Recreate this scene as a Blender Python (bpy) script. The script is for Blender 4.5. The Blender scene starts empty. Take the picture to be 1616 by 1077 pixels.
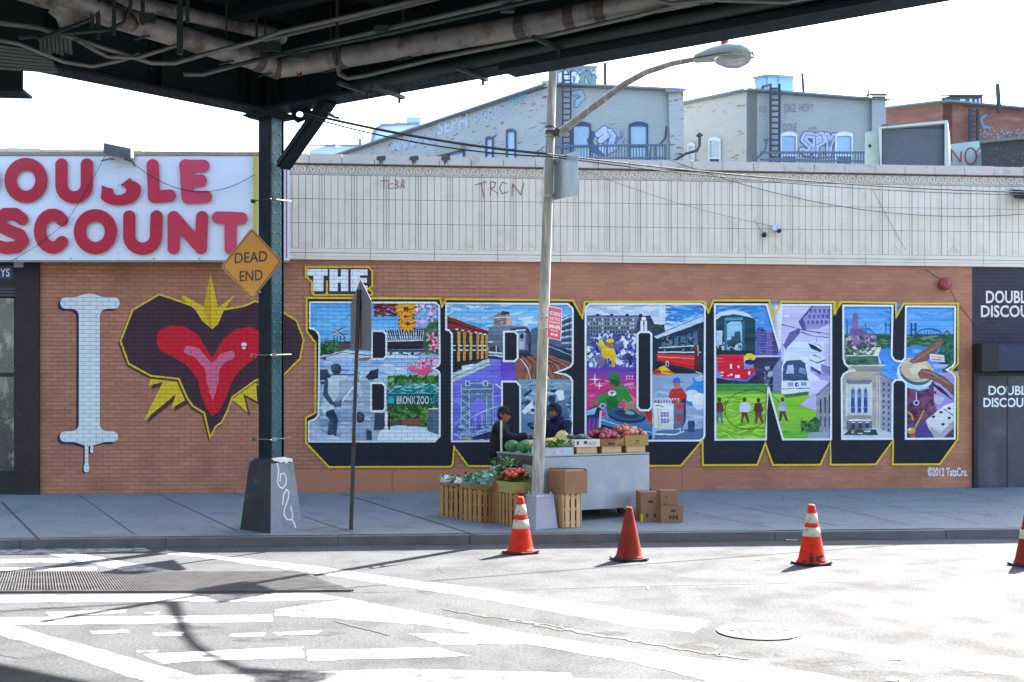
import bpy, bmesh, math, random
import numpy as np
from mathutils import Vector, Matrix, Quaternion
from mathutils.geometry import tessellate_polygon

S = bpy.context.scene
COL = S.collection
random.seed(7)
RAD = math.radians

# ------------------------------------------------------------------ camera, sky, sun, exposure
F = 1850.0; CX = 808.0; HY = 630.0; CH = 1.85
cam = bpy.data.cameras.new("camera"); cam_o = bpy.data.objects.new("camera", cam); COL.objects.link(cam_o)
cam_o.location = (0, 0, CH); cam_o.rotation_euler = (RAD(90), 0, 0)
cam.sensor_width = 36; cam.lens = 36 * F / 1616; cam.shift_y = (HY - 538.5) / 1616
cam.clip_end = 3000; cam.clip_start = 0.05
S.camera = cam_o
SUN_EL = 41.0; SUN_H = Vector((-.6, -.8))           # horizontal travel of the sunlight
world = bpy.data.worlds.new("World"); S.world = world; world.use_nodes = True
wn = world.node_tree; wn.nodes.clear()
sky = wn.nodes.new('ShaderNodeTexSky'); sky.sky_type = 'NISHITA'; sky.sun_disc = False
sky.sun_elevation = RAD(SUN_EL); sky.sun_rotation = math.atan2(.6, .8)
sky.air_density = 1.0; sky.dust_density = 2.5; sky.ozone_density = 1.0
bg = wn.nodes.new('ShaderNodeBackground'); bg.inputs[1].default_value = 0.105
wo = wn.nodes.new('ShaderNodeOutputWorld')
wn.links.new(sky.outputs[0], bg.inputs[0]); wn.links.new(bg.outputs[0], wo.inputs[0])
sun = bpy.data.lights.new("sun", 'SUN'); sun.energy = 5.0; sun.angle = RAD(0.5); sun.color = (1.0, .965, .91)
sun_o = bpy.data.objects.new("sun", sun); COL.objects.link(sun_o)
_c, _s = math.cos(RAD(SUN_EL)), math.sin(RAD(SUN_EL))
sun_o.rotation_euler = Vector((SUN_H.x * _c, SUN_H.y * _c, -_s)).to_track_quat('-Z', 'Y').to_euler()
sun_o.location = (20, 30, 40)
S.view_settings.view_transform = 'Standard'; S.view_settings.look = 'None'
S.view_settings.exposure = 2.75; S.view_settings.gamma = 1.0; S.view_settings.use_curve_mapping = False

# ------------------------------------------------------------------ helpers: measuring
def ray(px, py): return Vector(((px - CX) / F, 1.0, -(py - HY) / F))
EYE = Vector((0, 0, CH))
def atZ(px, py, Z): return EYE + ray(px, py) * Z
def onplane(px, py, p, n):
    d = ray(px, py); t = (Vector(p) - EYE).dot(n) / d.dot(n); return EYE + d * t
def road_pt(px, py, z=0.0): return onplane(px, py, (0, 0, z), Vector((0, 0, 1)))
KERB = 15.0; WALLW = 19.52; KZ = .11; WZ = .32; SL = .09
SWN = Vector((SL * (WZ - KZ) / (WALLW - KERB), -(WZ - KZ) / (WALLW - KERB), 1.0))
def walk_pt(px, py, up=0.0): return onplane(px, py, (0, KERB, KZ + up), SWN)
def walk_z(x, y): return KZ + (WZ - KZ) * (y - SL * x - KERB) / (WALLW - KERB)
TH = math.atan(.0908); ct, st = math.cos(TH), math.sin(TH)
W0 = Vector((-2.82, 19.26, WZ))
def to_wall(p):
    q = Vector(p) - W0; return Vector((ct * q.x + st * q.y, -st * q.x + ct * q.y, q.z))
WE = to_wall(EYE)
def wl(px, py, n=0.0):                                  # a point of the wall frame, n metres proud of the brick
    d = ray(px, py); dl = Vector((ct * d.x + st * d.y, -st * d.x + ct * d.y, d.z))
    t = (-n - WE.y) / dl.y; return WE + dl * t
def WP(n): return lambda p: wl(p[0], p[1], n)

# ------------------------------------------------------------------ helpers: colour and materials
def l1(c):
    c = c / 255.0
    return c / 12.92 if c <= .04045 else ((c + .055) / 1.055) ** 2.4
def lin(c, k=1.0): return tuple(min(.9, l1(v) * k) for v in c[:3])
_m = {}
def mat(name, col, rough=.7, var=.18, scale=6.0, bump=.12, bscale=45.0, metal=0.0, spec=.35, attr=False,
        col2=None, thr=(.45, .6), scale2=3.0, brick=None, stretch=None, coat=0.0, emit=None, grain=None):
    """Procedural surface: tint x noise, an optional second colour in patches, an optional brick bond, a bump."""
    if name in _m: return _m[name]
    m = bpy.data.materials.new(name); m.use_nodes = True; nt = m.node_tree; N = nt.nodes; L = nt.links
    b = N['Principled BSDF']; _m[name] = m
    b.inputs['Roughness'].default_value = rough; b.inputs['Metallic'].default_value = metal
    b.inputs['Specular IOR Level'].default_value = spec
    if coat: b.inputs['Coat Weight'].default_value = coat
    tc = N.new('ShaderNodeTexCoord'); vec = tc.outputs['Object']
    if stretch:
        mp = N.new('ShaderNodeMapping'); mp.inputs['Scale'].default_value = stretch; L.new(vec, mp.inputs[0]); vec = mp.outputs[0]
    def noise(sc, det=5.0):
        n = N.new('ShaderNodeTexNoise'); n.inputs['Scale'].default_value = sc; n.inputs['Detail'].default_value = det
        n.inputs['Roughness'].default_value = .62; L.new(vec, n.inputs['Vector']); return n.outputs['Fac']
    def mrange(x, a, c, d, e):
        r = N.new('ShaderNodeMapRange'); L.new(x, r.inputs[0])
        for i, v in enumerate((a, c, d, e)): r.inputs[1 + i].default_value = v
        return r.outputs[0]
    def mix(kind, fac, A, B):
        x = N.new('ShaderNodeMix'); x.data_type = 'RGBA'; x.blend_type = kind
        for s, v in ((0, fac), (6, A), (7, B)):
            if hasattr(v, 'links') or isinstance(v, bpy.types.NodeSocket): L.new(v, x.inputs[s])
            elif s == 0: x.inputs[s].default_value = v
            else: x.inputs[s].default_value = (*v, 1)
        return x.outputs[2]
    if attr:
        a = N.new('ShaderNodeAttribute'); a.attribute_name = 'Col'; base = a.outputs['Color']
    else:
        rg = N.new('ShaderNodeRGB'); rg.outputs[0].default_value = (*col, 1); base = rg.outputs[0]
    if col2 is not None:
        base = mix('MIX', mrange(noise(scale2, 8.0), thr[0], thr[1], 0, 1), base, col2)
    fac = mrange(noise(scale), .25, .75, 1 - var, 1 + var)
    cmb = N.new('ShaderNodeCombineColor')
    for i in range(3): L.new(fac, cmb.inputs[i])
    base = mix('MULTIPLY', 1.0, base, cmb.outputs[0])
    if grain:                                           # fine speckle of the aggregate
        gf = mrange(noise(grain[0], 3.0), .3, .7, 1 - grain[1], 1 + grain[1]); gc = N.new('ShaderNodeCombineColor')
        for i in range(3): L.new(gf, gc.inputs[i])
        base = mix('MULTIPLY', 1.0, base, gc.outputs[0])
    hgt = noise(bscale, 4.0)
    if brick:
        sx = N.new('ShaderNodeSeparateXYZ'); L.new(vec, sx.inputs[0])
        cx = N.new('ShaderNodeCombineXYZ'); L.new(sx.outputs[0], cx.inputs[0]); L.new(sx.outputs[2], cx.inputs[1])
        if brick.get('axis') == 'y': L.new(sx.outputs[1], cx.inputs[0])
        bt = N.new('ShaderNodeTexBrick'); L.new(cx.outputs[0], bt.inputs['Vector'])
        bt.inputs['Scale'].default_value = 1.0
        bt.inputs['Brick Width'].default_value = brick.get('w', .2); bt.inputs['Row Height'].default_value = brick.get('h', .0646)
        bt.inputs['Mortar Size'].default_value = brick.get('m', .0052); bt.inputs['Mortar Smooth'].default_value = .3
        bt.inputs['Color1'].default_value = (1, 1, 1, 1); v = brick.get('v', .88); bt.inputs['Color2'].default_value = (v, v, v, 1)
        bt.inputs['Mortar'].default_value = (1, 1, 1, 1)
        base = mix('MULTIPLY', 1.0, base, bt.outputs['Color'])
        mk = brick.get('dark', .35); mc = N.new('ShaderNodeMix'); mc.data_type = 'RGBA'; mc.blend_type = 'MULTIPLY'
        if 'split' in brick:                            # paint fills the joints on one side of this line
            g = mrange(sx.outputs[0], brick['split'] - .05, brick['split'] + .05, 1.0, brick.get('far', .35))
            mu = N.new('ShaderNodeMath'); mu.operation = 'MULTIPLY'; L.new(g, mu.inputs[0]); L.new(bt.outputs['Fac'], mu.inputs[1]); f2 = mu.outputs[0]
        else: f2 = bt.outputs['Fac']
        L.new(f2, mc.inputs[0]); L.new(base, mc.inputs[6]); mc.inputs[7].default_value = (mk, mk * .95, mk, 1); base = mc.outputs[2]
        inv = mrange(f2, 0, 1, 1.0, 0.0)
        ad = N.new('ShaderNodeMath'); ad.operation = 'MULTIPLY_ADD'; L.new(hgt, ad.inputs[0]); ad.inputs[1].default_value = .25; L.new(inv, ad.inputs[2]); hgt = ad.outputs[0]
    L.new(base, b.inputs['Base Color'])
    L.new(mrange(noise(scale * 2.3), .3, .7, max(.02, rough - .1), min(1, rough + .1)), b.inputs['Roughness'])
    if bump:
        bp = N.new('ShaderNodeBump'); bp.inputs['Strength'].default_value = bump; bp.inputs['Distance'].default_value = .02
        L.new(hgt, bp.inputs['Height']); L.new(bp.outputs[0], b.inputs['Normal'])
    if emit: b.inputs['Emission Color'].default_value = (*emit[0], 1); b.inputs['Emission Strength'].default_value = emit[1]
    return m
def glass(name, col, rough=.08):
    if name in _m: return _m[name]
    m = mat(name, col, rough=rough, var=.25, scale=2.0, bump=.02, bscale=3, spec=.9, coat=.5); return m

# ------------------------------------------------------------------ helpers: meshes and the object tree
class MB:
    def __init__(s): s.v = []; s.f = []; s.m = []; s.c = []; s.vc = {}
    def face(s, pts, mi=0, col=(255, 255, 255)):
        i = len(s.v); s.v += [Vector(p) for p in pts]; s.f.append(tuple(range(i, i + len(pts)))); s.m.append(mi); s.c.append(col)
    def box8(s, P, mi=0, col=(255, 255, 255)):          # bottom ring of 4, top ring of 4
        i = len(s.v); s.v += [Vector(p) for p in P]
        for q in ((3, 2, 1, 0), (4, 5, 6, 7), (0, 1, 5, 4), (1, 2, 6, 5), (2, 3, 7, 6), (3, 0, 4, 7)):
            s.f.append(tuple(i + k for k in q)); s.m.append(mi); s.c.append(col)
    def box(s, x0, y0, z0, x1, y1, z1, mi=0, col=(255, 255, 255)):
        s.box8([(x0, y0, z0), (x1, y0, z0), (x1, y1, z0), (x0, y1, z0), (x0, y0, z1), (x1, y0, z1), (x1, y1, z1), (x0, y1, z1)], mi, col)
    def obox(s, o, a, b, z0, z1, mi=0, col=(255, 255, 255)):   # oriented: corner o, edge vectors a and b in plan
        o = Vector((o[0], o[1])); a = Vector(a[:2]); b = Vector(b[:2]); R = [o, o + a, o + a + b, o + b]
        s.box8([(p.x, p.y, z0) for p in R] + [(p.x, p.y, z1) for p in R], mi, col)
    def frust(s, c, ax, s0, s1, z0, z1, mi=0, col=(255, 255, 255)):
        ax = Vector(ax[:2]).normalized(); ay = Vector((-ax.y, ax.x)); c = Vector(c[:2]); P = []
        for h, z in ((s0, z0), (s1, z1)):
            for i, j in ((-1, -1), (1, -1), (1, 1), (-1, 1)):
                q = c + ax * (i * h / 2) + ay * (j * h / 2); P.append((q.x, q.y, z))
        s.box8(P, mi, col)
    def bar(s, p, q, w, h=None, mi=0, col=(255, 255, 255), up=(0, 0, 1)):  # square bar between two points
        p = Vector(p); q = Vector(q); d = (q - p).normalized(); u = Vector(up)
        if abs(d.dot(u)) > .95: u = Vector((0, 1, 0)) if abs(d.y) < .9 else Vector((1, 0, 0))
        x = d.cross(u).normalized() * w / 2; y = x.cross(d).normalized() * (h or w) / 2
        s.box8([p - x - y, p + x - y, p + x + y, p - x + y, q - x - y, q + x - y, q + x + y, q - x + y], mi, col)
    def tube(s, pts, r, n=8, mi=0, col=(255, 255, 255), cap=True):
        pts = [Vector(p) for p in pts]; R = r if isinstance(r, (list, tuple)) else [r] * len(pts); base = len(s.v); pv = None
        for k, p in enumerate(pts):
            d = (pts[min(k + 1, len(pts) - 1)] - pts[max(k - 1, 0)]).normalized()
            if pv is None:
                pv = d.cross(Vector((0, 0, 1)))
                if pv.length < .05: pv = d.cross(Vector((1, 0, 0)))
            pv = (pv - d * pv.dot(d)).normalized(); w = d.cross(pv)
            for j in range(n):
                t = 2 * math.pi * j / n; s.v.append(p + (pv * math.cos(t) + w * math.sin(t)) * R[k])
        for k in range(len(pts) - 1):
            for j in range(n):
                a = base + k * n + j; b2 = base + k * n + (j + 1) % n
                s.f.append((a, b2, b2 + n, a + n)); s.m.append(mi); s.c.append(col)
        if cap:
            s.f.append(tuple(base + j for j in range(n))); s.m.append(mi); s.c.append(col)
            e = base + (len(pts) - 1) * n; s.f.append(tuple(e + n - 1 - j for j in range(n))); s.m.append(mi); s.c.append(col)
    def lathe(s, c, prof, n=20, mi=0, col=(255, 255, 255), ax=None):   # profile of (r, z)
        base = len(s.v); c = Vector(c); ax = Vector(ax or (0, 0, 1)).normalized()
        u = ax.cross(Vector((0, 1, 0))); u = (u if u.length > .1 else ax.cross(Vector((1, 0, 0)))).normalized(); w = ax.cross(u)
        for r, z in prof:
            for j in range(n):
                t = 2 * math.pi * j / n; s.v.append(c + ax * z + (u * math.cos(t) + w * math.sin(t)) * r)
        for k in range(len(prof) - 1):
            for j in range(n):
                a = base + k * n + j; b2 = base + k * n + (j + 1) % n
                s.f.append((a, b2, b2 + n, a + n)); s.m.append(mi); s.c.append(col)
        s.f.append(tuple(base + n - 1 - j for j in range(n))); s.m.append(mi); s.c.append(col)
        e = base + (len(prof) - 1) * n; s.f.append(tuple(e + j for j in range(n))); s.m.append(mi); s.c.append(col)
    def blob(s, c, r, n=10, jit=.0, mi=0, col=(255, 255, 255), sc=(1, 1, 1), seed=0):
        rnd = random.Random(seed); c = Vector(c); base = len(s.v); rows = max(5, n * 2 // 3)
        for i in range(rows + 1):
            ph = math.pi * i / rows
            for j in range(n):
                t = 2 * math.pi * j / n; k = 1 + (rnd.random() - .5) * 2 * jit
                s.v.append(c + Vector((math.sin(ph) * math.cos(t) * sc[0], math.sin(ph) * math.sin(t) * sc[1], math.cos(ph) * sc[2])) * r * k)
        for i in range(rows):
            for j in range(n):
                a = base + i * n + j; b2 = base + i * n + (j + 1) % n
                s.f.append((a, a + n, b2 + n, b2)); s.m.append(mi); s.c.append(col)
    def poly(s, loops, proj, col=(255, 255, 255), mi=0, back=None):
        """Filled outline (first loop outer, the rest holes) laid by proj; with back, a solid with sides."""
        if loops and not isinstance(loops[0][0], (tuple, list, Vector)): loops = [loops]
        V2 = [[Vector((p[0], p[1], 0)) for p in L] for L in loops]
        tris = tessellate_polygon(V2); flat = [p for L in loops for p in L]; i0 = len(s.v)
        s.v += [Vector(proj(p)) for p in flat]
        for t in tris: s.f.append((i0 + t[0], i0 + t[1], i0 + t[2])); s.m.append(mi); s.c.append(col)
        if back:
            i1 = len(s.v); s.v += [Vector(back(p)) for p in flat]; o = 0
            for L in loops:
                n = len(L)
                for k in range(n):
                    a, b2 = o + k, o + (k + 1) % n
                    s.f.append((i0 + a, i0 + b2, i1 + b2, i1 + a)); s.m.append(mi + 1 if back and getattr(s, 'side', False) else mi); s.c.append(col)
                o += n
    def bands(s, loops, proj, col=(255, 255, 255)):
        """Even-odd fill of many outlines, cut into trapezoids."""
        ys = sorted({round(p[1], 4) for L in loops for p in L}); E = [(a, b) for L in loops for a, b in zip(L, list(L[1:]) + [L[0]]) if abs(a[1] - b[1]) > 1e-6]
        for y0, y1 in zip(ys[:-1], ys[1:]):
            if y1 - y0 < 1e-3: continue
            ym = (y0 + y1) / 2; X = []
            for a, b in E:
                if min(a[1], b[1]) < ym < max(a[1], b[1]): f = lambda y: a[0] + (b[0] - a[0]) * (y - a[1]) / (b[1] - a[1]); X.append((f(ym), f(y0), f(y1)))
            X.sort()
            for l, r in zip(X[::2], X[1::2]): s.face([proj((l[1], y0)), proj((r[1], y0)), proj((r[2], y1)), proj((l[2], y1))], 0, col)
    def build(s, name, mats, parent=None, smooth=False, local=False, root=None):
        me = bpy.data.meshes.new(name)
        V = s.v
        r = root or parent
        while r is not None and r.parent is not None: r = r.parent
        if r is not None and not local:
            M = r.matrix_basis.inverted(); V = [M @ p for p in V]
        me.from_pydata([tuple(p) for p in V], [], s.f)
        mats = mats if isinstance(mats, (list, tuple)) else [mats]
        for m in mats: me.materials.append(m)
        if len(s.f):
            me.polygons.foreach_set('material_index', s.m)
            if smooth: me.polygons.foreach_set('use_smooth', [True] * len(s.f))
            if any(c != (255, 255, 255) for c in s.c):
                at = me.color_attributes.new('Col', 'FLOAT_COLOR', 'CORNER'); buf = []
                cache = {}
                for f, c in zip(s.f, s.c):
                    if c not in cache: cache[c] = (*lin(c), 1.0)
                    if f[0] in s.vc: buf += [q for i in f for q in (*lin(s.vc[i]), 1.0)]
                    else: buf += list(cache[c]) * len(f)
                at.data.foreach_set('color', buf)
        me.update()
        o = bpy.data.objects.new(name, me); COL.objects.link(o)
        if parent is not None: o.parent = parent
        return o
def thing(name, label, cat, loc=(0, 0, 0), rz=0.0, group=None, rot=None):
    o = bpy.data.objects.new(name, None); COL.objects.link(o); o.empty_display_size = .2
    o.location = loc; o.rotation_euler = rot or (0, 0, rz)
    o.matrix_basis = Matrix.Translation(Vector(loc)) @ (o.rotation_euler.to_matrix().to_4x4())
    return tag(o, label, cat, group)
def tag(o, label=None, cat=None, group=None, kind=None):
    if label: o['label'] = label
    if cat: o['category'] = cat
    if group: o['group'] = group
    if kind: o['kind'] = kind
    return o
def structure(name, mb, mats, **k): return tag(mb.build(name, mats, **k), kind='structure')
def mesh_thing(name, mb, mats, label, cat, loc, rz=0, group=None, smooth=False):
    """A one-mesh thing whose origin stands at its base."""
    M = (Matrix.Translation(Vector(loc)) @ Matrix.Rotation(rz, 4, 'Z'))
    inv = M.inverted(); mb.v = [inv @ p for p in mb.v]
    o = mb.build(name, mats, None, smooth); o.matrix_basis = M
    return tag(o, label, cat, group)
def copy_thing(root, loc, rz=None, label=None):
    r = root.copy(); COL.objects.link(r); r.location = loc
    if rz is not None: r.rotation_euler = (0, 0, rz)
    if label: r['label'] = label
    for ch in root.children:
        c = ch.copy(); COL.objects.link(c); c.parent = r
        for g in ch.children:
            d = g.copy(); COL.objects.link(d); d.parent = c
    return r
# ------------------------------------------------------------------ helpers: 2-D outlines (pixels of a drawing plane)
def rect(x0, y0, x1, y1): return [(x0, y0), (x1, y0), (x1, y1), (x0, y1)]
def ell(cx, cy, rx, ry=None, n=14, rot=0.0):
    ry = ry or rx; c, s_ = math.cos(rot), math.sin(rot); o = []
    for k in range(n):
        t = 2 * math.pi * k / n; x, y = rx * math.cos(t), ry * math.sin(t); o.append((cx + c * x - s_ * y, cy + s_ * x + c * y))
    return o
def seg(p, q, w):
    dx, dy = q[0] - p[0], q[1] - p[1]; l = math.hypot(dx, dy) or 1; nx, ny = -dy / l * w / 2, dx / l * w / 2
    return [(p[0] + nx, p[1] + ny), (q[0] + nx, q[1] + ny), (q[0] - nx, q[1] - ny), (p[0] - nx, p[1] - ny)]
def area(L): return sum(L[i][0] * L[(i + 1) % len(L)][1] - L[(i + 1) % len(L)][0] * L[i][1] for i in range(len(L))) / 2
def inset(L, d):
    """Move every edge of a closed outline inwards by d (mitred)."""
    sg = 1 if area(L) > 0 else -1; n = len(L); o = []
    for i in range(n):
        a, b, c = L[i - 1], L[i], L[(i + 1) % n]
        e1 = Vector((b[0] - a[0], b[1] - a[1])).normalized(); e2 = Vector((c[0] - b[0], c[1] - b[1])).normalized()
        n1 = Vector((-e1.y, e1.x)) * sg; n2 = Vector((-e2.y, e2.x)) * sg
        m = n1 + n2; k = m.length_squared
        m = n1 if k < .15 else m * (2 / k)
        if m.length > 2.5: m = m.normalized() * 2.5
        o.append((b[0] + m.x * d, b[1] + m.y * d))
    return o
def ring_path(pts, w):                                   # closed ribbon along pts, as outer + hole
    return [inset(pts, -w / 2), inset(pts, w / 2)]
def sdf_loops(strokes, k=0.0, step=.8):
    """strokes: (points, width) polylines with round ends, joined; returns [[outer, hole...], ...]."""
    allp = [p for s_, w in strokes for p in s_]; mw = max(w for s_, w in strokes)
    x0 = min(p[0] for p in allp) - mw; x1 = max(p[0] for p in allp) + mw
    y0 = min(p[1] for p in allp) - mw; y1 = max(p[1] for p in allp) + mw
    nx = int((x1 - x0) / step) + 2; ny = int((y1 - y0) / step) + 2
    X, Y = np.meshgrid(x0 + np.arange(nx) * step, y0 + np.arange(ny) * step)
    D = np.full(X.shape, 1e3)
    for pts, w in strokes:
        pts = pts if len(pts) > 1 else [pts[0], (pts[0][0] + .01, pts[0][1])]
        d1 = np.full(X.shape, 1e3)
        for a, b in zip(pts[:-1], pts[1:]):
            bx, by = b[0] - a[0], b[1] - a[1]; ll = bx * bx + by * by + 1e-9
            t = np.clip(((X - a[0]) * bx + (Y - a[1]) * by) / ll, 0, 1)
            d1 = np.minimum(d1, np.hypot(X - a[0] - t * bx, Y - a[1] - t * by) - w / 2)
        if k > 0:
            h = np.maximum(k - np.abs(D - d1), 0) / k; D = np.minimum(D, d1) - h * h * k / 4
        else: D = np.minimum(D, d1)
    D[D == 0] = 1e-6
    segs = {}
    def pt(i, j, i2, j2):
        a, b = D[j, i], D[j2, i2]; t = a / (a - b)
        return (x0 + (i + (i2 - i) * t) * step, y0 + (j + (j2 - j) * t) * step)
    nxt = {}; pos = {}
    for j in range(ny - 1):
        row = D[j:j + 2]
        if (row > 0).all(): continue
        for i in range(nx - 1):
            c = (D[j, i] < 0, D[j, i + 1] < 0, D[j + 1, i + 1] < 0, D[j + 1, i] < 0)
            if all(c) or not any(c): continue
            E = [('h', i, j), ('v', i + 1, j), ('h', i, j + 1), ('v', i, j)]
            P = [((i, j), (i + 1, j)), ((i + 1, j), (i + 1, j + 1)), ((i, j + 1), (i + 1, j + 1)), ((i, j), (i, j + 1))]
            ins = []; outs = []
            for e in range(4):
                a, b = c[e], c[(e + 1) % 4]
                if a and not b: outs.append(e)
                if b and not a: ins.append(e)
            for a, b in zip(outs, ins):
                for e in (a, b):
                    if E[e] not in pos: pos[E[e]] = pt(*P[e][0], *P[e][1])
                nxt[E[a]] = E[b]
    loops = []
    while nxt:
        s0 = next(iter(nxt)); L = []; cur = s0
        while cur in nxt:
            L.append(pos[cur]); cur = nxt.pop(cur)
        if len(L) > 5:
            S_ = [L[0]]
            for i in range(1, len(L) - 1):              # drop nearly straight points
                a, b, c2 = S_[-1], L[i], L[i + 1]
                if abs((b[0] - a[0]) * (c2[1] - a[1]) - (b[1] - a[1]) * (c2[0] - a[0])) > .05 * step: S_.append(b)
            S_.append(L[-1]); loops.append(S_)
    loops.sort(key=lambda L: -abs(area(L))); out = []
    def inside(p, L):
        r = False
        for i in range(len(L)):
            a, b = L[i], L[i - 1]
            if (a[1] > p[1]) != (b[1] > p[1]) and p[0] < (b[0] - a[0]) * (p[1] - a[1]) / (b[1] - a[1]) + a[0]: r = not r
        return r
    sgn = None
    for L in loops:
        s1 = area(L) > 0
        if sgn is None: sgn = s1
        if s1 == sgn: out.append([L])
        else:
            for G in out:
                if inside(L[0], G[0]): G.append(L); break
    return out
def arc(cx, cy, rx, ry, a0, a1, n=10):
    return [(cx + rx * math.cos(RAD(a0 + (a1 - a0) * k / n)), cy + ry * math.sin(RAD(a0 + (a1 - a0) * k / n))) for k in range(n + 1)]
_tx = {}
def text_tris(s_, bold=0.0):
    key = (s_, bold)
    if key in _tx: return _tx[key]
    cu = bpy.data.curves.new('t', 'FONT'); cu.body = s_; cu.size = 1; cu.offset = bold; cu.resolution_u = 3
    o = bpy.data.objects.new('t', cu); COL.objects.link(o); bpy.context.view_layer.update()
    me = bpy.data.meshes.new_from_object(o.evaluated_get(bpy.context.evaluated_depsgraph_get()))
    V = [(v.co.x, v.co.y) for v in me.vertices]; Fc = [tuple(p.vertices) for p in me.polygons]
    bpy.data.objects.remove(o); bpy.data.curves.remove(cu); bpy.data.meshes.remove(me)
    xs = [v[0] for v in V]; ys = [v[1] for v in V]; a, b, c, d = min(xs), max(xs), min(ys), max(ys)
    V = [((x - a) / (b - a), (y - c) / (d - c)) for x, y in V]; _tx[key] = (V, Fc); return _tx[key]
def put_text(mb, s_, quad, proj, col, bold=.0, mi=0):
    """quad: top-left, top-right, bottom-right, bottom-left on the drawing plane."""
    V, Fc = text_tris(s_, bold); tl, tr, br, bl = quad; i0 = len(mb.v)
    for a, b in V:
        tx = tl[0] + (tr[0] - tl[0]) * a, tl[1] + (tr[1] - tl[1]) * a
        bx = bl[0] + (br[0] - bl[0]) * a, bl[1] + (br[1] - bl[1]) * a
        mb.v.append(Vector(proj((bx[0] + (tx[0] - bx[0]) * b, bx[1] + (tx[1] - bx[1]) * b))))
    for f in Fc: mb.f.append(tuple(i0 + k for k in f)); mb.m.append(mi); mb.c.append(col)
def q4(x0, y0, x1, y1): return [(x0, y0), (x1, y0), (x1, y1), (x0, y1)]

# ================================================================== SETTING
A_ASPH = (.071, .0745, .079)
m_road = mat('asphalt', A_ASPH, rough=.86, var=.16, scale=.7, bump=.4, bscale=55, spec=.12, col2=(.056, .056, .057), thr=(.47, .62), scale2=1.6, grain=(38, .4))
m_walk = mat('pavement_concrete', (.172, .203, .222), rough=.85, var=.13, scale=1.3, bump=.2, bscale=70, col2=(.125, .145, .16), thr=(.52, .72), scale2=2.2, grain=(50, .16))
m_joint = mat('dark_joint', (.06, .058, .055), rough=.95, bump=0)
m_kerb = mat('kerb_stone', (.135, .13, .135), rough=.85, var=.25, scale=3, bump=.3, bscale=40, col2=(.12, .115, .11), thr=(.5, .65), scale2=4)
m_paint = mat('road_paint', (.36, .36, .35), rough=.85, spec=.15, var=.1, scale=3, bump=.2, bscale=60, col2=(.08, .08, .08), thr=(.48, .66), scale2=6, grain=(38, .3))
m_paint2 = mat('worn_road_paint', (.32, .32, .31), rough=.85, spec=.15, var=.1, scale=3, bump=.2, bscale=60, col2=(.076, .076, .076), thr=(.40, .62), scale2=7, grain=(38, .35))
m_patch = mat('dark_patch', (.040, .040, .041), spec=.15, rough=.9, var=.25, scale=3, bump=.5, bscale=40, col2=(.07, .07, .07), thr=(.42, .6), scale2=9, grain=(45, .4))
m_steel = mat('grate_steel', (.12, .115, .115), rough=.5, var=.35, scale=5, bump=.1, metal=.4)
m_pit = mat('grate_pit_shade', (.035, .034, .034), rough=.9, bump=0)
m_crack = mat('crack_tar', (.05, .05, .05), rough=.7, bump=.1)

r = MB(); n_ = 24
xs = [-400, -60, -25] + [-14 + i * 2 for i in range(17)] + [25, 60, 400]; ys = [-300, -60, -20, -5, 0, 4, 8, 12, 16, 22, 40, 100, 500]
for i in range(len(xs) - 1):
    for j in range(len(ys) - 1): r.face([(xs[i], ys[j], 0), (xs[i + 1], ys[j], 0), (xs[i + 1], ys[j + 1], 0), (xs[i], ys[j + 1], 0)])
structure('road', r, m_road)

# pavement: slopes up from the kerb to the wall, with tooled joints
sw = MB(); kx = [-16 + i for i in range(37)]
def wpt(x, w, dz=0): return (x, w + SL * x, KZ + (WZ - KZ) * (w - KERB) / (WALLW - KERB) + dz)
KW = .17
for a, b in zip(kx[:-1], kx[1:]): sw.face([wpt(a, KERB + KW), wpt(b, KERB + KW), wpt(b, WALLW + .02), wpt(a, WALLW + .02)])
def walk_line(p, q, w=.014):
    a = walk_pt(*p, .004); b = walk_pt(*q, .004); d = (b - a); nn = Vector((-d.y, d.x, 0)).normalized() * w / 2
    sw.face([a + nn, a - nn, b - nn, b + nn], 1)
for p, q in (((2, 792), (66, 856)), ((123, 780), (212, 843)), ((247, 779), (372, 837)), ((537, 778), (756, 846)), ((365, 777), (560, 842)),
             ((1110, 788), (1318, 829)), ((1076, 806), (1222, 834)), ((1320, 782), (1545, 826)), ((1500, 775), (1640, 803)), ((900, 776), (1010, 797)),
             ((480, 838), (548, 826)), ((1210, 777), (1440, 830))): walk_line(p, q, .014 if p[0] not in (537, 2) else .03)
c0 = wpt(-16, 17.2, .004); c1 = wpt(20, 17.2, .004); sw.face([c0, (c0[0], c0[1] + .01, c0[2]), (c1[0], c1[1] + .01, c1[2]), c1], 1)
rg0 = random.Random(31)
for i in range(110):                                    # trodden gum and drips
    x_ = rg0.uniform(-7, 9); w_ = rg0.uniform(KERB + .3, WALLW - .1); r_ = rg0.uniform(.008, .03); c_ = Vector(wpt(x_, w_, .0025)); sw.face([c_ + Vector((r_ * math.cos(t) * rg0.uniform(.8, 1.3), r_ * math.sin(t), r_ * math.sin(t) * .046)) for t in np.arange(0, 6.2, .9)], 1 if i % 3 else 0)
structure('pavement', sw, [m_walk, m_joint])
k = MB(); rk = random.Random(3); x = -16.0
while x < 20:
    L = rk.uniform(1.6, 2.6); d = rk.uniform(-.006, .006); z = KZ + rk.uniform(-.004, .004); P = []
    for zz, o in ((-.05, 0), (z, .012)):
        for xx, w in ((x + .004, KERB + o + d), (x + L - .004, KERB + o + d), (x + L - .004, KERB + KW), (x + .004, KERB + KW)): P.append((xx, w + SL * xx, zz))
    k.box8(P); x += L
structure('kerb', k, m_kerb)

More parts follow.
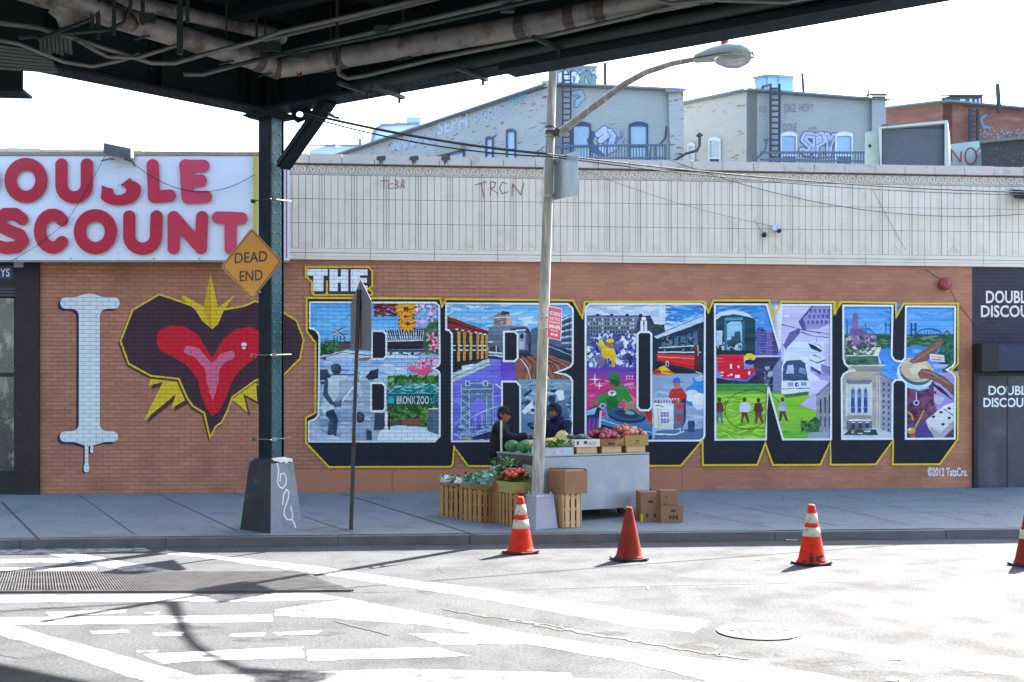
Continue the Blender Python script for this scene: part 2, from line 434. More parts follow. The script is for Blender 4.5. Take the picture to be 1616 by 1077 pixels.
_sz = .0015; rs_ = random.Random(77)
def strip(pts, z=.004, mb=None):
    global _sz; _sz += .00008; z = _sz
    W = [road_pt(p[0], p[1], z) for p in pts]; Q = []
    for a, b in zip(W, W[1:] + W[:1]):                  # chipped edges
        d = b - a; n = max(1, int(d.length / .09)); s_ = Vector((-d.y, d.x, 0)).normalized()
        Q += [a + d * (i / n) + s_ * (rs_.gauss(0, .007) if i else 0) for i in range(n)]
    i0 = len(mb.v); mb.poly([[(p.x, p.y) for p in Q]], lambda p: Vector((p[0], p[1], z))); return mb
mk = MB()
for P in ([(262, 869), (500, 894), (634, 914), (767, 929), (1000, 964), (1122, 981), (1095, 998), (1000, 989), (784, 949), (687, 934), (500, 905), (320, 880), (248, 873)],
          [(1262, 1004), (1440, 1022), (1700, 1050), (1700, 1078), (1500, 1054), (1300, 1024), (1240, 1014)],
          [(-40, 940), (500, 937), (548, 945), (420, 949), (180, 950), (-40, 951)],
          [(-40, 975), (300, 972), (430, 970), (430, 981), (180, 985), (-40, 987)],
          [(-40, 985), (20, 987), (214, 1041), (300, 1064), (380, 1090), (270, 1090), (84, 1027), (0, 1002), (-40, 996)],
          [(226, 1033), (420, 1023), (480, 1020), (480, 1038), (320, 1043), (256, 1048)]): strip(P, .004, mk)
mk_o = structure('crosswalk_marking', mk, m_paint)
mw = MB()
for P in ([(-60, 868), (225, 864), (240, 870), (-60, 877)], [(-60, 884), (120, 881), (105, 888), (-60, 890)], [(-60, 897), (155, 895), (150, 903), (-60, 904)],
          [(66, 873), (118, 872), (300, 906), (215, 905)],
          [(552, 945), (714, 977), (834, 1001), (1040, 1031), (1300, 1064), (1420, 1090), (1180, 1090), (1000, 1046), (834, 1017), (667, 986), (500, 975), (434, 972), (434, 962)],
          [(640, 1000), (830, 1002), (900, 1016), (700, 1018)], [(485, 1026), (690, 1022), (745, 1036), (485, 1043)], [(258, 1068), (640, 1056), (900, 1062), (900, 1085), (320, 1085)],
          [(900, 1070), (1160, 1076), (1200, 1095), (900, 1095)],
          [(140, 996), (202, 994), (204, 999), (146, 1001)], [(240, 999), (292, 997), (288, 1004), (244, 1004)], [(365, 1000), (420, 998), (416, 1005), (360, 1005)], [(430, 998), (508, 995), (500, 1002), (438, 1003)],
          [(215, 1027), (250, 1026), (246, 1030), (216, 1030)], [(226, 967), (252, 966), (250, 970), (228, 970)], [(70, 966), (200, 962), (196, 968), (80, 974)]): strip(P, .004, mw)
structure('road_marking', mw, m_paint2)
# cracks, trench joint, patches
ck = MB(); rc = random.Random(11)
_cz = .0042
def crack(pts, w=.02, jit=.012):
    global _cz; _cz += .00006; P = [road_pt(*p, _cz) for p in pts]; Q = []
    for a, b in zip(P[:-1], P[1:]):
        nn = max(2, int((b - a).length / .06))
        Q += [a.lerp(b, i / nn) + Vector((rc.gauss(0, jit), rc.gauss(0, jit), 0)) for i in range(nn)]
    Q.append(P[-1])
    for a, b in zip(Q[:-1], Q[1:]):
        d = (b - a); s_ = Vector((-d.y, d.x, 0)).normalized() * w * rc.uniform(.25, .7); ck.face([a + s_, a - s_, b - s_, b + s_])
crack([(555, 935), (800, 931), (1010, 925), (1616, 912), (1700, 910)], .016, .003)
crack([(700, 962), (760, 972), (835, 983), (905, 998), (1000, 1010), (1090, 1027), (1180, 1040)], .045, .022)
crack([(800, 975), (860, 985), (930, 1000)], .04, .016)
crack([(1255, 1062), (1320, 1074), (1345, 1080)], .05, .008); crack([(1405, 1072), (1435, 1076)], .08, .01)
crack([(690, 896), (720, 894), (765, 897), (766, 903), (740, 906), (700, 903), (690, 897)], .008, .004)
crack([(528, 980), (570, 991), (615, 1002)], .03, .006); crack([(465, 960), (486, 965)], .03, .006)
crack([(1400, 1040), (1470, 1042), (1490, 1036), (1540, 1038)], .02, .02); crack([(0, 1033), (40, 1038)], .01, .01)
crack([(1020, 923), (1024, 932)], .02, .006); crack([(1190, 884), (1200, 884)], .05, .01); crack([(1310, 882), (1335, 881)], .03, .01)
structure('road_crack', ck, m_crack)
pt = MB(); rp = random.Random(5)
for (cx, cy, rx, ry) in ((1090, 1020, 60, 6), (1180, 1034, 70, 7), (1280, 1046, 80, 6), (960, 1000, 40, 4), (870, 988, 40, 4), (300, 990, 60, 4), (420, 1010, 60, 4), (1390, 1062, 60, 5), (1540, 1062, 60, 5), (90, 962, 60, 4), (500, 1000, 50, 5)):
    P = [(cx + rx * math.cos(t * .35) * rp.uniform(.6, 1.1), cy + ry * math.sin(t * .35) * rp.uniform(.6, 1.1)) for t in range(18)]
    _pz = .0006 + .00005 * len(pt.f) / 16; pt.poly([P], lambda p: road_pt(p[0], p[1], _pz))
structure('road_patch', pt, m_patch)

# subway grating let into the road
gt = thing('road_grating', 'long dark steel ventilation grating let into the road by the crosswalk stripes', 'grating', tuple(road_pt(260, 921)))
A = road_pt(-120, 905); B = road_pt(470, 905); Cc = road_pt(555, 934); D = road_pt(-160, 937)
g = MB(); g.face([A + Vector((0, 0, .005)), B + Vector((0, 0, .005)), Cc + Vector((0, 0, .005)), D + Vector((0, 0, .005))]); g.build('pit_shade', m_pit, gt)  # flat dark sheet laid over the road paints the shade below the bars
g = MB(); nb = 150
for i in range(nb + 1):
    t = i / nb; a = A.lerp(B, t); b = D.lerp(Cc, t); g.bar(a + Vector((0, 0, .016)), b + Vector((0, 0, .016)), .010, .020)
for j in range(0, 19):
    t = j / 18; a = A.lerp(D, t); b = B.lerp(Cc, t); g.bar(a + Vector((0, 0, .014)), b + Vector((0, 0, .014)), .007 if j % 6 else .03, .012)
g.build('bar', m_steel, gt)['kind'] = 'stuff'
g = MB()
for a, b in ((A, B), (B, Cc), (Cc, D)): g.bar(a + Vector((0, 0, .012)), b + Vector((0, 0, .012)), .04, .022)
g.build('frame', m_steel, gt)

# manhole cover
mc = road_pt(1198, 998); mh = thing('manhole_cover', 'round cast iron manhole cover flush with the pale road', 'manhole', tuple(mc))
m_iron = mat('cast_iron', (.16, .16, .155), rough=.5, var=.25, scale=8, bump=.4, bscale=60, metal=.2)
g = MB(); g.lathe(mc, [(.30, .002), (.30, .012), (.285, .014)], 40); lid_mb = g
g = MB()
for k_ in range(40):
    a0, a1 = 2 * math.pi * k_ / 40, 2 * math.pi * (k_ + 1) / 40
    q = [mc + Vector((math.cos(t) * rr, math.sin(t) * rr, .01)) for rr, t in ((.302, a0), (.302, a1), (.335, a1), (.335, a0))]; g.face(q)
g.build('frame', mat('dark_iron', (.05, .05, .055), rough=.6), mh)
g = lid_mb
for i in range(-3, 4):
    for j in range(-3, 4):
        if i * i + j * j < 10: g.box(mc.x + i * .07 - .02, mc.y + j * .07 - .02, mc.z + .0145, mc.x + i * .07 + .02, mc.y + j * .07 + .02, mc.z + .021)
g.build('lid', m_iron, mh)

# ================================================================== THE STORE
store = thing('discount_store', 'one-storey corner store with a cream terracotta parapet over a painted brick mural wall', 'building', tuple(W0), TH)
uL, uR = wl(-150, 700).x, wl(1790, 700).x
u_sec0, u_sec1 = wl(63, 600).x, wl(1534, 600).x
vpar = wl(537, 411.5).z; vtop = wl(537, 244).z
m_brick = mat('painted_brick', lin((184, 125, 99), 1.0), rough=.8, var=.16, scale=1.1, bump=.5, bscale=50, brick=dict(dark=.54, split=wl(789, 500).x, far=.42, v=.82),
              col2=lin((170, 115, 90)), thr=(.5, .7), scale2=1.2)
m_dado = mat('painted_render', lin((178, 118, 92)), rough=.8, var=.1, scale=1.5, bump=.15, bscale=25)
m_mural = mat('mural_paint', (1, 1, 1), rough=.75, var=.05, scale=2.0, bump=.45, bscale=50, attr=True, brick=dict(dark=.5, split=wl(789, 500).x, far=.3, v=.95))
m_cream = mat('cream_terracotta', lin((226, 214, 197)), rough=.6, var=.07, scale=1.4, bump=.08, bscale=20, col2=lin((205, 194, 180)), thr=(.55, .75), scale2=2.5)
m_cop = mat('coping_terracotta', lin((196, 184, 172)), rough=.7, var=.12, scale=2.5, bump=.2, bscale=20, col2=lin((160, 148, 138)), thr=(.55, .7), scale2=5)
m_cjoint = mat('terracotta_joint', lin((112, 104, 98)), rough=.95, bump=0)
m_darkwall = mat('dark_painted_brick', lin((62, 58, 72)), rough=.7, var=.12, scale=1.4, bump=.4, brick=dict(dark=.55, v=.93))
m_black = mat('black_paint', (.018, .017, .018), rough=.5, var=.3, scale=5)
m_maroon = mat('dark_pier', lin((46, 34, 36)), rough=.6, var=.25, scale=3, bump=.2)
m_roof = mat('roof_felt', (.12, .12, .12), rough=.9)

b = MB(); b.box(u_sec0, 0, -.4, u_sec1, .35, vpar); wall_o = b.build('brick_wall', m_brick, store, local=True)
b = MB(); ud0 = wl(462, 760).x; ud1 = wl(1110, 760).x; vd = wl(537, 741.5).z                    # smooth base panels
x = ud0
while x < ud1 - .1: x2 = min(ud1, x + 1.62); b.box(x + .004, -.012, -.15, x2 - .004, -.001, vd); x = x2
b.build('base_panel', m_dado, wall_o, local=True)
b = MB(); b.box(u_sec1 + .002, .0, -.4, uR, .35, vpar); b.build('dark_wall', m_darkwall, store, local=True)
b = MB(); b.box(uL, .35, vpar - .3, uR, 13, vpar - .1); b.build('roof', m_roof, store, local=True)
b = MB(); b.box(uL, 5, -.4, uR, 5.2, vpar - .31); b.box(uL, .36, -.4, uL + .2, 5, vpar - .31); b.box(uR - .2, .36, -.4, uR, 5, vpar - .31); b.build('rear_wall', m_darkwall, store, local=True)

# parapet: blocks of ribbed terracotta with open joints
up0 = wl(457, 300).x
def vy(y): return wl(537, y).z
pj = MB(); pj.box(uL, 0.0, vpar, uR, .40, vtop - .16); par = pj.build('parapet', m_cjoint, store, local=True)
pc = MB(); ROW = [(vy(277.5), vy(315)), (vy(315), vy(353)), (vy(353), vy(393))]; MOD = .525; G = .0036
offs = [0, .045, .15, .2625, .375, .48, .525]; rj = random.Random(2)
uu = up0 - MOD * 12
while uu < uR:
    for a, c in zip(offs[:-1], offs[1:]):
        for (t, bt_) in ROW:
            if uu + a > uL and uu + c < uR:
                n = -.022 if (c - a) < .06 else -.034 + rj.uniform(-.001, .001)
                pc.box(uu + a + G, n, bt_ + G, uu + c - G, .0, t - G)
    uu += MOD
for t, bt_, n in ((vy(393), vy(400), -.05), (vy(400), vy(405.5), -.042), (vy(405.5), vy(411), -.06)):
    x = uL
    while x < uR: pc.box(x + G, n, bt_ + .003, min(uR, x + 1.05) - G, 0, t - .003); x += 1.05
pc.build('terracotta_block', m_cream, par, local=True)['kind'] = 'stuff'
fb = MB(); fb.box(uL, -.026, vy(277), uR, 0, vy(262)); fb.build('frieze_band', m_cop, par, local=True)  # darker tone paints the shade of the recess behind the scrolls
fr = MB(); uu = uL + .05                                                                       # running scroll frieze
while uu < uR - .1:
    c = Vector((uu + .077, 0, (vy(262) + vy(277)) / 2)); P = []
    for t in range(13):
        an = RAD(200 - t * 38); rr = .068 - .0042 * t; P.append(Vector((c.x + rr * math.cos(an), -.032, c.z + rr * math.sin(an))))
    P.insert(0, Vector((c.x - .10, -.032, c.z - .055))); fr.tube(P, .0125, 6); uu += .157
fr.build('scroll_frieze', m_cream, par, local=True)['kind'] = 'stuff'
cv = MB(); uu = up0 - MOD * 12                                                                 # chevrons in the bottom row
while uu < uR:
    c = uu + .2625
    if c > uL + .2:
        for d, h in ((.105, .12), (.085, .09), (.05, .05)):
            z0 = vy(391); cv.bar((c - d, -.037, z0 + h * .25), (c, -.037, z0 + h + .03), .006, .009); cv.bar((c, -.037, z0 + h + .03), (c + d, -.037, z0 + h * .25), .006, .009)
    uu += MOD
cv.build('chevron', m_cream, par, local=True)['kind'] = 'stuff'
cp = MB(); x = uL; rj = random.Random(9)
while x < uR:
    x2 = min(uR, x + .53); dz = rj.uniform(-.008, .004)
    cp.box8([(x + .005, -.10, vtop - .165), (x2 - .005, -.10, vtop - .165), (x2 - .005, .5, vtop - .165), (x + .005, .5, vtop - .165),
             (x + .005, -.07, vtop - .01 + dz), (x2 - .005, -.07, vtop - .01 + dz), (x2 - .005, .42, vtop + dz), (x + .005, .42, vtop + dz)]); x = x2
cp.build('coping', m_cop, par, local=True)
for px in (601, 653, 703):                                                                     # dark tar runs below the coping
    P = [(px - 6, 247), (px + 7, 246), (px + 8, 252), (px + 3, 254), (px + 4, 260), (px + 1, 255), (px - 1, 262), (px - 3, 254), (px - 7, 252)]
    st_ = MB(); st_.poly([P], WP(.104)); st_.build('tar_stain', mat('tar_stain', lin((88, 82, 78)), rough=.9), par, local=True)
gr = MB()                                                                                      # red tags sprayed on the parapet
def spray(mb, strokes, proj, w, col=(255, 255, 255), k=0, step=.5, mi=0):
    for L in sdf_loops([(s_, w) for s_ in strokes], k, step): mb.poly(L, proj, col, mi)
spray(gr, [[(600, 286), (614, 285)], [(606, 280), (606, 298)], [(614, 285), (613, 298), (622, 297)], [(614, 291), (620, 290)], [(624, 284), (624, 298)], [(624, 284), (629, 288), (625, 291), (630, 295), (624, 298)],
           [(632, 298), (635, 284), (638, 285), (637, 294), (639, 297), (633, 291)]], WP(.04), 1.1)
gr.build('sprayed_tag', mat('red_spray', lin((150, 82, 76)), rough=.8), par, local=True)['label'] = 'thin red sprayed tag TEBA on the cream blocks'
gr = MB(); spray(gr, [[(750, 292), (768, 287)], [(759, 289), (764, 311)], [(774, 309), (774, 287), (782, 288), (780, 296), (774, 297), (786, 306)], [(800, 290), (793, 288), (788, 297), (793, 306), (802, 303)],
           [(808, 310), (809, 290), (822, 308), (827, 289)]], WP(.04), 1.3)
gr.build('sprayed_tag', mat('red_spray', lin((150, 82, 76)), rough=.8), par, local=True)['label'] = 'thin red sprayed tag TRCN on the cream blocks'

# left shop entrance under the sign
lf = MB(); u0 = wl(-150, 600).x; ud = wl(26, 600).x
lf.box(ud, -.05, -.4, u_sec0, .3, vpar); lf.box(u0, -.05, vy(455), ud - .003, .3, vpar - .003)
ent = lf.build('shop_entrance', m_maroon, store, local=True)
g_ = MB(); g_.box(u0, .2, -.05, ud - .002, .24, vy(455.2)); g_.build('door_glass', mat('shop_glass', lin((150, 150, 135)), rough=.12, spec=.8, var=.9, scale=2.2, col2=lin((40, 44, 44)), thr=(.42, .52), scale2=3.4, stretch=(1, 1, .6)), ent, local=True)  # pale and dark patches in the glass colour imitate reflections
g_ = MB()
for px in (-110, -60, 22): g_.box(wl(px, 600).x - .04, .12, -.05, wl(px, 600).x + .04, .19, vy(456))
for y in (452, 470, 592, 745): g_.box(u0, .13, vy(y) - .03, ud - .003, .185, vy(y) + .03)
g_.box(u0, .10, vy(777), ud - .003, .125, vy(748)); g_.build('door_frame', m_black, ent, local=True)
g_ = MB()
for i in range(5): g_.box(u0, .02 - i * .012, vy(470) - .02 + i * .05, ud - .003, .05 - i * .012, vy(470) + .022 + i * .05)
g_.build('rolled_shutter', mat('shutter_grey', (.06, .065, .065), rough=.5), ent, local=True)
sg = MB(); sg.poly([rect(-90, 420, 20, 440)], WP(.056), (30, 60, 100), 0, WP(.052)); put_text(sg, 'YS', q4(0, 424, 15.5, 437), WP(.06), (225, 230, 235), .01)
sg.build('shop_name_strip', mat('sign_enamel', (1, 1, 1), attr=True, rough=.35, bump=0, var=.06), ent, local=True)
sg = MB(); sg.poly([rect(22, 414, 37, 422)], WP(.056), (165, 165, 170)); sg.build('sticker', mat('sign_enamel', (1, 1, 1)), ent, local=True)

# right side: canopy box, roller door with lettering
rg = MB(); ur0 = wl(1541, 650).x
rg.box(ur0, -.02, -.3, uR, -.003, vy(588)); door = rg.build('roller_door', mat('door_dark', lin((66, 66, 74)), rough=.5, var=.3, scale=1.6, bump=.15, bscale=10, col2=lin((92, 92, 98)), thr=(.5, .72), scale2=1.2), store, local=True)
rg = MB(); rg.box(u_sec1 + .004, -.07, -.3, ur0 - .002, -.004, vy(540)); rg.box(ur0, -.05, vy(592), uR, -.022, vy(586)); rg.box(wl(1588, 650).x, -.026, -.2, wl(1588, 650).x + .02, -.021, vy(594)); rg.build('frame', m_black, door, local=True)
rg = MB(); rg.box(u_sec1 + .01, -.33, vy(583.5), uR, -.075, vy(541)); can = rg.build('shutter_housing', mat('housing_blue', lin((42, 50, 74)), rough=.5, var=.3, scale=4, bump=.2, bscale=8), store, local=True)
rg = MB(); rg.box(u_sec1 + .006, -.34, vy(585), wl(1562, 560).x - .01, -.072, vy(539)); rg.build('end_cap', m_black, can, local=True)
wr = MB(); c_ = (232, 226, 215)
put_text(wr, 'DOUBLE', q4(1556, 459, 1629, 479), WP(.004), c_, .022); put_text(wr, 'DISCOUNT', q4(1548, 482, 1654, 501), WP(.004), c_, .022)
wr.build('painted_lettering', m_mural, store, local=True)['label'] = 'pale hand painted words DOUBLE DISCOUNT on the dark brick'
wr = MB(); c_ = (222, 234, 238)
put_text(wr, 'DOUBLE', q4(1560, 609, 1629, 624), WP(.024), c_, .022); put_text(wr, 'DISCOUNT', q4(1552, 628, 1640, 643), WP(.024), c_, .022)
wr.build('painted_lettering', mat('sign_enamel', (1, 1, 1)), door, local=True)['label'] = 'white painted words DOUBLE DISCOUNT on the roller door'

m_scrap = mat('paper_scrap', (.5, .5, .48), rough=.8)
for i, (px, py, w) in enumerate(((476, 857, .10), (1240, 853, .16), (700, 855, .05))):
    p = road_pt(px, py, .006); b = MB(); b.box8([p + Vector(q) for q in ((0, 0, 0), (w, .01, 0), (w * .9, .06, 0), (.01, .05, 0), (.004, .004, .006), (w, .012, .012), (w * .88, .058, .008), (.012, .05, .014))])
    mesh_thing('paper_scrap', b, m_scrap, ('white paper scrap in the gutter below the steel column', 'long flat white scrap in the gutter left of the lettered cone', 'tiny white scrap in the gutter left of the hampers')[i], 'litter', p)

# ------------------------------------------------------------------ the painted mural (paint sheets on the brick)
ra_ = random.Random(99)
class Art:
    """Flat paint, each stroke a hair proud of the one before."""
    def __init__(s, n0): s.mb = MB(); s.n = n0
    def p(s, poly, col):                                # spray paint colours are rich: a little more chroma and contrast
        g = sum(col) / 3; s.n += 1.7e-5; C = [max(6, min(250, (g - 128) * 1.18 + 126 + (v - g) * 1.22)) for v in col]
        Q = []; big = max(p[0] for p in poly) - min(p[0] for p in poly) > 9
        for a, b in zip(poly, list(poly[1:]) + [poly[0]]):  # hand-cut edges, uneven coats
            d = math.hypot(b[0] - a[0], b[1] - a[1]); n = max(1, int(d / 5))
            for k in range(n): j = .28 if k else .12; Q.append((a[0] + (b[0] - a[0]) * k / n + ra_.gauss(0, j), a[1] + (b[1] - a[1]) * k / n + ra_.gauss(0, j)))
        i0 = len(s.mb.v); s.mb.poly([Q], WP(s.n), tuple(int(v) for v in C)); y0 = min(q[1] for q in Q); h = max(q[1] for q in Q) - y0 + .01; sh = 16 if big else 9; tw = ra_.uniform(-1, 1)
        for k, q in enumerate(Q): u = (1 - 2 * (q[1] - y0) / h) * sh * tw + ra_.gauss(0, 7 if big else 5); s.mb.vc[i0 + k] = tuple(max(4, min(252, v + u)) for v in C)
    def r(s, x0, y0, x1, y1, col): s.p(rect(x0, y0, x1, y1), col)
    def e(s, cx, cy, rx, ry, col, n=12, rot=0): s.p(ell(cx, cy, rx, ry, n, rot), col)
    def l(s, pts, w, col):
        for a, b in zip(pts[:-1], pts[1:]): s.p(seg(a, b, w), col)
    def grad(s, x0, y0, x1, y1, c0, c1, n=10):          # painted fade, in bands
        for i in range(n):
            t = (i + .5) / n; s.r(x0, y0 + (y1 - y0) * i / n, x1, y0 + (y1 - y0) * (i + 1) / n, tuple(round(a + (b - a) * t) for a, b in zip(c0, c1)))
    def scatter(s, x0, y0, x1, y1, n, size, cols, seed, asp=1.6):
        rn = random.Random(seed)
        for i in range(n):
            cx, cy = rn.uniform(x0, x1), rn.uniform(y0, y1); a = rn.uniform(0, 3.1) if asp < 2 else rn.gauss(0, .25); z = size * rn.uniform(.5, 1.3); L = ell(cx, cy, z * asp * .62, z * (.5 if asp < 2 else .3), 8, a)
            L = [(min(x1, max(x0, x + rn.uniform(-.12, .12) * z)), min(y1, max(y0, y))) for x, y in L]
            if abs(area(L)) > .02: s.p(L, rn.choice(cols))
    def fig(s, x, y, h, head, top, leg, lean=0):        # small standing figure, feet at (x, y)
        s.p([(x - .11 * h, y - .45 * h), (x + .10 * h, y - .45 * h), (x + .12 * h + lean, y), (x + .04 * h + lean, y), (x, y - .3 * h), (x - .06 * h, y), (x - .14 * h, y)], leg)
        s.p([(x - .13 * h, y - .80 * h), (x + .12 * h, y - .80 * h), (x + .19 * h, y - .5 * h), (x + .11 * h, y - .42 * h), (x - .11 * h, y - .42 * h), (x - .2 * h, y - .52 * h)], top)
        s.e(x, y - .9 * h, .075 * h, .095 * h, head, 9)
    def flower(s, cx, cy, r, pet, core, n=9, dark=None):
        for i in range(n):
            a = 2 * math.pi * i / n
            if dark: s.e(cx + r * .6 * math.cos(a + .2), cy + r * .5 * math.sin(a + .2), r * .5, r * .16, dark, 7, a)
            s.e(cx + r * .62 * math.cos(a), cy + r * .52 * math.sin(a), r * .42, r * .17, pet, 7, a)
        s.e(cx, cy, r * .25, r * .2, core, 8)
    def build(s, name, label): o = s.mb.build(name, m_mural, mural, local=True); o['label'] = label; return o

NAVY = (28, 31, 44); YEL = (232, 196, 44); WHT = (236, 241, 244)
OUT = [(482.3, 469), (696, 470), (698, 480), (703, 471), (905, 473), (918.5, 498), (922, 475), (1112, 475), (1118, 489), (1125, 473), (1215, 473), (1221, 499), (1232, 475), (1318, 475.5), (1318.3, 499),
       (1326.5, 475.5), (1415, 477), (1415.3, 497), (1425, 478), (1513.5, 478), (1513.5, 575), (1503.5, 584.5), (1513.5, 595), (1513.3, 693.6), (1484, 734.5), (1407.3, 735), (1408.4, 699), (1382.7, 735),
       (1309.3, 735.4), (1309.7, 702), (1295.5, 735.4), (1218.6, 735.6), (1207.8, 703.7), (1196, 735.6), (1107.8, 736), (1107.3, 698.8), (1075, 737), (757, 737.6), (738, 737.2), (717.8, 709.5), (716, 733.7), (711.7, 738.6),
       (518.5, 739), (481.2, 699.5), (481.2, 658.5), (496.2, 651), (496.4, 542), (482.6, 523.6)]
yel = MB(); dk = inset(OUT, 3.0); yel.poly([OUT, dk], WP(.0235), YEL)
LET = dict(
 b=[[(487.6, 476), (688, 476.5), (694.6, 482.5), (695.4, 573.5), (693, 578), (686.5, 581.5), (693, 585), (695.4, 590), (695.4, 689), (687, 698.4), (486, 698.6), (486, 664.6), (496, 661), (501, 655), (502.6, 531), (499, 524), (494, 520.5), (487.6, 519.4)],
    [(585, 521), (605, 521), (611.3, 527), (611.3, 563), (606, 568.4), (585, 568.4)], [(583.8, 603.2), (604, 603.2), (609.6, 609), (609.6, 646), (605, 651), (583.8, 651)]],
 r=[[(702.6, 477.8), (897, 478.6), (905.4, 487), (905.4, 574), (901, 580), (892, 584.6), (880, 588), (893, 590), (901, 594.5), (904.6, 601), (904, 697.5), (819.6, 697.5), (819.4, 610), (814, 604), (793.6, 604), (793.6, 697.6), (711.7, 698.2), (711.7, 528), (708, 523), (702.6, 522)],
    [(793.6, 522), (813, 522), (818.6, 528), (818.6, 566), (813, 572), (793.6, 572)]],
 o=[[(929, 478.6), (1106, 478.6), (1111.5, 481), (1114, 487), (1113.2, 688), (1110.5, 694), (1104, 697), (928, 697.4), (922.6, 692), (922.6, 485)],
    [(1009, 522.7), (1025, 522.7), (1029.6, 527), (1029.6, 644), (1024, 649.4), (1010, 649.4), (1004.4, 644), (1004.4, 527)]],
 n=[[(1126.7, 479), (1211, 479.3), (1233, 556), (1233, 480), (1313.3, 480), (1313, 695.2), (1234.5, 695.2), (1210.8, 611), (1210.3, 695.3), (1127.6, 695.8)]],
 x=[[(1329.3, 481), (1410.2, 481.3), (1408.6, 561), (1412, 567), (1417, 569), (1423, 569), (1427, 565), (1428.3, 482.4), (1509, 482.6), (1508.3, 573.5), (1504, 580), (1497, 584), (1504, 588), (1509, 596), (1508.3, 694), (1428, 694.4), (1428.3, 606), (1424.5, 601.5), (1414, 601.3), (1410, 606), (1409.5, 694.4), (1327.6, 694.6),
     (1326.7, 597), (1330, 590), (1338, 585), (1352, 583.8), (1338, 580.5), (1332, 575), (1329.6, 566)]])
mural_bm = MB()
mural_bm.bands([dk] + [L[0] for L in LET.values()], WP(.0220), NAVY)          # navy drop shadow round the letter faces
for L in LET.values():
    for h in L[1:]: mural_bm.poly([inset(h, 3.2)], WP(.0222), NAVY)
mural = mural_bm.build('mural', m_mural, store, local=True); mural['label'] = 'painted mural of block letters with navy shadow and yellow edge'
yel.build('yellow_outline', m_mural, mural, local=True)
wm = MB()
for key, L in LET.items():
    wm.poly([L[0], inset(L[0], 3.0)], WP(.0230), WHT)
    for h in L[1:]: wm.poly([h, inset(h, 3.2)], WP(.0230), WHT)
wm.build('white_outline', m_mural, mural, local=True)

# --- B: garden house, flowers, ball game, park gate
a = Art(.003)
a.r(486, 475, 500, 522, (104, 172, 226)); a.grad(500, 475, 697, 560, (104, 172, 226), (140, 190, 228), 8); a.scatter(490, 480, 590, 540, 40, 7, [(118, 184, 232), (96, 164, 220), (132, 192, 234)], 1, 2.4)
a.grad(500, 560, 697, 605, (150, 186, 222), (196, 210, 226), 5); a.scatter(500, 565, 690, 605, 40, 6, [(110, 160, 216), (170, 200, 230), (210, 220, 232)], 2, 2.6)
a.r(500, 600, 597, 700, (166, 182, 198)); a.r(485, 663, 500, 700, (176, 190, 204)); a.r(597, 595, 697, 700, (176, 196, 214))
a.p([(503, 544), (515, 537), (530, 536), (545, 545), (545, 560), (503, 560)], (70, 116, 84)); a.scatter(503, 540, 540, 562, 40, 4, [(54, 96, 66), (92, 136, 96), (44, 80, 60)], 3)
for i in range(9): a.l([(523 + i * .8, 526 - i * 1.3 + (i % 3) * 4), (546, 516 + i * 3.0)], 1.1, (214, 222, 230) if i % 2 else (90, 110, 130))
for x in (527, 532, 537, 543): a.l([(x, 530), (x, 548)], 1.4, (60, 66, 84))
a.p([(536, 540), (583, 536), (585, 553), (534, 551)], (96, 76, 74)); a.p([(505, 563), (545, 553), (585, 558), (585, 570), (505, 568)], (198, 210, 222))
a.l([(505, 566), (540, 556), (585, 562)], 1.2, (60, 70, 90)); a.p([(505, 566), (516, 562), (514, 569)], (120, 84, 86)); a.p([(560, 566), (586, 564), (580, 570), (558, 570)], (150, 120, 96))
a.p([(603, 522), (676, 518), (668, 537), (610, 538)], (78, 90, 108))
for i in range(17): a.l([(606 + i * 3.9, 521), (612 + i * 3.4, 537)], 1.3, (206, 218, 226))
for y in (525, 530): a.l([(605, y), (673, y - 1)], .9, (60, 70, 88))
a.p([(611, 539), (670, 538), (668, 551), (611, 552)], (58, 46, 58)); a.l([(611, 539), (672, 537)], 1.8, (206, 214, 222)); a.r(611, 552, 668, 556, (74, 96, 116)); a.scatter(612, 556, 656, 563, 26, 3, [(220, 228, 236), (60, 70, 90)], 4); a.r(611, 561, 660, 566, (210, 220, 228))
a.p([(668, 530), (676, 510), (693, 505), (693, 560), (668, 556)], (74, 112, 84)); a.scatter(670, 505, 693, 560, 26, 4, [(54, 92, 66), (100, 140, 104)], 5)
a.scatter(590, 480, 634, 500, 75, 5.2, [(160, 62, 58), (116, 44, 50), (190, 96, 84), (90, 60, 60)], 6, 2.2)
for cx, cy, rr in ((641, 488, 18), (643, 511, 15), (640, 500, 11)): a.flower(cx, cy, rr, (232, 166, 66), (110, 66, 44), 13, (104, 60, 40))
for cx, cy in ((668, 484), (684, 487), (664, 510), (680, 500)): a.flower(cx, cy, 10, (206, 200, 232), (160, 60, 110), 5); a.e(cx, cy, 3, 2, (190, 90, 150))
a.e(667, 510, 10, 7, (172, 156, 214)); a.e(668, 508, 6, 4, (200, 190, 230)); a.scatter(655, 480, 692, 500, 26, 3.4, [(222, 222, 240), (120, 110, 170), (196, 120, 170)], 7)
for cx, cy, rr in ((681, 533, 10), (684, 549, 9), (688, 541, 8), (668, 574, 11), (652, 580, 10), (681, 570, 9), (662, 588, 10)):
    a.flower(cx, cy, rr, (232, 176, 204), (200, 40, 92), 5, (202, 70, 120)); a.e(cx, cy, 2.6, 2, (196, 40, 86))
a.l([(655, 562), (668, 556), (686, 552)], 2, (170, 60, 90)); a.e(655, 584, 12, 5, (222, 110, 150), 12, .3); a.e(672, 586, 12, 6, (224, 96, 128), 12, -.4); a.e(688, 572, 6, 5, (228, 190, 214))
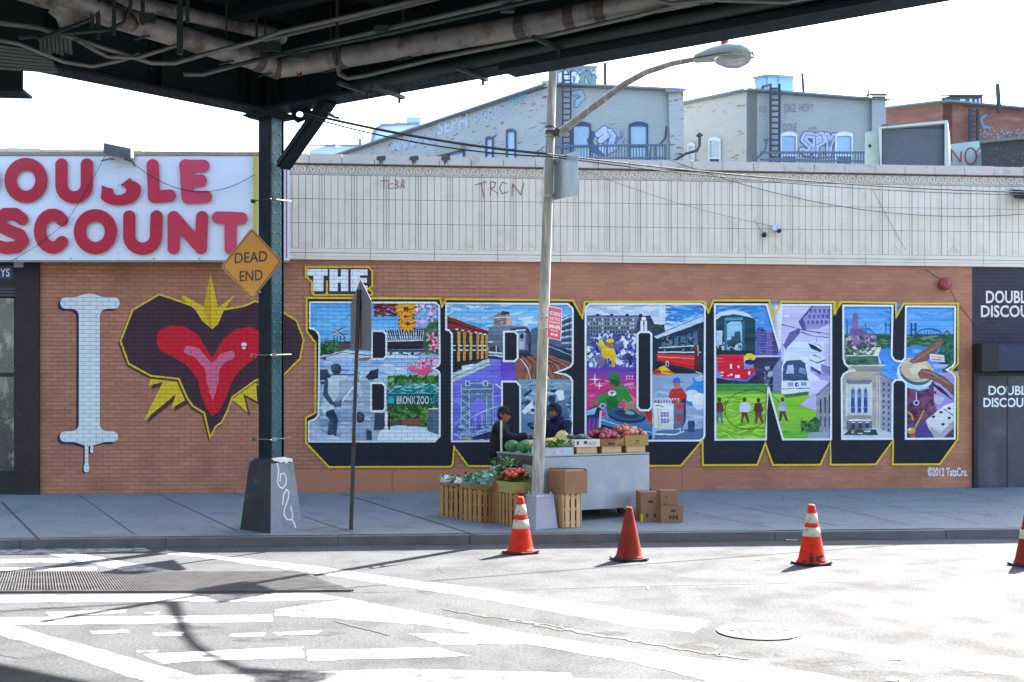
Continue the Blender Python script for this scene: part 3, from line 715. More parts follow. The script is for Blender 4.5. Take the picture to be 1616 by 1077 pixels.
a.p([(504, 584), (516, 583), (522, 595), (510, 607), (504, 604)], (60, 74, 94)); a.p([(577, 595), (585, 585), (597, 582), (597, 597), (582, 600)], (54, 66, 86)); a.l([(520, 592), (560, 591)], 1.6, (70, 84, 104))
a.grad(504, 612, 588, 670, (168, 184, 200), (140, 158, 178), 5); a.scatter(504, 600, 588, 690, 60, 6, [(152, 170, 188), (184, 198, 210), (132, 150, 172)], 8, 2.8)
a.e(531, 583, 8, 9, (62, 74, 94)); a.e(528, 580, 6, 5, (80, 92, 110)); a.p([(517, 597), (528, 594), (536, 600), (534, 625), (522, 640), (508, 634), (512, 612)], (196, 206, 214)); a.p([(513, 600), (518, 598), (517, 620), (526, 634), (536, 638), (534, 643), (520, 638), (509, 624)], (74, 88, 110))
a.l([(535, 640), (560, 608), (570, 594)], 2.4, (224, 228, 232)); a.p([(530, 634), (540, 632), (538, 642), (527, 644)], (96, 108, 126)); a.p([(508, 636), (526, 640), (528, 652), (514, 655), (505, 644)], (206, 214, 222))
a.p([(514, 650), (526, 646), (534, 663), (530, 690), (525, 690), (525, 668), (514, 656)], (58, 72, 96)); a.p([(520, 660), (526, 666), (524, 688), (518, 692), (517, 686)], (74, 88, 110)); a.p([(515, 688), (526, 687), (540, 694), (515, 694)], (206, 212, 220))
a.l([(563, 590), (566, 620), (560, 632)], 4, (56, 66, 88)); a.p([(560, 606), (568, 602), (572, 622), (566, 630)], (190, 204, 216))
a.e(568, 659, 7.5, 9, (56, 62, 82)); a.e(569, 658, 4, 6, (78, 86, 106)); a.p([(557, 672), (578, 668), (586, 684), (587, 695), (556, 695)], (150, 166, 184)); a.p([(578, 678), (586, 680), (587, 695), (578, 695)], (66, 78, 100))
a.r(612, 594, 694, 640, (74, 124, 74)); a.scatter(612, 592, 693, 625, 110, 5, [(60, 108, 60), (100, 150, 86), (46, 88, 58), (130, 170, 110)], 9)
a.p([(611, 618), (622, 606), (634, 612), (648, 605), (664, 607), (680, 604), (693, 612), (693, 622), (611, 622)], (40, 128, 134)); a.scatter(612, 606, 692, 621, 70, 3.4, [(120, 190, 196), (34, 100, 112), (60, 150, 156), (190, 220, 224)], 10, 2.2)
a.r(611, 621, 693, 639, (26, 92, 94)); a.l([(611, 621), (693, 621)], 1.2, (110, 180, 184)); a.p(rect(612, 626, 622, 637), (60, 160, 176)); a.scatter(677, 624, 692, 638, 18, 2.6, [(70, 160, 174), (30, 100, 110), (160, 210, 216)], 12)
a.r(611, 639, 693, 675, (64, 108, 60)); a.scatter(612, 641, 692, 672, 120, 4.6, [(46, 86, 50), (86, 132, 70), (110, 150, 84), (60, 70, 50)], 11); a.r(634, 661, 664, 671, (140, 92, 74)); a.r(611, 665, 634, 674, (84, 80, 70))
a.p([(592, 700), (600, 680), (625, 671), (672, 675), (694, 686), (694, 700)], (208, 220, 230)); a.p([(677, 646), (692, 646), (692, 687), (674, 680)], (92, 108, 128)); a.l([(676, 646), (692, 645)], 2, (206, 214, 220))
a.p([(592, 652), (606, 652), (607, 678), (590, 679)], (72, 80, 98)); a.l([(609.5, 650), (609.5, 676)], 3.6, WHT); a.l([(606, 675), (613, 675)], 2.4, WHT); a.r(612, 676, 616, 678, (30, 30, 40)); a.r(613, 652, 615.5, 677, (52, 44, 52))
put_text(a.mb, 'BRONX ZOO', q4(626, 625.5, 677, 638), WP(a.n + 2e-5), (206, 216, 214), .02); a.n += 4e-5
a.build('painted_letter', 'painted letter B showing flowers, a glass house and a zoo gate')

# --- R: platforms, train, bridge tower, grey street scene
a = Art(.003)
a.grad(701, 476, 907, 535, (112, 176, 230), (186, 208, 230), 7); a.scatter(705, 480, 900, 520, 60, 7, [(126, 186, 234), (200, 218, 234), (100, 166, 224)], 21, 2.4)
a.r(701, 528, 800, 600, (60, 64, 76))
a.p([(703, 498), (772, 523), (772, 531), (703, 519)], (136, 62, 62)); a.p([(703, 505), (772, 526), (772, 528), (703, 508)], (110, 46, 52)); a.p([(703, 519), (772, 531), (772, 566), (703, 578)], (54, 56, 68))
for i, x in enumerate((722, 731, 741, 752, 759, 766)):
    a.p([(x, 523 + i), (x + 4.4, 523 + i), (x + 4, 570 - i), (x, 571 - i)], (208, 164, 92) if i % 2 == 0 else (190, 148, 84)); a.p([(x - 3, 519 + i * 1.6), (x + 1, 519 + i * 1.6), (x + 1, 521 + i * 1.6), (x - 3, 521 + i * 1.6)], (224, 230, 234))
for y in (545, 552):
    for x in (714, 725, 735, 746, 755, 763): a.p(rect(x, y, x + 5, y + 1.8), (218, 224, 228))
a.p([(712, 574), (728, 572), (728, 580), (712, 590)], (54, 52, 60)); a.p([(712, 590), (772, 566), (774, 576), (712, 605)], (188, 204, 208)); a.l([(712, 597), (774, 572)], 1.4, (120, 136, 146)); a.p([(728, 578), (748, 574), (742, 582), (730, 586)], (226, 232, 234))
a.p([(771, 518), (796, 514), (796, 566), (771, 560)], (120, 132, 148))
for i in range(6): a.p(rect(774 + i * 3.6, 521, 776.2 + i * 3.6, 534), (58, 68, 86))
a.l([(771, 540), (796, 538)], 2, (220, 228, 234)); a.l([(771, 545), (796, 544)], 1.2, (46, 52, 68)); a.p([(772, 547), (793, 546), (793, 558), (772, 557)], (72, 82, 100)); a.l([(771, 556), (796, 558)], 2, (216, 224, 230)); a.l([(771, 561), (796, 563)], 1.6, (220, 226, 232)); a.l([(783, 546), (783, 560)], 1.2, (210, 216, 222))
a.p([(779, 520), (780, 498), (788, 493), (803, 495), (808, 502), (808, 522)], (146, 128, 134)); a.p([(799, 496), (808, 502), (808, 522), (799, 522)], (206, 162, 158)); a.l([(780, 502), (806, 500)], 1.4, (214, 214, 220)); a.p([(792, 491), (804, 493), (804, 496), (790, 497)], (60, 66, 84)); a.scatter(781, 503, 799, 518, 16, 2.6, [(110, 104, 118), (176, 160, 160)], 22)
a.p([(770, 530), (772, 521), (800, 514), (830, 515), (838, 524), (840, 562), (818, 566), (796, 562)], (108, 122, 140)); a.p([(805, 518), (832, 517), (838, 527), (839, 556), (834, 556), (833, 530), (828, 522), (806, 523)], (56, 66, 84)); a.l([(814, 522), (830, 521)], 2.4, (226, 232, 236))
a.p(rect(818, 526, 829, 553), (150, 162, 174)); a.p(ell(823.5, 531, 3, 4.5), (44, 54, 70)); a.p(rect(820, 540, 827, 551), (188, 198, 206)); a.p(rect(831, 527, 836, 543), (84, 96, 112)); a.r(816, 553, 840, 559, (66, 74, 88)); a.r(816, 559, 842, 566, (48, 52, 62))
a.p([(838, 520), (906, 495), (906, 565), (838, 560)], (96, 112, 136))
for i in range(6): a.l([(886, 506 + i * 9), (906, 497 + i * 11)], 2.2, (206, 216, 224)); a.l([(886, 511 + i * 9), (906, 503 + i * 11)], 1.8, (56, 66, 88))
for x in (891, 898): a.l([(x, 500), (x, 560)], 1, (60, 70, 92))
a.p([(860, 540), (906, 555), (906, 575), (860, 562)], (58, 70, 88)); a.l([(862, 545), (904, 562)], 1.6, (170, 186, 196))
a.p([(812, 602), (812, 570), (824, 565), (860, 558), (906, 574), (906, 602)], (150, 104, 88))
for i in range(15):
    x = 812 + i * 7; a.l([(820 + i * 3.2, 562), (832 + i * 4.6, 576), (x + 12, 600)], 1.3, ((92, 60, 54), (178, 132, 110), (70, 56, 60))[i % 3])
a.l([(822, 566), (833, 582), (838, 600)], 1.6, (214, 216, 220)); a.l([(846, 578), (862, 592), (868, 602)], 1.4, (200, 204, 210))
a.grad(774, 566, 813, 604, (110, 82, 168), (126, 92, 196), 4); a.p([(712, 605), (774, 576), (774, 566), (800, 570), (800, 700), (712, 700)], (122, 118, 206)); a.p([(790, 570), (813, 572), (812, 604), (790, 604)], (112, 88, 190)); a.scatter(716, 600, 792, 690, 50, 7, [(132, 128, 214), (112, 110, 196), (146, 140, 222)], 23, 2.6)
LT, DK_ = (178, 196, 212), (74, 96, 130)
a.p([(727, 615), (735, 606), (778, 606), (778, 693), (768, 693), (766, 640), (754, 627), (744, 640), (742, 695), (726, 695)], (112, 138, 170)); a.p([(742, 690), (743, 642), (748, 632), (755, 628), (762, 633), (767, 645), (767, 690)], (128, 122, 208))
for (p, q) in (((728, 606), (728, 694)), ((740, 614), (741, 694)), ((778, 606), (778, 690)), ((768, 626), (768, 690)), ((728, 615), (778, 614)), ((728, 622), (778, 622)), ((735, 605), (776, 605))): a.l([p, q], 1.5, LT)
for i in range(10): a.l([(728, 624 + i * 7), (741, 631 + i * 7), (728, 638 + i * 7)] if i < 8 else [(729, 680), (740, 690)], 1.2, LT if i % 2 else DK_)
for i in range(6): a.l([(730 + i * 8, 615), (734 + i * 8, 622), (738 + i * 8, 615)], 1.1, DK_)
for x in (738, 766): a.p(rect(x - 4, 601, x + 4, 610), LT); a.p(rect(x - 2, 603, x + 2, 608), DK_)
a.l([(742, 660), (762, 650), (796, 637)], 1.7, LT); a.l([(782, 606), (797, 618)], 2.4, WHT)
for i in range(9): a.l([(744 + i * 5.5, 660 - i * 2.2), (746 + i * 5.2, 688)], 1, LT if i % 2 else DK_)
for i in range(5): a.l([(742, 668 + i * 5), (790, 664 + i * 5)], 1, DK_)
a.scatter(714, 672, 792, 696, 60, 3.4, [(178, 196, 212), (84, 106, 138), (120, 144, 172)], 24, 2)
a.p([(742, 690), (760, 680), (794, 676), (794, 692), (750, 694)], (46, 62, 90))
for i in range(3): a.l([(744, 690 - i * 2), (766, 682 - i * 2.4), (794, 676 - i * 3)], 1.2, (176, 200, 216))
a.p([(726, 693), (738, 688), (746, 694)], (186, 160, 110))
a.r(818, 599, 906, 700, (120, 148, 170)); a.scatter(820, 602, 903, 618, 36, 6, [(138, 164, 182), (104, 132, 156), (160, 182, 196)], 25, 3); a.scatter(820, 615, 903, 696, 130, 7, [(70, 92, 118), (150, 178, 196), (44, 58, 82), (190, 206, 216), (104, 132, 158)], 26, 2)
a.e(885, 626, 6, 6, (214, 222, 228)); a.e(883, 620, 7, 4, (228, 232, 236)); a.p([(878, 634), (892, 632), (899, 660), (880, 664)], (92, 116, 142)); a.e(871, 630, 6, 6, (56, 70, 94)); a.p([(862, 640), (878, 636), (882, 660), (860, 662)], (62, 80, 106)); a.e(834, 640, 6, 8, (70, 92, 118)); a.p([(823, 650), (840, 632), (842, 643), (828, 655)], (222, 230, 236)); a.p([(822, 658), (832, 660), (834, 690), (822, 690)], (96, 130, 164))
a.build('painted_letter', 'painted letter R showing a train, a platform and a bridge tower')

# --- O: crowd, dancing man, record player, red tram, ice cart
a = Art(.003)
a.r(921, 477, 1115, 530, (208, 218, 230)); a.scatter(924, 482, 1040, 500, 40, 8, [(220, 228, 236), (190, 206, 224), (170, 192, 216)], 31, 3); a.p([(1050, 487), (1080, 482), (1113, 480), (1113, 505), (1080, 512), (1060, 500)], (82, 146, 204)); a.scatter(1050, 482, 1111, 515, 46, 6, [(60, 130, 196), (110, 168, 214), (150, 190, 222)], 32, 3)
a.r(926, 499, 1027, 530, (122, 130, 144)); a.l([(926, 499), (1027, 499)], 1.6, (52, 60, 80))
for x in (943, 965, 990, 1011): a.e(x, 497.5, 3, 2, (52, 60, 80))
rn = random.Random(33)
for j in range(4):
    for i in range(17): a.p(rect(928 + i * 4.4, 503 + j * 6.4, 930.2 + i * 4.4, 506.4 + j * 6.4), rn.choice([(46, 54, 74), (70, 78, 96), (196, 202, 210), (60, 66, 84)]))
a.p([(1008, 500), (1027, 500), (1033, 512), (1050, 520), (1050, 530), (1000, 530)], (74, 84, 100)); a.p(rect(1011, 506, 1015, 524), WHT); a.p(rect(1017, 506, 1021, 524), WHT); a.e(1016, 503, 4, 3, WHT)
a.scatter(1030, 512, 1050, 526, 20, 4, [(54, 84, 70), (50, 66, 78)], 34)
a.grad(925, 528, 1006, 582, (92, 112, 146), (104, 92, 172), 6); a.scatter(926, 527, 1005, 580, 240, 4.6, [(200, 208, 222), (52, 64, 96), (130, 144, 176), (80, 90, 140), (220, 226, 234), (100, 96, 170)], 35, 1.8)
a.p([(952, 548), (968, 550), (972, 560), (970, 580), (966, 582), (965, 566), (952, 566), (949, 556)], (216, 184, 50)); a.p([(944, 540), (949, 535), (955, 545), (960, 549), (950, 552), (945, 547)], (226, 196, 60)); a.e(962, 543, 5, 5.5, (170, 120, 100)); a.e(963, 538, 6.5, 3.4, (226, 190, 50)); a.p([(938, 560), (952, 566), (956, 574), (950, 582), (946, 576), (938, 568)], (120, 116, 140)); a.p([(944, 578), (956, 584), (948, 585)], (214, 212, 226))
a.grad(925, 580, 1006, 605, (100, 80, 172), (186, 72, 140), 4); a.grad(925, 605, 1006, 700, (196, 62, 122), (216, 128, 170), 5); a.scatter(926, 600, 1004, 660, 60, 7, [(202, 84, 140), (186, 56, 112), (222, 140, 178)], 36, 2)
for (cx, cy, r) in ((939, 599, 11), (946, 609, 7)): a.p([(cx, cy - r), (cx + 1.2, cy - 1.2), (cx + r, cy), (cx + 1.2, cy + 1.2), (cx, cy + r), (cx - 1.2, cy + 1.2), (cx - r, cy), (cx - 1.2, cy - 1.2)], (238, 214, 226))
for i in range(3):
    for j in range(2): a.e(989 + i * 4.4, 594 + j * 4, 1.2, 1.2, (240, 220, 232), 6)
a.l([(990, 605), (997, 616)], 1.2, (232, 160, 190)); a.l([(996, 605), (990, 616)], 1.2, (232, 160, 190)); a.p([(986, 620), (1003, 628), (1003, 660), (986, 650)], (222, 132, 166))
a.p([(938, 633), (944, 626), (962, 618), (975, 612), (982, 606), (990, 614), (1002, 640), (996, 645), (984, 630), (976, 640), (974, 652), (956, 652), (957, 634), (945, 640)], (62, 140, 74)); a.p([(957, 630), (972, 620), (976, 645), (958, 652)], (44, 112, 60)); a.e(970, 596, 9, 9, (58, 124, 76)); a.p([(961, 598), (979, 600), (977, 610), (964, 612)], (44, 96, 62)); a.e(966, 611, 4, 4, (150, 104, 84)); a.e(966, 621, 6.5, 4.6, (220, 226, 224)); a.p(rect(962.5, 618.6, 969.5, 620.2), (90, 40, 50)); a.p(seg((966.5, 620), (965, 624), 1.8), (90, 40, 50))
a.p([(936, 633), (944, 630), (941, 642), (935, 641)], (150, 108, 84))
a.p([(925, 650), (940, 640), (950, 646), (940, 668), (925, 670)], (46, 66, 100)); a.p([(927, 648), (942, 643), (938, 654), (926, 656)], (150, 196, 222)); a.p([(925, 664), (945, 660), (940, 700), (925, 700)], (110, 66, 150)); a.l([(931, 660), (928, 698)], 1.6, (196, 80, 170)); a.l([(938, 660), (934, 698)], 1.6, (150, 90, 190))
a.p([(942, 664), (950, 658), (1020, 664), (1036, 684), (1036, 700), (975, 700), (944, 672)], (70, 116, 160)); a.p([(944, 668), (1000, 684), (1036, 690), (1036, 702), (980, 702), (944, 684)], (44, 56, 86)); a.l([(946, 662), (1000, 678), (1036, 684)], 1.8, (150, 196, 224))
a.e(989, 657, 30, 11, (40, 56, 84), 18, .12); a.e(988, 654, 29, 10, (70, 98, 132), 18, .12); a.e(990, 654, 20, 6.5, (48, 66, 96), 16, .12); a.e(994, 652, 8, 3, (120, 160, 190), 12, .1); a.e(951, 641, 5, 5, (150, 180, 204)); a.e(951, 641, 2.4, 2.4, (54, 84, 124)); a.l([(955, 642), (958, 662)], 4, (96, 140, 180))
a.p([(984, 648), (988, 636), (998, 632), (1004, 640), (1012, 656), (1006, 654), (998, 644), (990, 650)], (166, 130, 108)); a.p([(1018, 650), (1032, 648), (1032, 668), (1024, 664)], (190, 40, 60))
a.r(1029, 526, 1115, 592, (46, 64, 82)); a.p([(1030, 532), (1113, 498), (1113, 526), (1037, 540)], (46, 66, 82)); a.p([(1032, 531), (1113, 494), (1113, 507), (1037, 535)], (190, 206, 220)); a.l([(1034, 530), (1113, 497)], 1.4, (60, 120, 170))
for i in range(6): a.p([(1044 + i * 10, 541 - i * 3.2), (1050 + i * 10, 539 - i * 3.4), (1051 + i * 10, 548 - i * .6), (1044 + i * 10, 549 - i * .6)], (92, 116, 134))
a.scatter(1040, 530, 1100, 554, 40, 3, [(70, 96, 112), (120, 140, 150), (34, 50, 66)], 37); a.l([(1040, 549), (1095, 546)], 1.6, (214, 222, 226)); a.l([(1038, 556), (1106, 556)], 2, (206, 216, 222))
a.p([(1037, 559), (1103, 561), (1104, 585), (1060, 575), (1037, 570)], (216, 58, 60)); a.l([(1038, 563), (1100, 567)], 1.6, (240, 150, 130)); a.l([(1040, 570), (1100, 580)], 1.6, (150, 36, 46)); a.p([(1096, 545), (1103, 545), (1104, 585), (1096, 583)], (110, 50, 58)); a.l([(1101, 545), (1102, 562)], 1.4, (220, 190, 150)); a.e(1053, 575, 3, 5.5, (180, 184, 190)); a.e(1053, 575, 1.6, 3, (70, 76, 84)); a.p([(1037, 575), (1104, 590), (1113, 592), (1113, 602), (1037, 592)], (48, 50, 58)); a.l([(1098, 587), (1107, 590)], 1.6, (226, 206, 110))
a.r(1029, 590, 1115, 700, (152, 172, 196)); a.scatter(1031, 592, 1112, 680, 60, 8, [(164, 184, 206), (140, 160, 186), (176, 194, 212)], 38, 2.6); a.p([(1028, 588), (1044, 578), (1066, 590), (1062, 593), (1030, 592)], (206, 120, 46)); a.p([(1040, 580), (1048, 577), (1058, 585), (1042, 586)], (228, 196, 70)); a.l([(1042, 588), (1063, 592)], 2.2, (218, 190, 60)); a.p([(1030, 586), (1042, 584), (1044, 590), (1032, 590)], (170, 60, 50))
a.p([(1085, 640), (1082, 614), (1094, 606), (1092, 594), (1100, 602), (1112, 600), (1112, 640)], (70, 140, 200)); a.e(1092, 625, 12, 10, (206, 218, 232)); a.e(1104, 634, 12, 14, (214, 224, 236))
a.p([(1055, 626), (1060, 614), (1075, 612), (1084, 624), (1082, 636), (1078, 634), (1076, 646), (1060, 646), (1060, 632)], (184, 62, 62)); a.e(1068, 607, 5.5, 7, (172, 124, 104)); a.p([(1061, 604), (1063, 598), (1070, 595.5), (1074, 600), (1073, 606), (1065, 604)], (60, 110, 190)); a.p([(1076, 630), (1083, 628), (1082, 664), (1075, 680)], (70, 64, 100))
a.p([(1031, 636), (1063, 637), (1063, 678), (1032, 677)], (214, 218, 216)); a.p([(1063, 637), (1079, 636), (1078, 675), (1063, 678)], (110, 116, 140)); a.p(rect(1067, 640, 1078, 646), (206, 70, 66)); a.p(rect(1069, 654, 1076, 665), (196, 70, 70)); a.l([(1038, 644), (1040, 674)], 1.3, (150, 160, 120)); a.l([(1043, 646), (1045, 672)], 1.3, (150, 160, 120)); a.l([(1034, 641), (1040, 640), (1047, 643)], 1.6, (130, 150, 90))
for (x, y) in ((1043, 651), (1043.4, 661)):
    for k_ in range(3): a.p(rect(x + k_ * 4.4, y, x + 3.4 + k_ * 4.4, y + 7), (120, 84, 170)); a.p(rect(x + 1.1 + k_ * 4.4, y + 2.2, x + 2.4 + k_ * 4.4, y + 4.6), (200, 200, 220))
for k_ in range(9): a.p(rect(1034 + k_ * 4.4, 629, 1036.4 + k_ * 4.4, 635), (220, 226, 230)); a.p(rect(1034 + k_ * 4.4, 631, 1036 + k_ * 4.4, 636), [(190, 60, 60), (80, 90, 120), (200, 150, 60)][k_ % 3])
a.p([(1036, 680), (1078, 678), (1112, 676), (1112, 700), (1030, 700)], (92, 116, 146)); a.l([(1034, 685), (1066, 686), (1080, 681)], 2, (206, 216, 226)); a.p(rect(1086, 664, 1096, 682), (60, 84, 120)); a.l([(1073, 675), (1074, 684)], 1.6, (210, 220, 230))
a.build('painted_letter', 'painted letter O showing a crowd, a record player and a red tram')

# --- N: tram front, skyline, lawn with children, bus, hanging shoes
a = Art(.003)
a.grad(1125, 477, 1240, 600, (76, 148, 204), (150, 150, 206), 8); a.scatter(1128, 482, 1205, 520, 50, 6, [(60, 132, 192), (120, 178, 214), (90, 160, 206)], 41, 3)
a.p([(1126, 502), (1135, 495), (1158, 491), (1176, 495), (1192, 505), (1192, 560), (1126, 562)], (44, 74, 86)); a.p([(1126, 501), (1135, 493), (1158, 489), (1178, 494), (1190, 503), (1180, 500), (1158, 496), (1138, 499), (1126, 508)], (206, 216, 224)); a.p([(1147, 560), (1147, 512), (1153, 508), (1168, 507), (1171, 512), (1172, 556)], (150, 188, 212)); a.p(rect(1130, 522, 1140, 545), (176, 200, 216)); a.p([(1144, 502), (1172, 500), (1173, 505), (1144, 506)], (96, 150, 186))
a.p([(1147, 538), (1154, 536), (1154, 530), (1158, 532), (1160, 524), (1168, 523), (1170, 546), (1147, 548)], (70, 90, 104)); a.scatter(1128, 540, 1172, 558, 40, 4, [(52, 84, 70), (84, 110, 104), (190, 206, 212), (40, 60, 66)], 42); a.p([(1143, 505), (1147, 506), (1147, 558), (1143, 560)], (58, 122, 124)); a.p([(1171, 508), (1175, 508), (1175, 556), (1171, 556)], (54, 112, 120)); a.r(1128, 553, 1192, 562, (42, 56, 62))
for i, x in enumerate((1193, 1201, 1211, 1219)): a.p([(x, 562), (x, 522 - (6 if i == 1 else 0) + i * 2), (x + 5, 517 + i * 3), (x + 9, 521 + i * 3), (x + 9, 562)], ((92, 96, 150), (84, 80, 136), (118, 104, 158), (74, 70, 120))[i])
for i in range(9): a.l([(1194, 524 + i * 4), (1228, 526 + i * 4)], .8, (140, 134, 186))
a.p([(1190, 561), (1236, 561), (1236, 564), (1190, 564)], (206, 200, 226)); a.p([(1189, 564), (1236, 564), (1214, 600), (1190, 604)], (76, 74, 100)); a.p([(1130, 560), (1174, 560), (1174, 583), (1192, 581), (1192, 590), (1178, 600), (1140, 597), (1133, 584)], (206, 44, 70)); a.e(1183, 565, 9.5, 7, (226, 196, 60)); a.e(1184, 571, 9, 5, (60, 58, 76)); a.l([(1174, 571), (1178, 567), (1190, 568)], 1.6, WHT)
for (x, y, w, h) in ((1152, 575, 3, 7), (1164, 577, 3.4, 4), (1137, 587, 5, 2), (1160, 592, 8, 5), (1181, 586, 3, 6), (1152, 590, 4, 3), (1138, 592, 3, 2), (1148, 592, 3, 2)): a.p(rect(x, y, x + w, y + h), (238, 224, 206))
a.l([(1131, 566), (1141, 566)], 1, (240, 140, 110)); a.l([(1131, 571), (1141, 571)], 1, (240, 140, 110)); a.l([(1152, 599), (1178, 602), (1192, 590)], 2.6, (70, 120, 196)); a.p([(1128, 596), (1150, 600), (1178, 603), (1192, 592), (1210, 606), (1210, 616), (1128, 612)], (56, 62, 84))
a.grad(1125, 606, 1320, 622, (70, 140, 84), (116, 174, 74), 3); a.grad(1125, 622, 1320, 700, (146, 196, 66), (128, 184, 78), 4); a.scatter(1128, 622, 1212, 694, 80, 7, [(156, 204, 74), (132, 184, 62), (120, 172, 66), (170, 206, 90)], 43, 3)
a.l(arc(1178, 648, 34, 30, 20, 250, 18), 1.2, (70, 100, 56)); a.l([(1160, 622), (1190, 614), (1208, 620)], 1.1, (70, 100, 56)); a.l([(1148, 676), (1205, 677)], 1, (90, 130, 60)); a.l([(1216, 623), (1232, 636)], 1.2, (60, 80, 56))
SK = (104, 70, 58)
a.fig(1135, 669, 42, SK, SK, (116, 122, 140), 2); a.fig(1175, 668, 41, SK, (200, 206, 224), SK, 3); a.fig(1197, 669, 41, SK, SK, (116, 80, 66), 3); a.fig(1235, 665, 38, SK, (170, 176, 186), SK, 4); a.l([(1139, 645), (1146, 634)], 1.6, SK)
for x in (1170, 1180): a.p(rect(x - 3, 637, x + 4, 650), (196, 202, 220))
a.p([(1233, 479), (1315, 479), (1315, 632), (1262, 622), (1233, 622)], (200, 196, 226)); a.grad(1237, 540, 1300, 600, (206, 216, 232), (220, 224, 236), 4)
a.p([(1264, 502), (1280, 484), (1312, 482), (1312, 510), (1290, 520), (1272, 520)], (150, 146, 190))
for i in range(5):
    for j in range(3): a.p(rect(1278 + i * 7 - j * 2, 488 + j * 9, 1281.5 + i * 7 - j * 2, 494 + j * 9), (104, 98, 150))
a.p([(1260, 506), (1268, 504), (1272, 520), (1266, 522)], (96, 88, 140)); a.l([(1264, 505), (1284, 482)], 2, (60, 60, 120)); a.p([(1236, 545), (1246, 525), (1262, 518), (1262, 526), (1240, 552)], (112, 106, 160)); a.e(1241, 499, 4, 2, (230, 232, 240)); a.l([(1234, 512), (1262, 520), (1308, 528)], 1.3, (60, 60, 100)); a.l([(1258, 522), (1280, 530), (1308, 533)], 1.2, (60, 60, 100)); a.l([(1288, 530), (1289, 542)], .9, (150, 150, 180))
a.p([(1275, 541), (1284, 538), (1299, 545), (1299, 552), (1295, 555), (1280, 548)], (196, 202, 216)); a.p([(1275, 542), (1284, 545), (1298, 554), (1294, 556), (1280, 550)], (56, 66, 88)); a.l([(1284, 541), (1298, 548)], 1, (90, 100, 120)); a.p([(1277, 562), (1284, 556), (1302, 562), (1303, 568), (1290, 573), (1279, 570)], (206, 212, 222)); a.l([(1278, 568), (1290, 573), (1303, 568)], 1.8, (60, 70, 92)); a.l([(1282, 560), (1296, 566)], 1, (90, 100, 120))
a.p([(1215, 590), (1232, 564), (1236, 575), (1232, 620), (1212, 618)], (130, 136, 166)); a.scatter(1206, 578, 1220, 618, 30, 5, [(46, 60, 82), (90, 106, 120), (160, 176, 190)], 44, 1.6)
a.p([(1233, 622), (1234, 578), (1239, 568), (1262, 566), (1272, 571), (1277, 586), (1278, 618), (1240, 623)], (216, 222, 230)); a.p([(1235, 600), (1236, 578), (1241, 570), (1263, 568), (1271, 574), (1275, 600)], (76, 92, 122)); a.p([(1240, 590), (1243, 577), (1252, 576), (1253, 590)], (180, 194, 210)); a.p([(1260, 588), (1262, 580), (1270, 582), (1272, 592)], (130, 150, 176)); a.l([(1235, 601), (1276, 600)], 1.6, (50, 66, 130)); a.p(rect(1243, 604, 1252, 610), (150, 160, 172)); a.p(rect(1264, 603, 1273, 609), (150, 160, 172)); a.e(1257.5, 607, 3.4, 3.4, (40, 80, 160)); a.e(1258.5, 607, 1.3, 1.5, (210, 220, 236)); a.l([(1234, 614), (1278, 613)], 1.2, (80, 96, 126)); a.p([(1236, 623), (1276, 618), (1276, 624), (1240, 628)], (84, 110, 76))
for x in (1248, 1254, 1260): a.e(x, 565, 1, 1, (220, 140, 70), 6)
a.p([(1278, 578), (1305, 592), (1312, 600), (1312, 604), (1296, 600), (1278, 586)], (170, 160, 206)); a.p([(1280, 578), (1296, 588), (1294, 592), (1280, 583)], (84, 84, 136)); a.p([(1296, 575), (1312, 580), (1312, 596), (1296, 586)], (140, 134, 186)); a.p([(1262, 640), (1284, 622), (1312, 600), (1312, 650), (1288, 648)], (186, 178, 214))
a.p([(1288, 626), (1312, 602), (1312, 682), (1290, 680)], (146, 146, 156)); a.l([(1288, 625), (1312, 603)], 2, (86, 90, 104))
for x in (1294, 1301, 1308): a.p(rect(x, 630 - (x - 1294) * .5, x + 2.4, 652), (66, 72, 90)); a.p(rect(x, 658, x + 2.4, 674), (84, 90, 106))
a.p([(1262, 682), (1274, 668), (1286, 658), (1294, 664), (1292, 682)], (56, 96, 66)); a.scatter(1264, 664, 1292, 682, 40, 4, [(46, 80, 58), (70, 112, 74), (86, 128, 80)], 45); a.p([(1272, 697), (1276, 684), (1315, 680), (1315, 700)], (158, 170, 186)); a.scatter(1238, 680, 1274, 694, 18, 5, [(110, 184, 66), (90, 170, 70)], 46, 3)
a.build('painted_letter', 'painted letter N showing a tram front, a lawn with children and a bus')

# --- X: river and bridges, hand drum, stone museum, domino
a = Art(.003)
a.grad(1325, 479, 1512, 535, (92, 156, 214), (112, 162, 208), 6); a.scatter(1332, 484, 1506, 526, 70, 8, [(84, 146, 206), (110, 168, 218), (126, 168, 210)], 51, 3); a.r(1325, 528, 1512, 560, (64, 108, 78)); a.scatter(1332, 528, 1506, 556, 90, 6, [(46, 90, 66), (84, 126, 84), (60, 100, 90), (110, 140, 100)], 52, 3)
a.p([(1344, 530), (1346, 498), (1350, 492), (1354, 498), (1355, 530)], (142, 112, 150)); a.p([(1340, 536), (1342, 518), (1362, 520), (1376, 532), (1384, 540), (1370, 546), (1340, 548)], (132, 106, 140)); a.l([(1337, 504), (1337, 535)], 1.6, (60, 100, 150)); a.scatter(1334, 530, 1384, 552, 60, 4, [(110, 86, 116), (150, 128, 156), (70, 84, 92), (180, 170, 180)], 53)
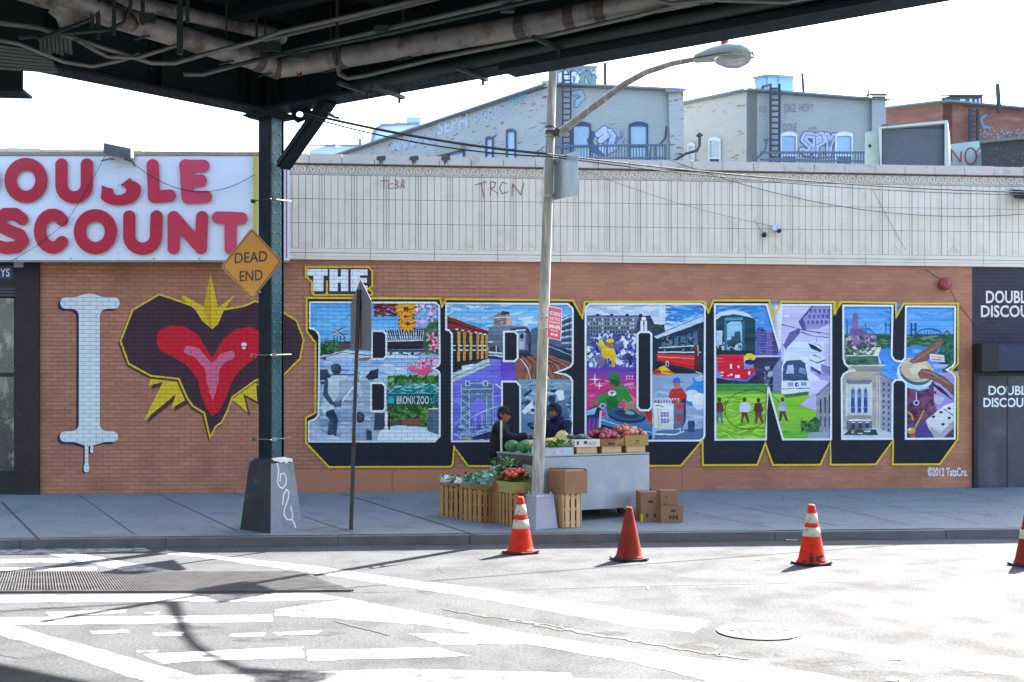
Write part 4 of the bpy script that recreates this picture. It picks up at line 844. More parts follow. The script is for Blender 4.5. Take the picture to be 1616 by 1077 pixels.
a.l(arc(1364, 530, 16, 12, 180, 360, 9), 1.4, (60, 110, 150)); a.l([(1350, 528), (1408, 528)], 1.2, (60, 110, 150)); a.l([(1398, 508), (1398, 530)], 2, (60, 106, 150)); a.l([(1405, 508), (1405, 530)], 2, (60, 106, 150)); a.l([(1396, 513), (1408, 513)], 1.4, (60, 106, 150)); a.l([(1366, 510), (1367, 526)], 1.2, (70, 116, 156))
a.l([(1438, 510), (1438, 532)], 2.2, (44, 84, 130)); a.l([(1445, 510), (1445, 532)], 2.2, (44, 84, 130)); a.l([(1436, 512), (1447, 512)], 1.6, (44, 84, 130)); a.l([(1436, 520), (1447, 520)], 1.2, (44, 84, 130)); a.l(arc(1466, 530, 20, 11, 180, 360, 10), 1.6, (44, 90, 136)); a.l([(1430, 529), (1490, 529)], 1.8, (44, 84, 130)); a.l([(1488, 530), (1495, 522), (1500, 530)], 1.6, (52, 80, 90))
for i in range(8): a.l([(1449 + i * 5, 529), (1449 + i * 5, 521 + abs(i - 3.5) * 1.4)], .9, (44, 90, 136))
a.p([(1386, 552), (1412, 548), (1512, 546), (1512, 600), (1386, 605)], (92, 152, 214)); a.scatter(1390, 550, 1470, 600, 50, 6, [(74, 136, 204), (116, 170, 222), (96, 150, 212)], 54, 3); a.p([(1331, 552), (1384, 548), (1390, 550), (1380, 562), (1334, 560)], (110, 140, 120)); a.scatter(1334, 546, 1382, 560, 36, 4, [(206, 208, 200), (84, 104, 100), (60, 92, 80)], 55); a.p([(1384, 548), (1391, 549), (1386, 562), (1378, 561)], (226, 218, 196)); a.l([(1334, 562), (1386, 562)], 1.6, (210, 218, 218)); a.p([(1332, 575), (1340, 563), (1388, 562), (1384, 575), (1340, 580)], (62, 108, 88)); a.l([(1386, 562), (1390, 575)], 1.6, WHT); a.scatter(1336, 564, 1384, 576, 22, 5, [(46, 92, 72), (90, 120, 110)], 56, 2.6)
a.p([(1478, 560), (1496, 535), (1512, 530), (1512, 590), (1490, 592)], (54, 104, 84)); a.scatter(1484, 540, 1508, 580, 40, 5, [(44, 92, 76), (70, 124, 96)], 57)
a.p([(1338, 577), (1396, 577), (1392, 585), (1345, 586)], (150, 150, 144)); a.l([(1340, 577), (1397, 577)], 1.6, (206, 202, 192)); a.p([(1326, 590), (1336, 586), (1388, 586), (1390, 700), (1326, 700)], (172, 170, 162)); a.scatter(1330, 588, 1388, 690, 50, 7, [(186, 182, 172), (156, 158, 156), (166, 162, 154)], 58, 1.4)
for i in range(7): a.p(rect(1341 + i * 5.2, 589.4, 1344.4 + i * 5.2, 594), (206, 176, 112))
a.r(1336, 600, 1376, 606, (120, 124, 134)); a.p(rect(1337, 607, 1376, 655), (196, 198, 196))
for x in (1343, 1353, 1363):
    a.p([(x, 652), (x, 616), (x + 3, 611), (x + 6, 616), (x + 6, 652)], (118, 138, 172)); a.p(rect(x + .4, 628, x + 5.6, 651), (60, 84, 142)); a.e(x + 3, 618, 2, 3, (84, 96, 120)); a.l([(x + .5, 643), (x + 6, 643)], .8, (150, 166, 196))
for x in (1336, 1375): a.l([(x, 604), (x, 660)], 3, (204, 204, 200))
a.r(1336, 656, 1376, 661, (150, 148, 146)); a.l([(1340, 663.5), (1374, 663.5)], 1.8, (226, 226, 224)); a.p(rect(1336, 665, 1376, 679), (110, 112, 122))
for x in (1344, 1355, 1366): a.p(rect(x, 668, x + 5, 677), (66, 72, 90)); a.l([(x, 667), (x + 5, 667)], 1.4, (220, 222, 222))
a.p([(1388, 588), (1402, 594), (1410, 602), (1410, 696), (1388, 696)], (152, 156, 162)); a.l([(1388, 590), (1409, 601)], 1.6, (96, 104, 120))
for y in range(604, 680, 9): a.p(rect(1393, y, 1396, y + 5), (78, 96, 130)); a.p(rect(1401, y + 1, 1404, y + 6), (78, 96, 130))
for x in (1384, 1388.5): a.l([(x, 592), (x, 680)], 1.6, (206, 198, 180))
a.p([(1326, 700), (1328, 680), (1384, 676), (1410, 684), (1410, 700)], (186, 196, 206)); a.p([(1331, 687), (1340, 678), (1382, 678), (1386, 687)], (64, 84, 72)); a.scatter(1344, 680, 1374, 685, 14, 3, [(220, 226, 226), (90, 110, 100)], 59, 2)
a.r(1426, 590, 1512, 700, (106, 68, 96)); a.p([(1474, 590), (1512, 586), (1512, 640), (1474, 650)], (160, 152, 206)); a.scatter(1430, 615, 1478, 672, 50, 8, [(96, 58, 84), (120, 76, 100), (130, 84, 108), (84, 56, 90)], 60, 1.8); a.p([(1426, 672), (1470, 660), (1490, 690), (1490, 700), (1426, 700)], (92, 80, 136))
a.e(1445, 590, 30, 25, (206, 220, 236), 20, .25); a.e(1446, 587, 27, 21, (96, 116, 150), 20, .25); a.e(1447, 584, 26, 19, (196, 180, 154), 20, .25); a.e(1452, 586, 16, 11, (206, 192, 166), 14, .25); a.l([(1430, 606), (1450, 616), (1466, 612)], 2.4, (150, 186, 220))
HN = (132, 98, 86)
a.p([(1434, 571), (1446, 560), (1462, 550), (1484, 534), (1490, 540), (1476, 558), (1462, 570), (1448, 573), (1440, 574)], HN); a.l([(1440, 571), (1456, 562), (1474, 550)], 1.4, (170, 134, 116)); a.p([(1448, 590), (1454, 582), (1466, 583), (1490, 594), (1508, 610), (1508, 628), (1484, 606), (1464, 598), (1452, 598)], HN); a.l([(1456, 586), (1472, 590), (1500, 608)], 1.6, (172, 136, 118)); a.p([(1466, 601), (1486, 612), (1506, 634), (1480, 616)], (70, 52, 60))
a.p([(1467, 559), (1490, 561), (1491, 572), (1468, 570)], (222, 206, 208)); a.l([(1470, 563), (1488, 564.5)], 1.2, (180, 90, 100)); a.l([(1470, 567), (1486, 568)], 1.4, (180, 90, 100)); a.p([(1472, 575), (1498, 576), (1490, 582), (1474, 582)], (180, 180, 220))
a.p([(1474, 622), (1492, 628), (1484, 640), (1474, 636)], (186, 180, 190)); a.p([(1461, 664), (1490, 640), (1509, 634), (1509, 660), (1486, 685), (1478, 692), (1466, 678)], (206, 206, 210)); a.p([(1461, 664), (1466, 672), (1484, 684), (1509, 660), (1509, 672), (1484, 696), (1474, 690)], (166, 164, 166)); a.l([(1490, 646), (1504, 656)], 1.6, (60, 60, 84))
for x, y in ((1485, 651), (1473, 658), (1498, 660), (1488, 670), (1498, 645)): a.e(x, y, 2.8, 2.2, (62, 62, 90))
a.l([(1446, 618), (1446, 632)], 1.6, (190, 190, 206)); a.e(1446, 636, 5, 5, (170, 170, 196)); a.e(1446, 636, 2.6, 2.6, (70, 50, 80)); a.l([(1444, 676), (1450, 664), (1458, 648)], 2.6, (196, 156, 60)); a.e(1438, 680, 7, 5, (196, 160, 56)); a.e(1436, 678, 2.4, 1.8, (236, 220, 140)); a.l([(1433, 650), (1439, 656), (1441, 664)], 3, (190, 150, 60)); a.e(1441, 688, 4, 4, (170, 100, 90))
a.build('painted_letter', 'painted letter X showing a river, a hand drum and a domino')

# --- I, heart, THE, signature
im = MB()
I_ = [([(104, 478.5), (180, 478.5)], 18), ([(141, 482), (141, 686)], 33), ([(103, 689.5), (178, 689.5)], 17)]
DR = [([(136.6, 697), (136.6, 725), (136.4, 741)], 5.5), ([(136.5, 738), (136.4, 741.5)], 7), ([(145, 697), (144.8, 713)], 4.5)]
for L in sdf_loops([([(x - 4, y + 3.5) for x, y in s_], w) for s_, w in I_], 14, 1.0): im.poly(L, WP(.0035), (50, 40, 66))
for L in sdf_loops([([(x - 2.5, y + 1.5) for x, y in s_], w) for s_, w in [([(126, 696), (150, 696)], 6)] + DR], 5, .6): im.poly(L, WP(.0038), (50, 40, 66))
for L in sdf_loops(I_, 14, 1.0): im.poly(L, WP(.0055), (222, 227, 228))
for L in sdf_loops([([(126, 696), (150, 696)], 6)] + DR, 5, .6): im.poly(L, WP(.005), (222, 227, 228))
im.build('painted_letter', m_mural, mural, local=True)['label'] = 'white dripping painted letter I'
hm = MB(); PL = (70, 44, 56); RED = (214, 24, 44); PK = (222, 104, 136)
def pol(P, n, c): hm.poly([P], WP(n), c)
for d, n, c in ((4, .003, (84, 58, 50)), (0, .0045, YEL)):
    for P in ([(234.6, 609), (240, 594), (282, 597), (299, 628), (270, 645), (278, 622), (227, 664), (257, 603)], [(366, 630), (390, 606), (404, 603), (406, 634), (384, 622), (391, 652)]): pol([(x + d, y + d * 1.4) for x, y in P], n, c)
HO = [(251, 463), (289, 476), (320, 487), (335, 500), (350, 488), (372, 484), (386, 481.5), (402, 474), (425, 480), (448, 492), (469, 505), (481, 536), (475, 567), (448, 594), (404, 602), (368, 628), (361, 648), (351, 668), (342, 674), (331, 694.5), (321, 653), (303, 642), (293.5, 628), (281, 599.5), (238, 595), (202, 575.5), (188.6, 539), (208, 488.5)]
pol([(x - 2, y + 3) for x, y in HO], .0054, (84, 58, 50)); pol(HO, .006, YEL); pol(inset(HO, 3.0), .0068, PL)
pol([(286, 470), (290.5, 466.5), (321, 484), (327, 455), (332, 430.5), (339, 462), (344, 486), (371, 465.5), (358, 484), (354, 488), (335.5, 533), (308, 489)], .0078, YEL); pol([(321, 484), (332, 431), (334.5, 531)], .0082, (214, 172, 30))
RH = [(250, 522), (270, 514), (290, 515), (312, 528), (335, 566), (352, 536), (372, 520), (395, 516), (412, 524), (418, 545), (404, 566), (388, 576), (372, 592), (364, 606), (357, 628), (347, 648), (335, 657), (326, 645), (318, 626), (312, 598), (296, 578), (272, 563), (252, 553), (247, 540)]
pol(RH, .0086, RED); pol([(308, 498), (335.5, 545), (358, 500), (335, 520)], .0089, PL)
for L in sdf_loops([([(297, 553), (310, 556), (330, 580), (335.5, 600)], 14), ([(364, 561), (352, 565), (340, 580), (335.5, 600)], 14), ([(335.5, 600), (335.5, 618)], 12)], 8, .8): hm.poly(L, WP(.0095), PK)
pol([(329, 612), (342, 612), (335.5, 634)], .0099, PK); pol(ell(385, 544, 4.6, 3), .010, (232, 226, 226)); pol(ell(385, 549.5, 3, 2), .010, (232, 226, 226))
hm.build('painted_heart', m_mural, mural, local=True)['label'] = 'painted red heart on a dark plum heart with yellow spikes'
tm = MB(); BK = [(481, 420.5), (583, 420.5), (589, 428), (589, 453), (584, 456), (589, 460), (589, 467.5), (495, 467.5), (491, 461), (491, 446), (481.5, 437)]
tm.poly([BK], WP(.0245), YEL); tm.poly([inset(BK, 3.0)], WP(.0252), (66, 48, 58))
for P in ([(485, 425), (517, 425), (517, 435.5), (510.5, 435.5), (510.5, 460), (494.5, 460), (494.5, 435.5), (485, 435.5)],
          [(520, 425.5), (533, 425.5), (533, 437), (538, 437), (538, 425.5), (549.5, 425.5), (549.5, 460), (538, 460), (538, 446.5), (533, 446.5), (533, 460), (520, 460)],
          [(553.5, 425.5), (580, 425.5), (580, 435), (568, 435), (568, 439), (579, 439), (579, 446.5), (568, 446.5), (568, 451), (580, 451), (580, 460), (553.5, 460)]): tm.poly([P], WP(.026), WHT)
tm.poly([[(514.5, 443), (517.5, 443), (517.5, 464), (521, 466), (512, 466), (514.5, 462)]], WP(.0256), YEL)
tm.build('painted_lettering', m_mural, mural, local=True)['label'] = 'small white painted word THE with yellow edge'
sm = MB(); put_text(sm, '©2012 TatsCru.', q4(1464, 737.5, 1527, 752), WP(.004), (232, 236, 240), .02); sm.build('painted_signature', m_mural, mural, local=True)

# ================================================================== STORE FITTINGS (things hung on the wall)
def wall_w(px, py, n=0.0):                               # the same point in world coordinates
    p = wl(px, py, n); return Vector((W0.x + ct * p.x - st * p.y, W0.y + st * p.x + ct * p.y, W0.z + p.z))
NW = Vector((st, -ct, 0)); UW = Vector((ct, st, 0))
m_black2 = mat('black_rubber', (.02, .02, .02), rough=.6)
m_cable = mat('cable_black', (.022, .022, .024), rough=.5)
m_galv = mat('galvanised', (.42, .43, .43), rough=.45, var=.15, scale=6, metal=.5, bump=.05)
m_gal_dull = mat('sign_back_grey', lin((118, 118, 120)), rough=.5, var=.08, scale=4, metal=.3, bump=.03, col2=lin((84, 74, 72)), thr=(.58, .66), scale2=1.5)
# big sign
sb = thing('store_sign', 'big white signboard with raised red letters, the upper half of one broken off', 'sign', tuple(wall_w(200, 411, .05)), TH)
m_sign = mat('sign_white', lin((220, 228, 236)), rough=.35, var=.05, scale=1.2, bump=.03, bscale=3, spec=.4)
m_yel = mat('yellow_trim', lin((206, 182, 40)), rough=.5, var=.1)
m_red = mat('letter_red', (1, 1, 1), rough=.35, var=.07, scale=2, bump=.03, attr=True, spec=.4)
SN = .30
def WSN(n): return lambda p: wall_w(p[0], p[1], n)
b = MB(); Lx, Rx = -150, 457
for n0, n1 in ((.02, SN),):
    b.poly([[(Lx, 246), (406, 246), (457, 247), (457, 411), (Lx, 411)]], WSN(n1), back=WSN(n0))
b.build('panel', m_sign, sb)
b = MB()
for P in (rect(Lx, 240, 457, 245.5), rect(Lx, 411.3, 457, 414)): b.poly([P], WSN(SN + .02), back=WSN(.03))
b.build('frame', mat('aged_cream_metal', lin((150, 138, 122)), rough=.5, var=.2), sb)
b = MB(); b.poly([rect(400, 246, 406, 411)], WSN(SN + .05), back=WSN(SN + .003)); b.build('trim', m_yel, sb)
b = MB(); b.poly([rect(451.2, 250, 453, 408)], WSN(SN + .01), back=WSN(SN + .003)); b.build('trim', mat('red_edge', lin((190, 70, 86)), rough=.5), sb)
b = MB()
for y in range(256, 410, 9): b.lathe(wall_w(186.5, y, SN), [(.008, 0), (.008, .006)], 6, ax=NW)
for x in (112, 243, 315, 25): b.lathe(wall_w(x, 408.5, SN), [(.016, 0), (.016, .012)], 8, ax=NW)
b.build('rivet', m_galv, sb)['kind'] = 'stuff'
W_ = 19.5
SIGN = [(0, [arc(-35, 285, 25, 26, -90, 90, 8) + [(-55, 311), (-55, 259), (-35, 259)]]), (1, [arc(41, 285, 24.5, 26, 0, 360, 24)]), (2, [[(97, 260), (97, 292)] + arc(117, 293, 20, 19, 180, 0, 9) + [(137, 260)]]),
        (3, [[(168.5, 301), (173, 308)] + arc(189.5, 303, 19, 12, 150, -50, 9)]), (4, [[(241, 261), (243, 311), (268, 309)]]), (5, [[(293, 262), (296, 312), (325, 311)], [(293, 262), (321, 262)], [(295, 285.5), (317, 285.5)]]),
        (0, [arc(-95, 366, 25, 26, -90, 90, 8) + [(-110, 392), (-110, 340), (-95, 340)]]), (0, [[(-42, 341), (-42, 391)]]),
        (0, [[(35, 346), (24, 338), (8, 338), (-3, 347), (1, 358), (16, 365), (31, 371), (36, 381), (27, 390), (10, 392), (-10, 387)]]), (1, [arc(83, 365, 20, 26, -42, -318, 14)]), (2, [arc(150.5, 366, 24.5, 26, 0, 360, 24)]),
        (3, [[(204, 342), (204, 374)] + arc(225, 374, 21, 19, 180, 0, 9) + [(247, 342)]]), (4, [[(274, 392), (274, 343), (317, 392), (319, 343)]]), (5, [[(344, 343.5), (381, 345)], [(364, 345), (364, 393)]])]
LC = [(180, 26, 52), (180, 26, 52), (182, 28, 54), (184, 32, 58), (194, 50, 74), (204, 68, 92)]
BREM = [(160.4, 292.8), (169, 296), (178, 298), (179.7, 306), (184, 308.5), (191, 308), (197, 305), (199.6, 301), (196, 295), (190, 292), (197, 287), (204.9, 281), (208, 285), (216, 288), (221.3, 293), (223, 300), (221, 308), (216, 316), (208, 321), (196, 324), (182, 324), (172.3, 322.5), (165, 319), (158.9, 313.6), (160, 303)]
for ci, strokes in SIGN:
    b = MB(); w = W_ if ci != 3 or strokes[0][0][1] > 320 else 17
    for L in ([[BREM]] if ci == 3 and strokes[0][0][1] < 320 else sdf_loops([(s_, w) for s_ in strokes], 3, 1.1)): b.poly(L, WSN(SN + .045), LC[ci], back=WSN(SN + .004))
    o = b.build('raised_letter', m_red, sb)
    if ci == 3 and strokes[0][0][1] < 320: o['label'] = 'red letter with its upper half missing'
b = MB()                                                                                        # thin wires straying over the sign face
def sag(p, q, s_, n=14): return [Vector(p).lerp(Vector(q), i / n) + Vector((0, 0, -s_ * 4 * (i / n) * (1 - i / n))) for i in range(n + 1)]
b.tube(sag(wall_w(215, 262, SN + .06), wall_w(402, 276, SN + .06), .34), .005, 5); b.tube(sag(wall_w(166, 246, SN + .06), wall_w(105, 350, SN + .055), .03), .004, 5); b.tube(sag(wall_w(105, 350, SN + .055), wall_w(10, 416, SN + .05), .05), .004, 5)
b.tube([wall_w(160, 254, SN + .01), wall_w(172, 251, SN + .02), wall_w(181, 252, SN + .01)], .008, 5); b.tube([wall_w(196, 251, SN + .01), wall_w(208, 255, SN + .02), wall_w(214, 263, SN + .01)], .010, 5)
b.build('loose_wire', m_cable, sb)
# flood lamp over the sign
lp = wall_w(184, 244, .55); fl = thing('flood_lamp', 'grey box flood lamp perched over the top edge of the red lettered sign', 'lamp', tuple(lp), TH)
b = MB(); fw = .20; P = []
for (dn, dz) in ((.0, .0), (.26, -.06)): pass
o_ = wall_w(163, 243, .62)
def lpnt(u, n, z): return o_ + UW * u + NW * n + Vector((0, 0, z))
b.box8([lpnt(0, -.3, .04), lpnt(.42, -.3, -.02), lpnt(.42, .0, -.05), lpnt(0, .0, .0), lpnt(.03, -.26, .26), lpnt(.36, -.26, .22), lpnt(.42, .0, .09), lpnt(.0, .0, .17)])
b.build('housing', mat('lamp_grey', lin((120, 112, 112)), rough=.5, var=.12), fl)
b = MB(); b.box8([lpnt(.03, .002, .015), lpnt(.39, .002, -.035), lpnt(.39, .012, -.035), lpnt(.03, .012, .015), lpnt(.03, .002, .155), lpnt(.39, .002, .075), lpnt(.39, .012, .075), lpnt(.03, .012, .155)]); b.build('lens', mat('lamp_lens', lin((84, 88, 98)), rough=.2), fl)
b = MB(); b.bar(lpnt(.2, -.28, .05), lpnt(.2, -.6, -.02), .03); b.build('bracket', m_galv, fl)
# alarm bell, cameras, right fixture
bp = wall_w(1490, 449, 0); al = thing('alarm_bell', 'round red alarm bell with a white label high on the painted brick', 'alarm bell', tuple(bp), TH)
b = MB(); b.lathe(wall_w(1488, 448, 0), [(.09, .0), (.09, .05), (.085, .06)], 18, ax=NW); b.build('back_box', mat('box_white', lin((190, 184, 180)), rough=.5), al)
b = MB(); b.lathe(wall_w(1490, 449, .06), [(.112, 0), (.112, .05), (.10, .085), (.06, .11), (.0, .118)], 22, ax=NW); b.build('gong', mat('bell_red', lin((150, 58, 52)), rough=.3, spec=.5), al, smooth=True)
b = MB(); b.poly([[(1491, 449), (1494, 444), (1499, 446), (1496, 452)]], WSN(.172), back=WSN(.165)); b.build('label_plate', mat('plate_white', (.6, .6, .6)), al)
b = MB(); b.tube([wall_w(1460, 425, .01), wall_w(1484, 441, .015)], .004, 5); b.tube([wall_w(1500, 458, .01), wall_w(1512, 480, .012), wall_w(1540, 515, .01)], .004, 5); b.build('wire', m_cable, al)
sc = thing('security_camera', 'small pale box security camera on a bracket on the cream parapet', 'camera', tuple(wall_w(1227, 360, .04)), TH)
b = MB(); b.poly([rect(1219, 355, 1232, 364)], WSN(.20), back=WSN(.04)); b.build('body', mat('camera_white', lin((196, 206, 212)), rough=.4), sc)
b = MB(); b.lathe(wall_w(1229, 365, .20), [(.035, -.01), (.035, .03)], 12, ax=NW); b.build('lens', m_black2, sc)
b = MB(); b.bar(wall_w(1222, 366, .04), wall_w(1224, 362, .12), .03); b.build('bracket', m_galv, sc)
sc = thing('dome_camera', 'small black round camera on the cream parapet left of the box camera', 'camera', tuple(wall_w(1206, 371, .035)), TH)
b = MB(); b.lathe(wall_w(1206, 370.5, .035), [(.05, 0), (.05, .03), (.045, .04)], 14, ax=NW); b.build('mount', m_galv, sc)
b = MB(); b.blob(wall_w(1206, 371, .09), .042, 12); b.build('dome', m_black2, sc, smooth=True)
ff = thing('wall_fixture', 'black box lamp fixed high on the cream parapet at the right edge', 'lamp', tuple(wall_w(1608, 304, .05)), TH)
b = MB(); b.poly([[(1598, 299), (1625, 301), (1625, 315), (1600, 313)]], WSN(.3), back=WSN(.05)); b.build('housing', m_black2, ff)
b = MB(); b.poly([rect(1594, 297, 1600, 306)], WSN(.12), back=WSN(.045)); b.build('bracket', m_galv, ff)
# loose litter by the wall foot
lt = walk_pt(1497, 768); b = MB(); rl = random.Random(4)
for i in range(14): b.blob(lt + Vector((rl.gauss(0, .05), rl.gauss(-.04, .03), .03 + rl.random() * .05)), rl.uniform(.02, .05), 7, .3, seed=i)
mesh_thing('leaf_pile', b, mat('dead_leaves', lin((70, 58, 50)), rough=.9, var=.4, scale=20), 'small dark heap of dead leaves against the wall foot', 'leaf litter', lt)

# cables across the street front
cb = MB(); A_ = atZ(478, 178, 14.4); B_ = atZ(861, 243, 15.35); C_ = wall_w(1640, 304, .35)
cb.tube(sag(A_, B_, .06, 18), .017, 6); cb.tube([p + Vector((0, 0, -.035)) for p in sag(A_, B_, .10, 18)], .010, 6)
cb.tube(sag(B_, C_, .10, 26), .012, 6); cb.tube(sag(B_ + Vector((0, 0, -.03)), C_ + Vector((0, 0, -.04)), .12, 26), .008, 6); cb.tube([atZ(516, 179, 14.5), atZ(527, 184, 14.6), atZ(535, 186, 14.65)], .022, 6)
mesh_thing('overhead_cable', cb, m_cable, 'twin black cables strung from the steel column past the lamp post along the parapet', 'cable', B_)
cb = MB(); cb.tube(sag(wall_w(1055, 252, .12), wall_w(1640, 336, .10), .38, 26), .0055, 5); cb.tube(sag(wall_w(905, 262, .12), wall_w(1225, 358, .10), .10, 20), .003, 5)
cb.tube(sag(wall_w(1378, 300, .05), wall_w(1430, 396, .05), .02, 12), .003, 5); cb.tube([wall_w(1190, 347, .045), wall_w(1206, 372, .045)], .003, 5)
mesh_thing('facade_wire', cb, m_cable, 'thin slack dark wires hanging across the face of the cream parapet', 'wire', wall_w(1055, 252, .12))

# ================================================================== ELEVATED RAILWAY
m_el = mat('el_paint_dark', (.010, .018, .021), rough=.6, var=.25, scale=2.5, bump=.15, bscale=12, col2=(.016, .014, .012), spec=.2, thr=(.58, .72), scale2=2.2)
m_elg = mat('el_paint_green', lin((40, 86, 94)), rough=.5, var=.2, scale=3, bump=.15, bscale=14, col2=(.05, .05, .045), thr=(.6, .72), scale2=4)
m_pipe = mat('pipe_lagging', lin((150, 144, 138)), rough=.5, var=.25, scale=3, bump=.15, bscale=10, metal=.2, col2=lin((96, 88, 82)), thr=(.50, .64), scale2=2.6)
m_cond = mat('conduit', (.15, .16, .145), rough=.45, var=.25, scale=3, metal=.4)
m_cond_d = mat('conduit_dark', (.025, .038, .036), rough=.5, var=.25, scale=3)
m_conc = mat('pier_concrete', lin((128, 138, 150), 1.0), rough=.85, var=.2, scale=3, bump=.25, bscale=30, col2=lin((96, 92, 90)), thr=(.55, .7), scale2=3)
m_concd = mat('pier_dark', lin((46, 44, 45)), rough=.8, var=.25, scale=3, bump=.3, bscale=30, col2=lin((92, 86, 80)), thr=(.62, .72), scale2=3)
PB = walk_pt(431, 838); PB = Vector((PB.x, PB.y + .18, walk_z(PB.x, PB.y + .18)))
g1 = Vector((.84, -.5426, 0)); n1 = Vector((-.5426, -.84, 0)); g2 = Vector((-.709, -.705, 0)); n2 = Vector((.705, -.709, 0))
el = thing('elevated_railway', 'dark green riveted steel elevated railway corner with girders, silver pipes and one column', 'elevated railway', tuple(PB))
P0 = Vector((PB.x, PB.y, 0)); ZB, ZT = 5.58, 6.75
def ebeam(mb, p, q, z0, z1, fw=.34, ft=.035, wt=.03, stiff=1.25, top=True):
    p = Vector((p.x, p.y, 0)); q = Vector((q.x, q.y, 0)); d = (q - p); L = d.length; d.normalize(); s_ = Vector((-d.y, d.x, 0))
    def bx(a, c, w, h0, h1): o = p + d * a - s_ * (w / 2); mb.obox(o, d * (c - a), s_ * w, h0, h1)
    bx(0, L, fw, z0, z0 + ft); bx(0, L, wt, z0 + ft + .002, z1 - ft - .002); bx(0, L, fw, z1 - ft, z1)
    for sg in (-1, 1):                                   # flange angles and stiffeners
        o = p + s_ * (sg * (wt / 2 + .004)); e = s_ * (sg * .012); mb.obox(o, d * L, e, z0 + ft + .002, z0 + ft + .14); mb.obox(o, d * L, e, z1 - ft - .14, z1 - ft - .002)
        x = .4
        while x < L:
            oo = o + d * x; mb.obox(oo, d * .02, s_ * (sg * (fw / 2 - .03)), z0 + ft + .003, z1 - ft - .003); mb.obox(oo + e * 1.2, d * .11, s_ * (sg * .014), z0 + ft + .145, z1 - ft - .145); x += stiff
def rivets(mb, p, d, n, dist, z, nrm, r=.016):
    for i in range(n): mb.lathe(p + d * (i * dist) + Vector((0, 0, z)), [(r, 0), (r * .8, r * .6), (.0, r * .8)], 6, ax=nrm)
b = MB(); ebeam(b, P0 - g1 * .25 + n1 * .17, P0 + g1 * 17 + n1 * .17, ZB, ZT); o = b.build('girder', m_el, el)
b = MB(); q = P0 + g1 * 3.75; b.obox(q - n1 * .006, g1 * 13, n1 * .36, ZB - .055, ZB - .002); b.build('cover_plate', m_el, o)
b = MB()
for off in (.27, .07): rivets(b, P0 + g1 * .5 + n1 * off, g1, 24, .13, ZB, (0, 0, -1))
b.build('rivet', m_el, o)['kind'] = 'stuff'
b = MB(); ebeam(b, P0 + g2 * .05, P0 + g2 * 13, ZB + .001, ZT + .001); o = b.build('girder', m_el, el)
b = MB()
for off in (.10, -.10): rivets(b, P0 + g2 * .3 + n2 * off, g2, 30, .13, ZB, (0, 0, -1))
rivets(b, P0 - g2 * .05 + n2 * .02, g2, 12, .07, ZB - .03, (0, 0, -1), .022); b.build('rivet', m_el, o)['kind'] = 'stuff'
b = MB(); sb_ = atZ(38, 152, 12.9); b_p = Vector((sb_.x, sb_.y, 0)); dd = Vector((-.995, -.09, 0)); ss = Vector((.09, -.995, 0)); zz = sb_.z
b.obox(b_p - ss * .10 - dd * .06, dd * 6, ss * .32, zz - .005, zz + .025); b.obox(b_p + ss * .02, dd * 6, ss * .05, zz + .026, zz + .30); b.obox(b_p - ss * .08, dd * 6, ss * .26, zz + .301, zz + .33); b.build('hanging_beam', m_el, el)
# deck and its stringers
b = MB(); K = [P0 - g1 * .3 - n1 * .0, P0 + g1 * 20 - n1 * .0, P0 + g1 * 20 + g2 * 24, P0 + g2 * 24 - g1 * .3, P0 - g1 * .3]
b.box8([(p.x, p.y, ZT + .004) for p in (K[0], K[1], K[2], K[3])] + [(p.x, p.y, ZT + .35) for p in (K[0], K[1], K[2], K[3])]); b.build('deck', m_el, el)
b = MB()
for i in range(9):
    o_ = P0 + g2 * (1.3 + i * 1.35); b.obox(o_ + n2 * .2, g1 * 16, n1 * .2, ZT - .42, ZT - .001)
b.build('stringer', m_el, el)['kind'] = 'stuff'
b = MB()
for i in range(12):
    o_ = P0 + g1 * (1.0 + i * 1.3); b.obox(o_ + n1 * .2, g2 * 11, g1 * .16, ZT - .30, ZT - .003)
b.build('floor_beam', m_el, el)['kind'] = 'stuff'
# column: riveted box with flange plates, knee brace, gusset, straps
ca = Vector((.82, -.572, 0)); cbv = Vector((.572, .82, 0)); hc = P0
PB.x -= .06; hc = P0 + Vector((-.06, 0, 0)); zc0 = PB.z + .92
b = MB(); w1, w2 = .19, .205
b.obox(hc - ca * (w1 / 2) - cbv * (w2 / 2), ca * w1, cbv * w2, zc0, ZB - .004)
b.obox(hc - ca * (w1 / 2 + .018) - cbv * (w2 / 2 + .016), ca * (w1 + .036), cbv * .015, zc0, ZB - .004); b.obox(hc - ca * (w1 / 2 + .018) + cbv * (w2 / 2 + .001), ca * (w1 + .036), cbv * .015, zc0, ZB - .004)
col = b.build('column', mat('column_shade_paint', (.005, .008, .010), rough=.65, var=.3, scale=2.5, spec=.15, bump=.15, bscale=12, col2=(.012, .014, .014), thr=(.55, .7), scale2=3), el)  # near-black colour holds the left face's shade against bounced light
b = MB(); b.obox(hc + ca * (w1 / 2 + .001) - cbv * (w2 / 2 - .012), ca * .008, cbv * (w2 - .03), zc0, ZB - .01)
for zz_ in np.arange(zc0 + .1, ZB - .1, .13):
    for oo in (-.055, .055): b.lathe(hc + ca * (w1 / 2 + .009) + cbv * oo + Vector((0, 0, zz_)), [(.013, 0), (.010, .008), (0, .011)], 6, ax=ca)
b.build('side_plate', m_elg, col)
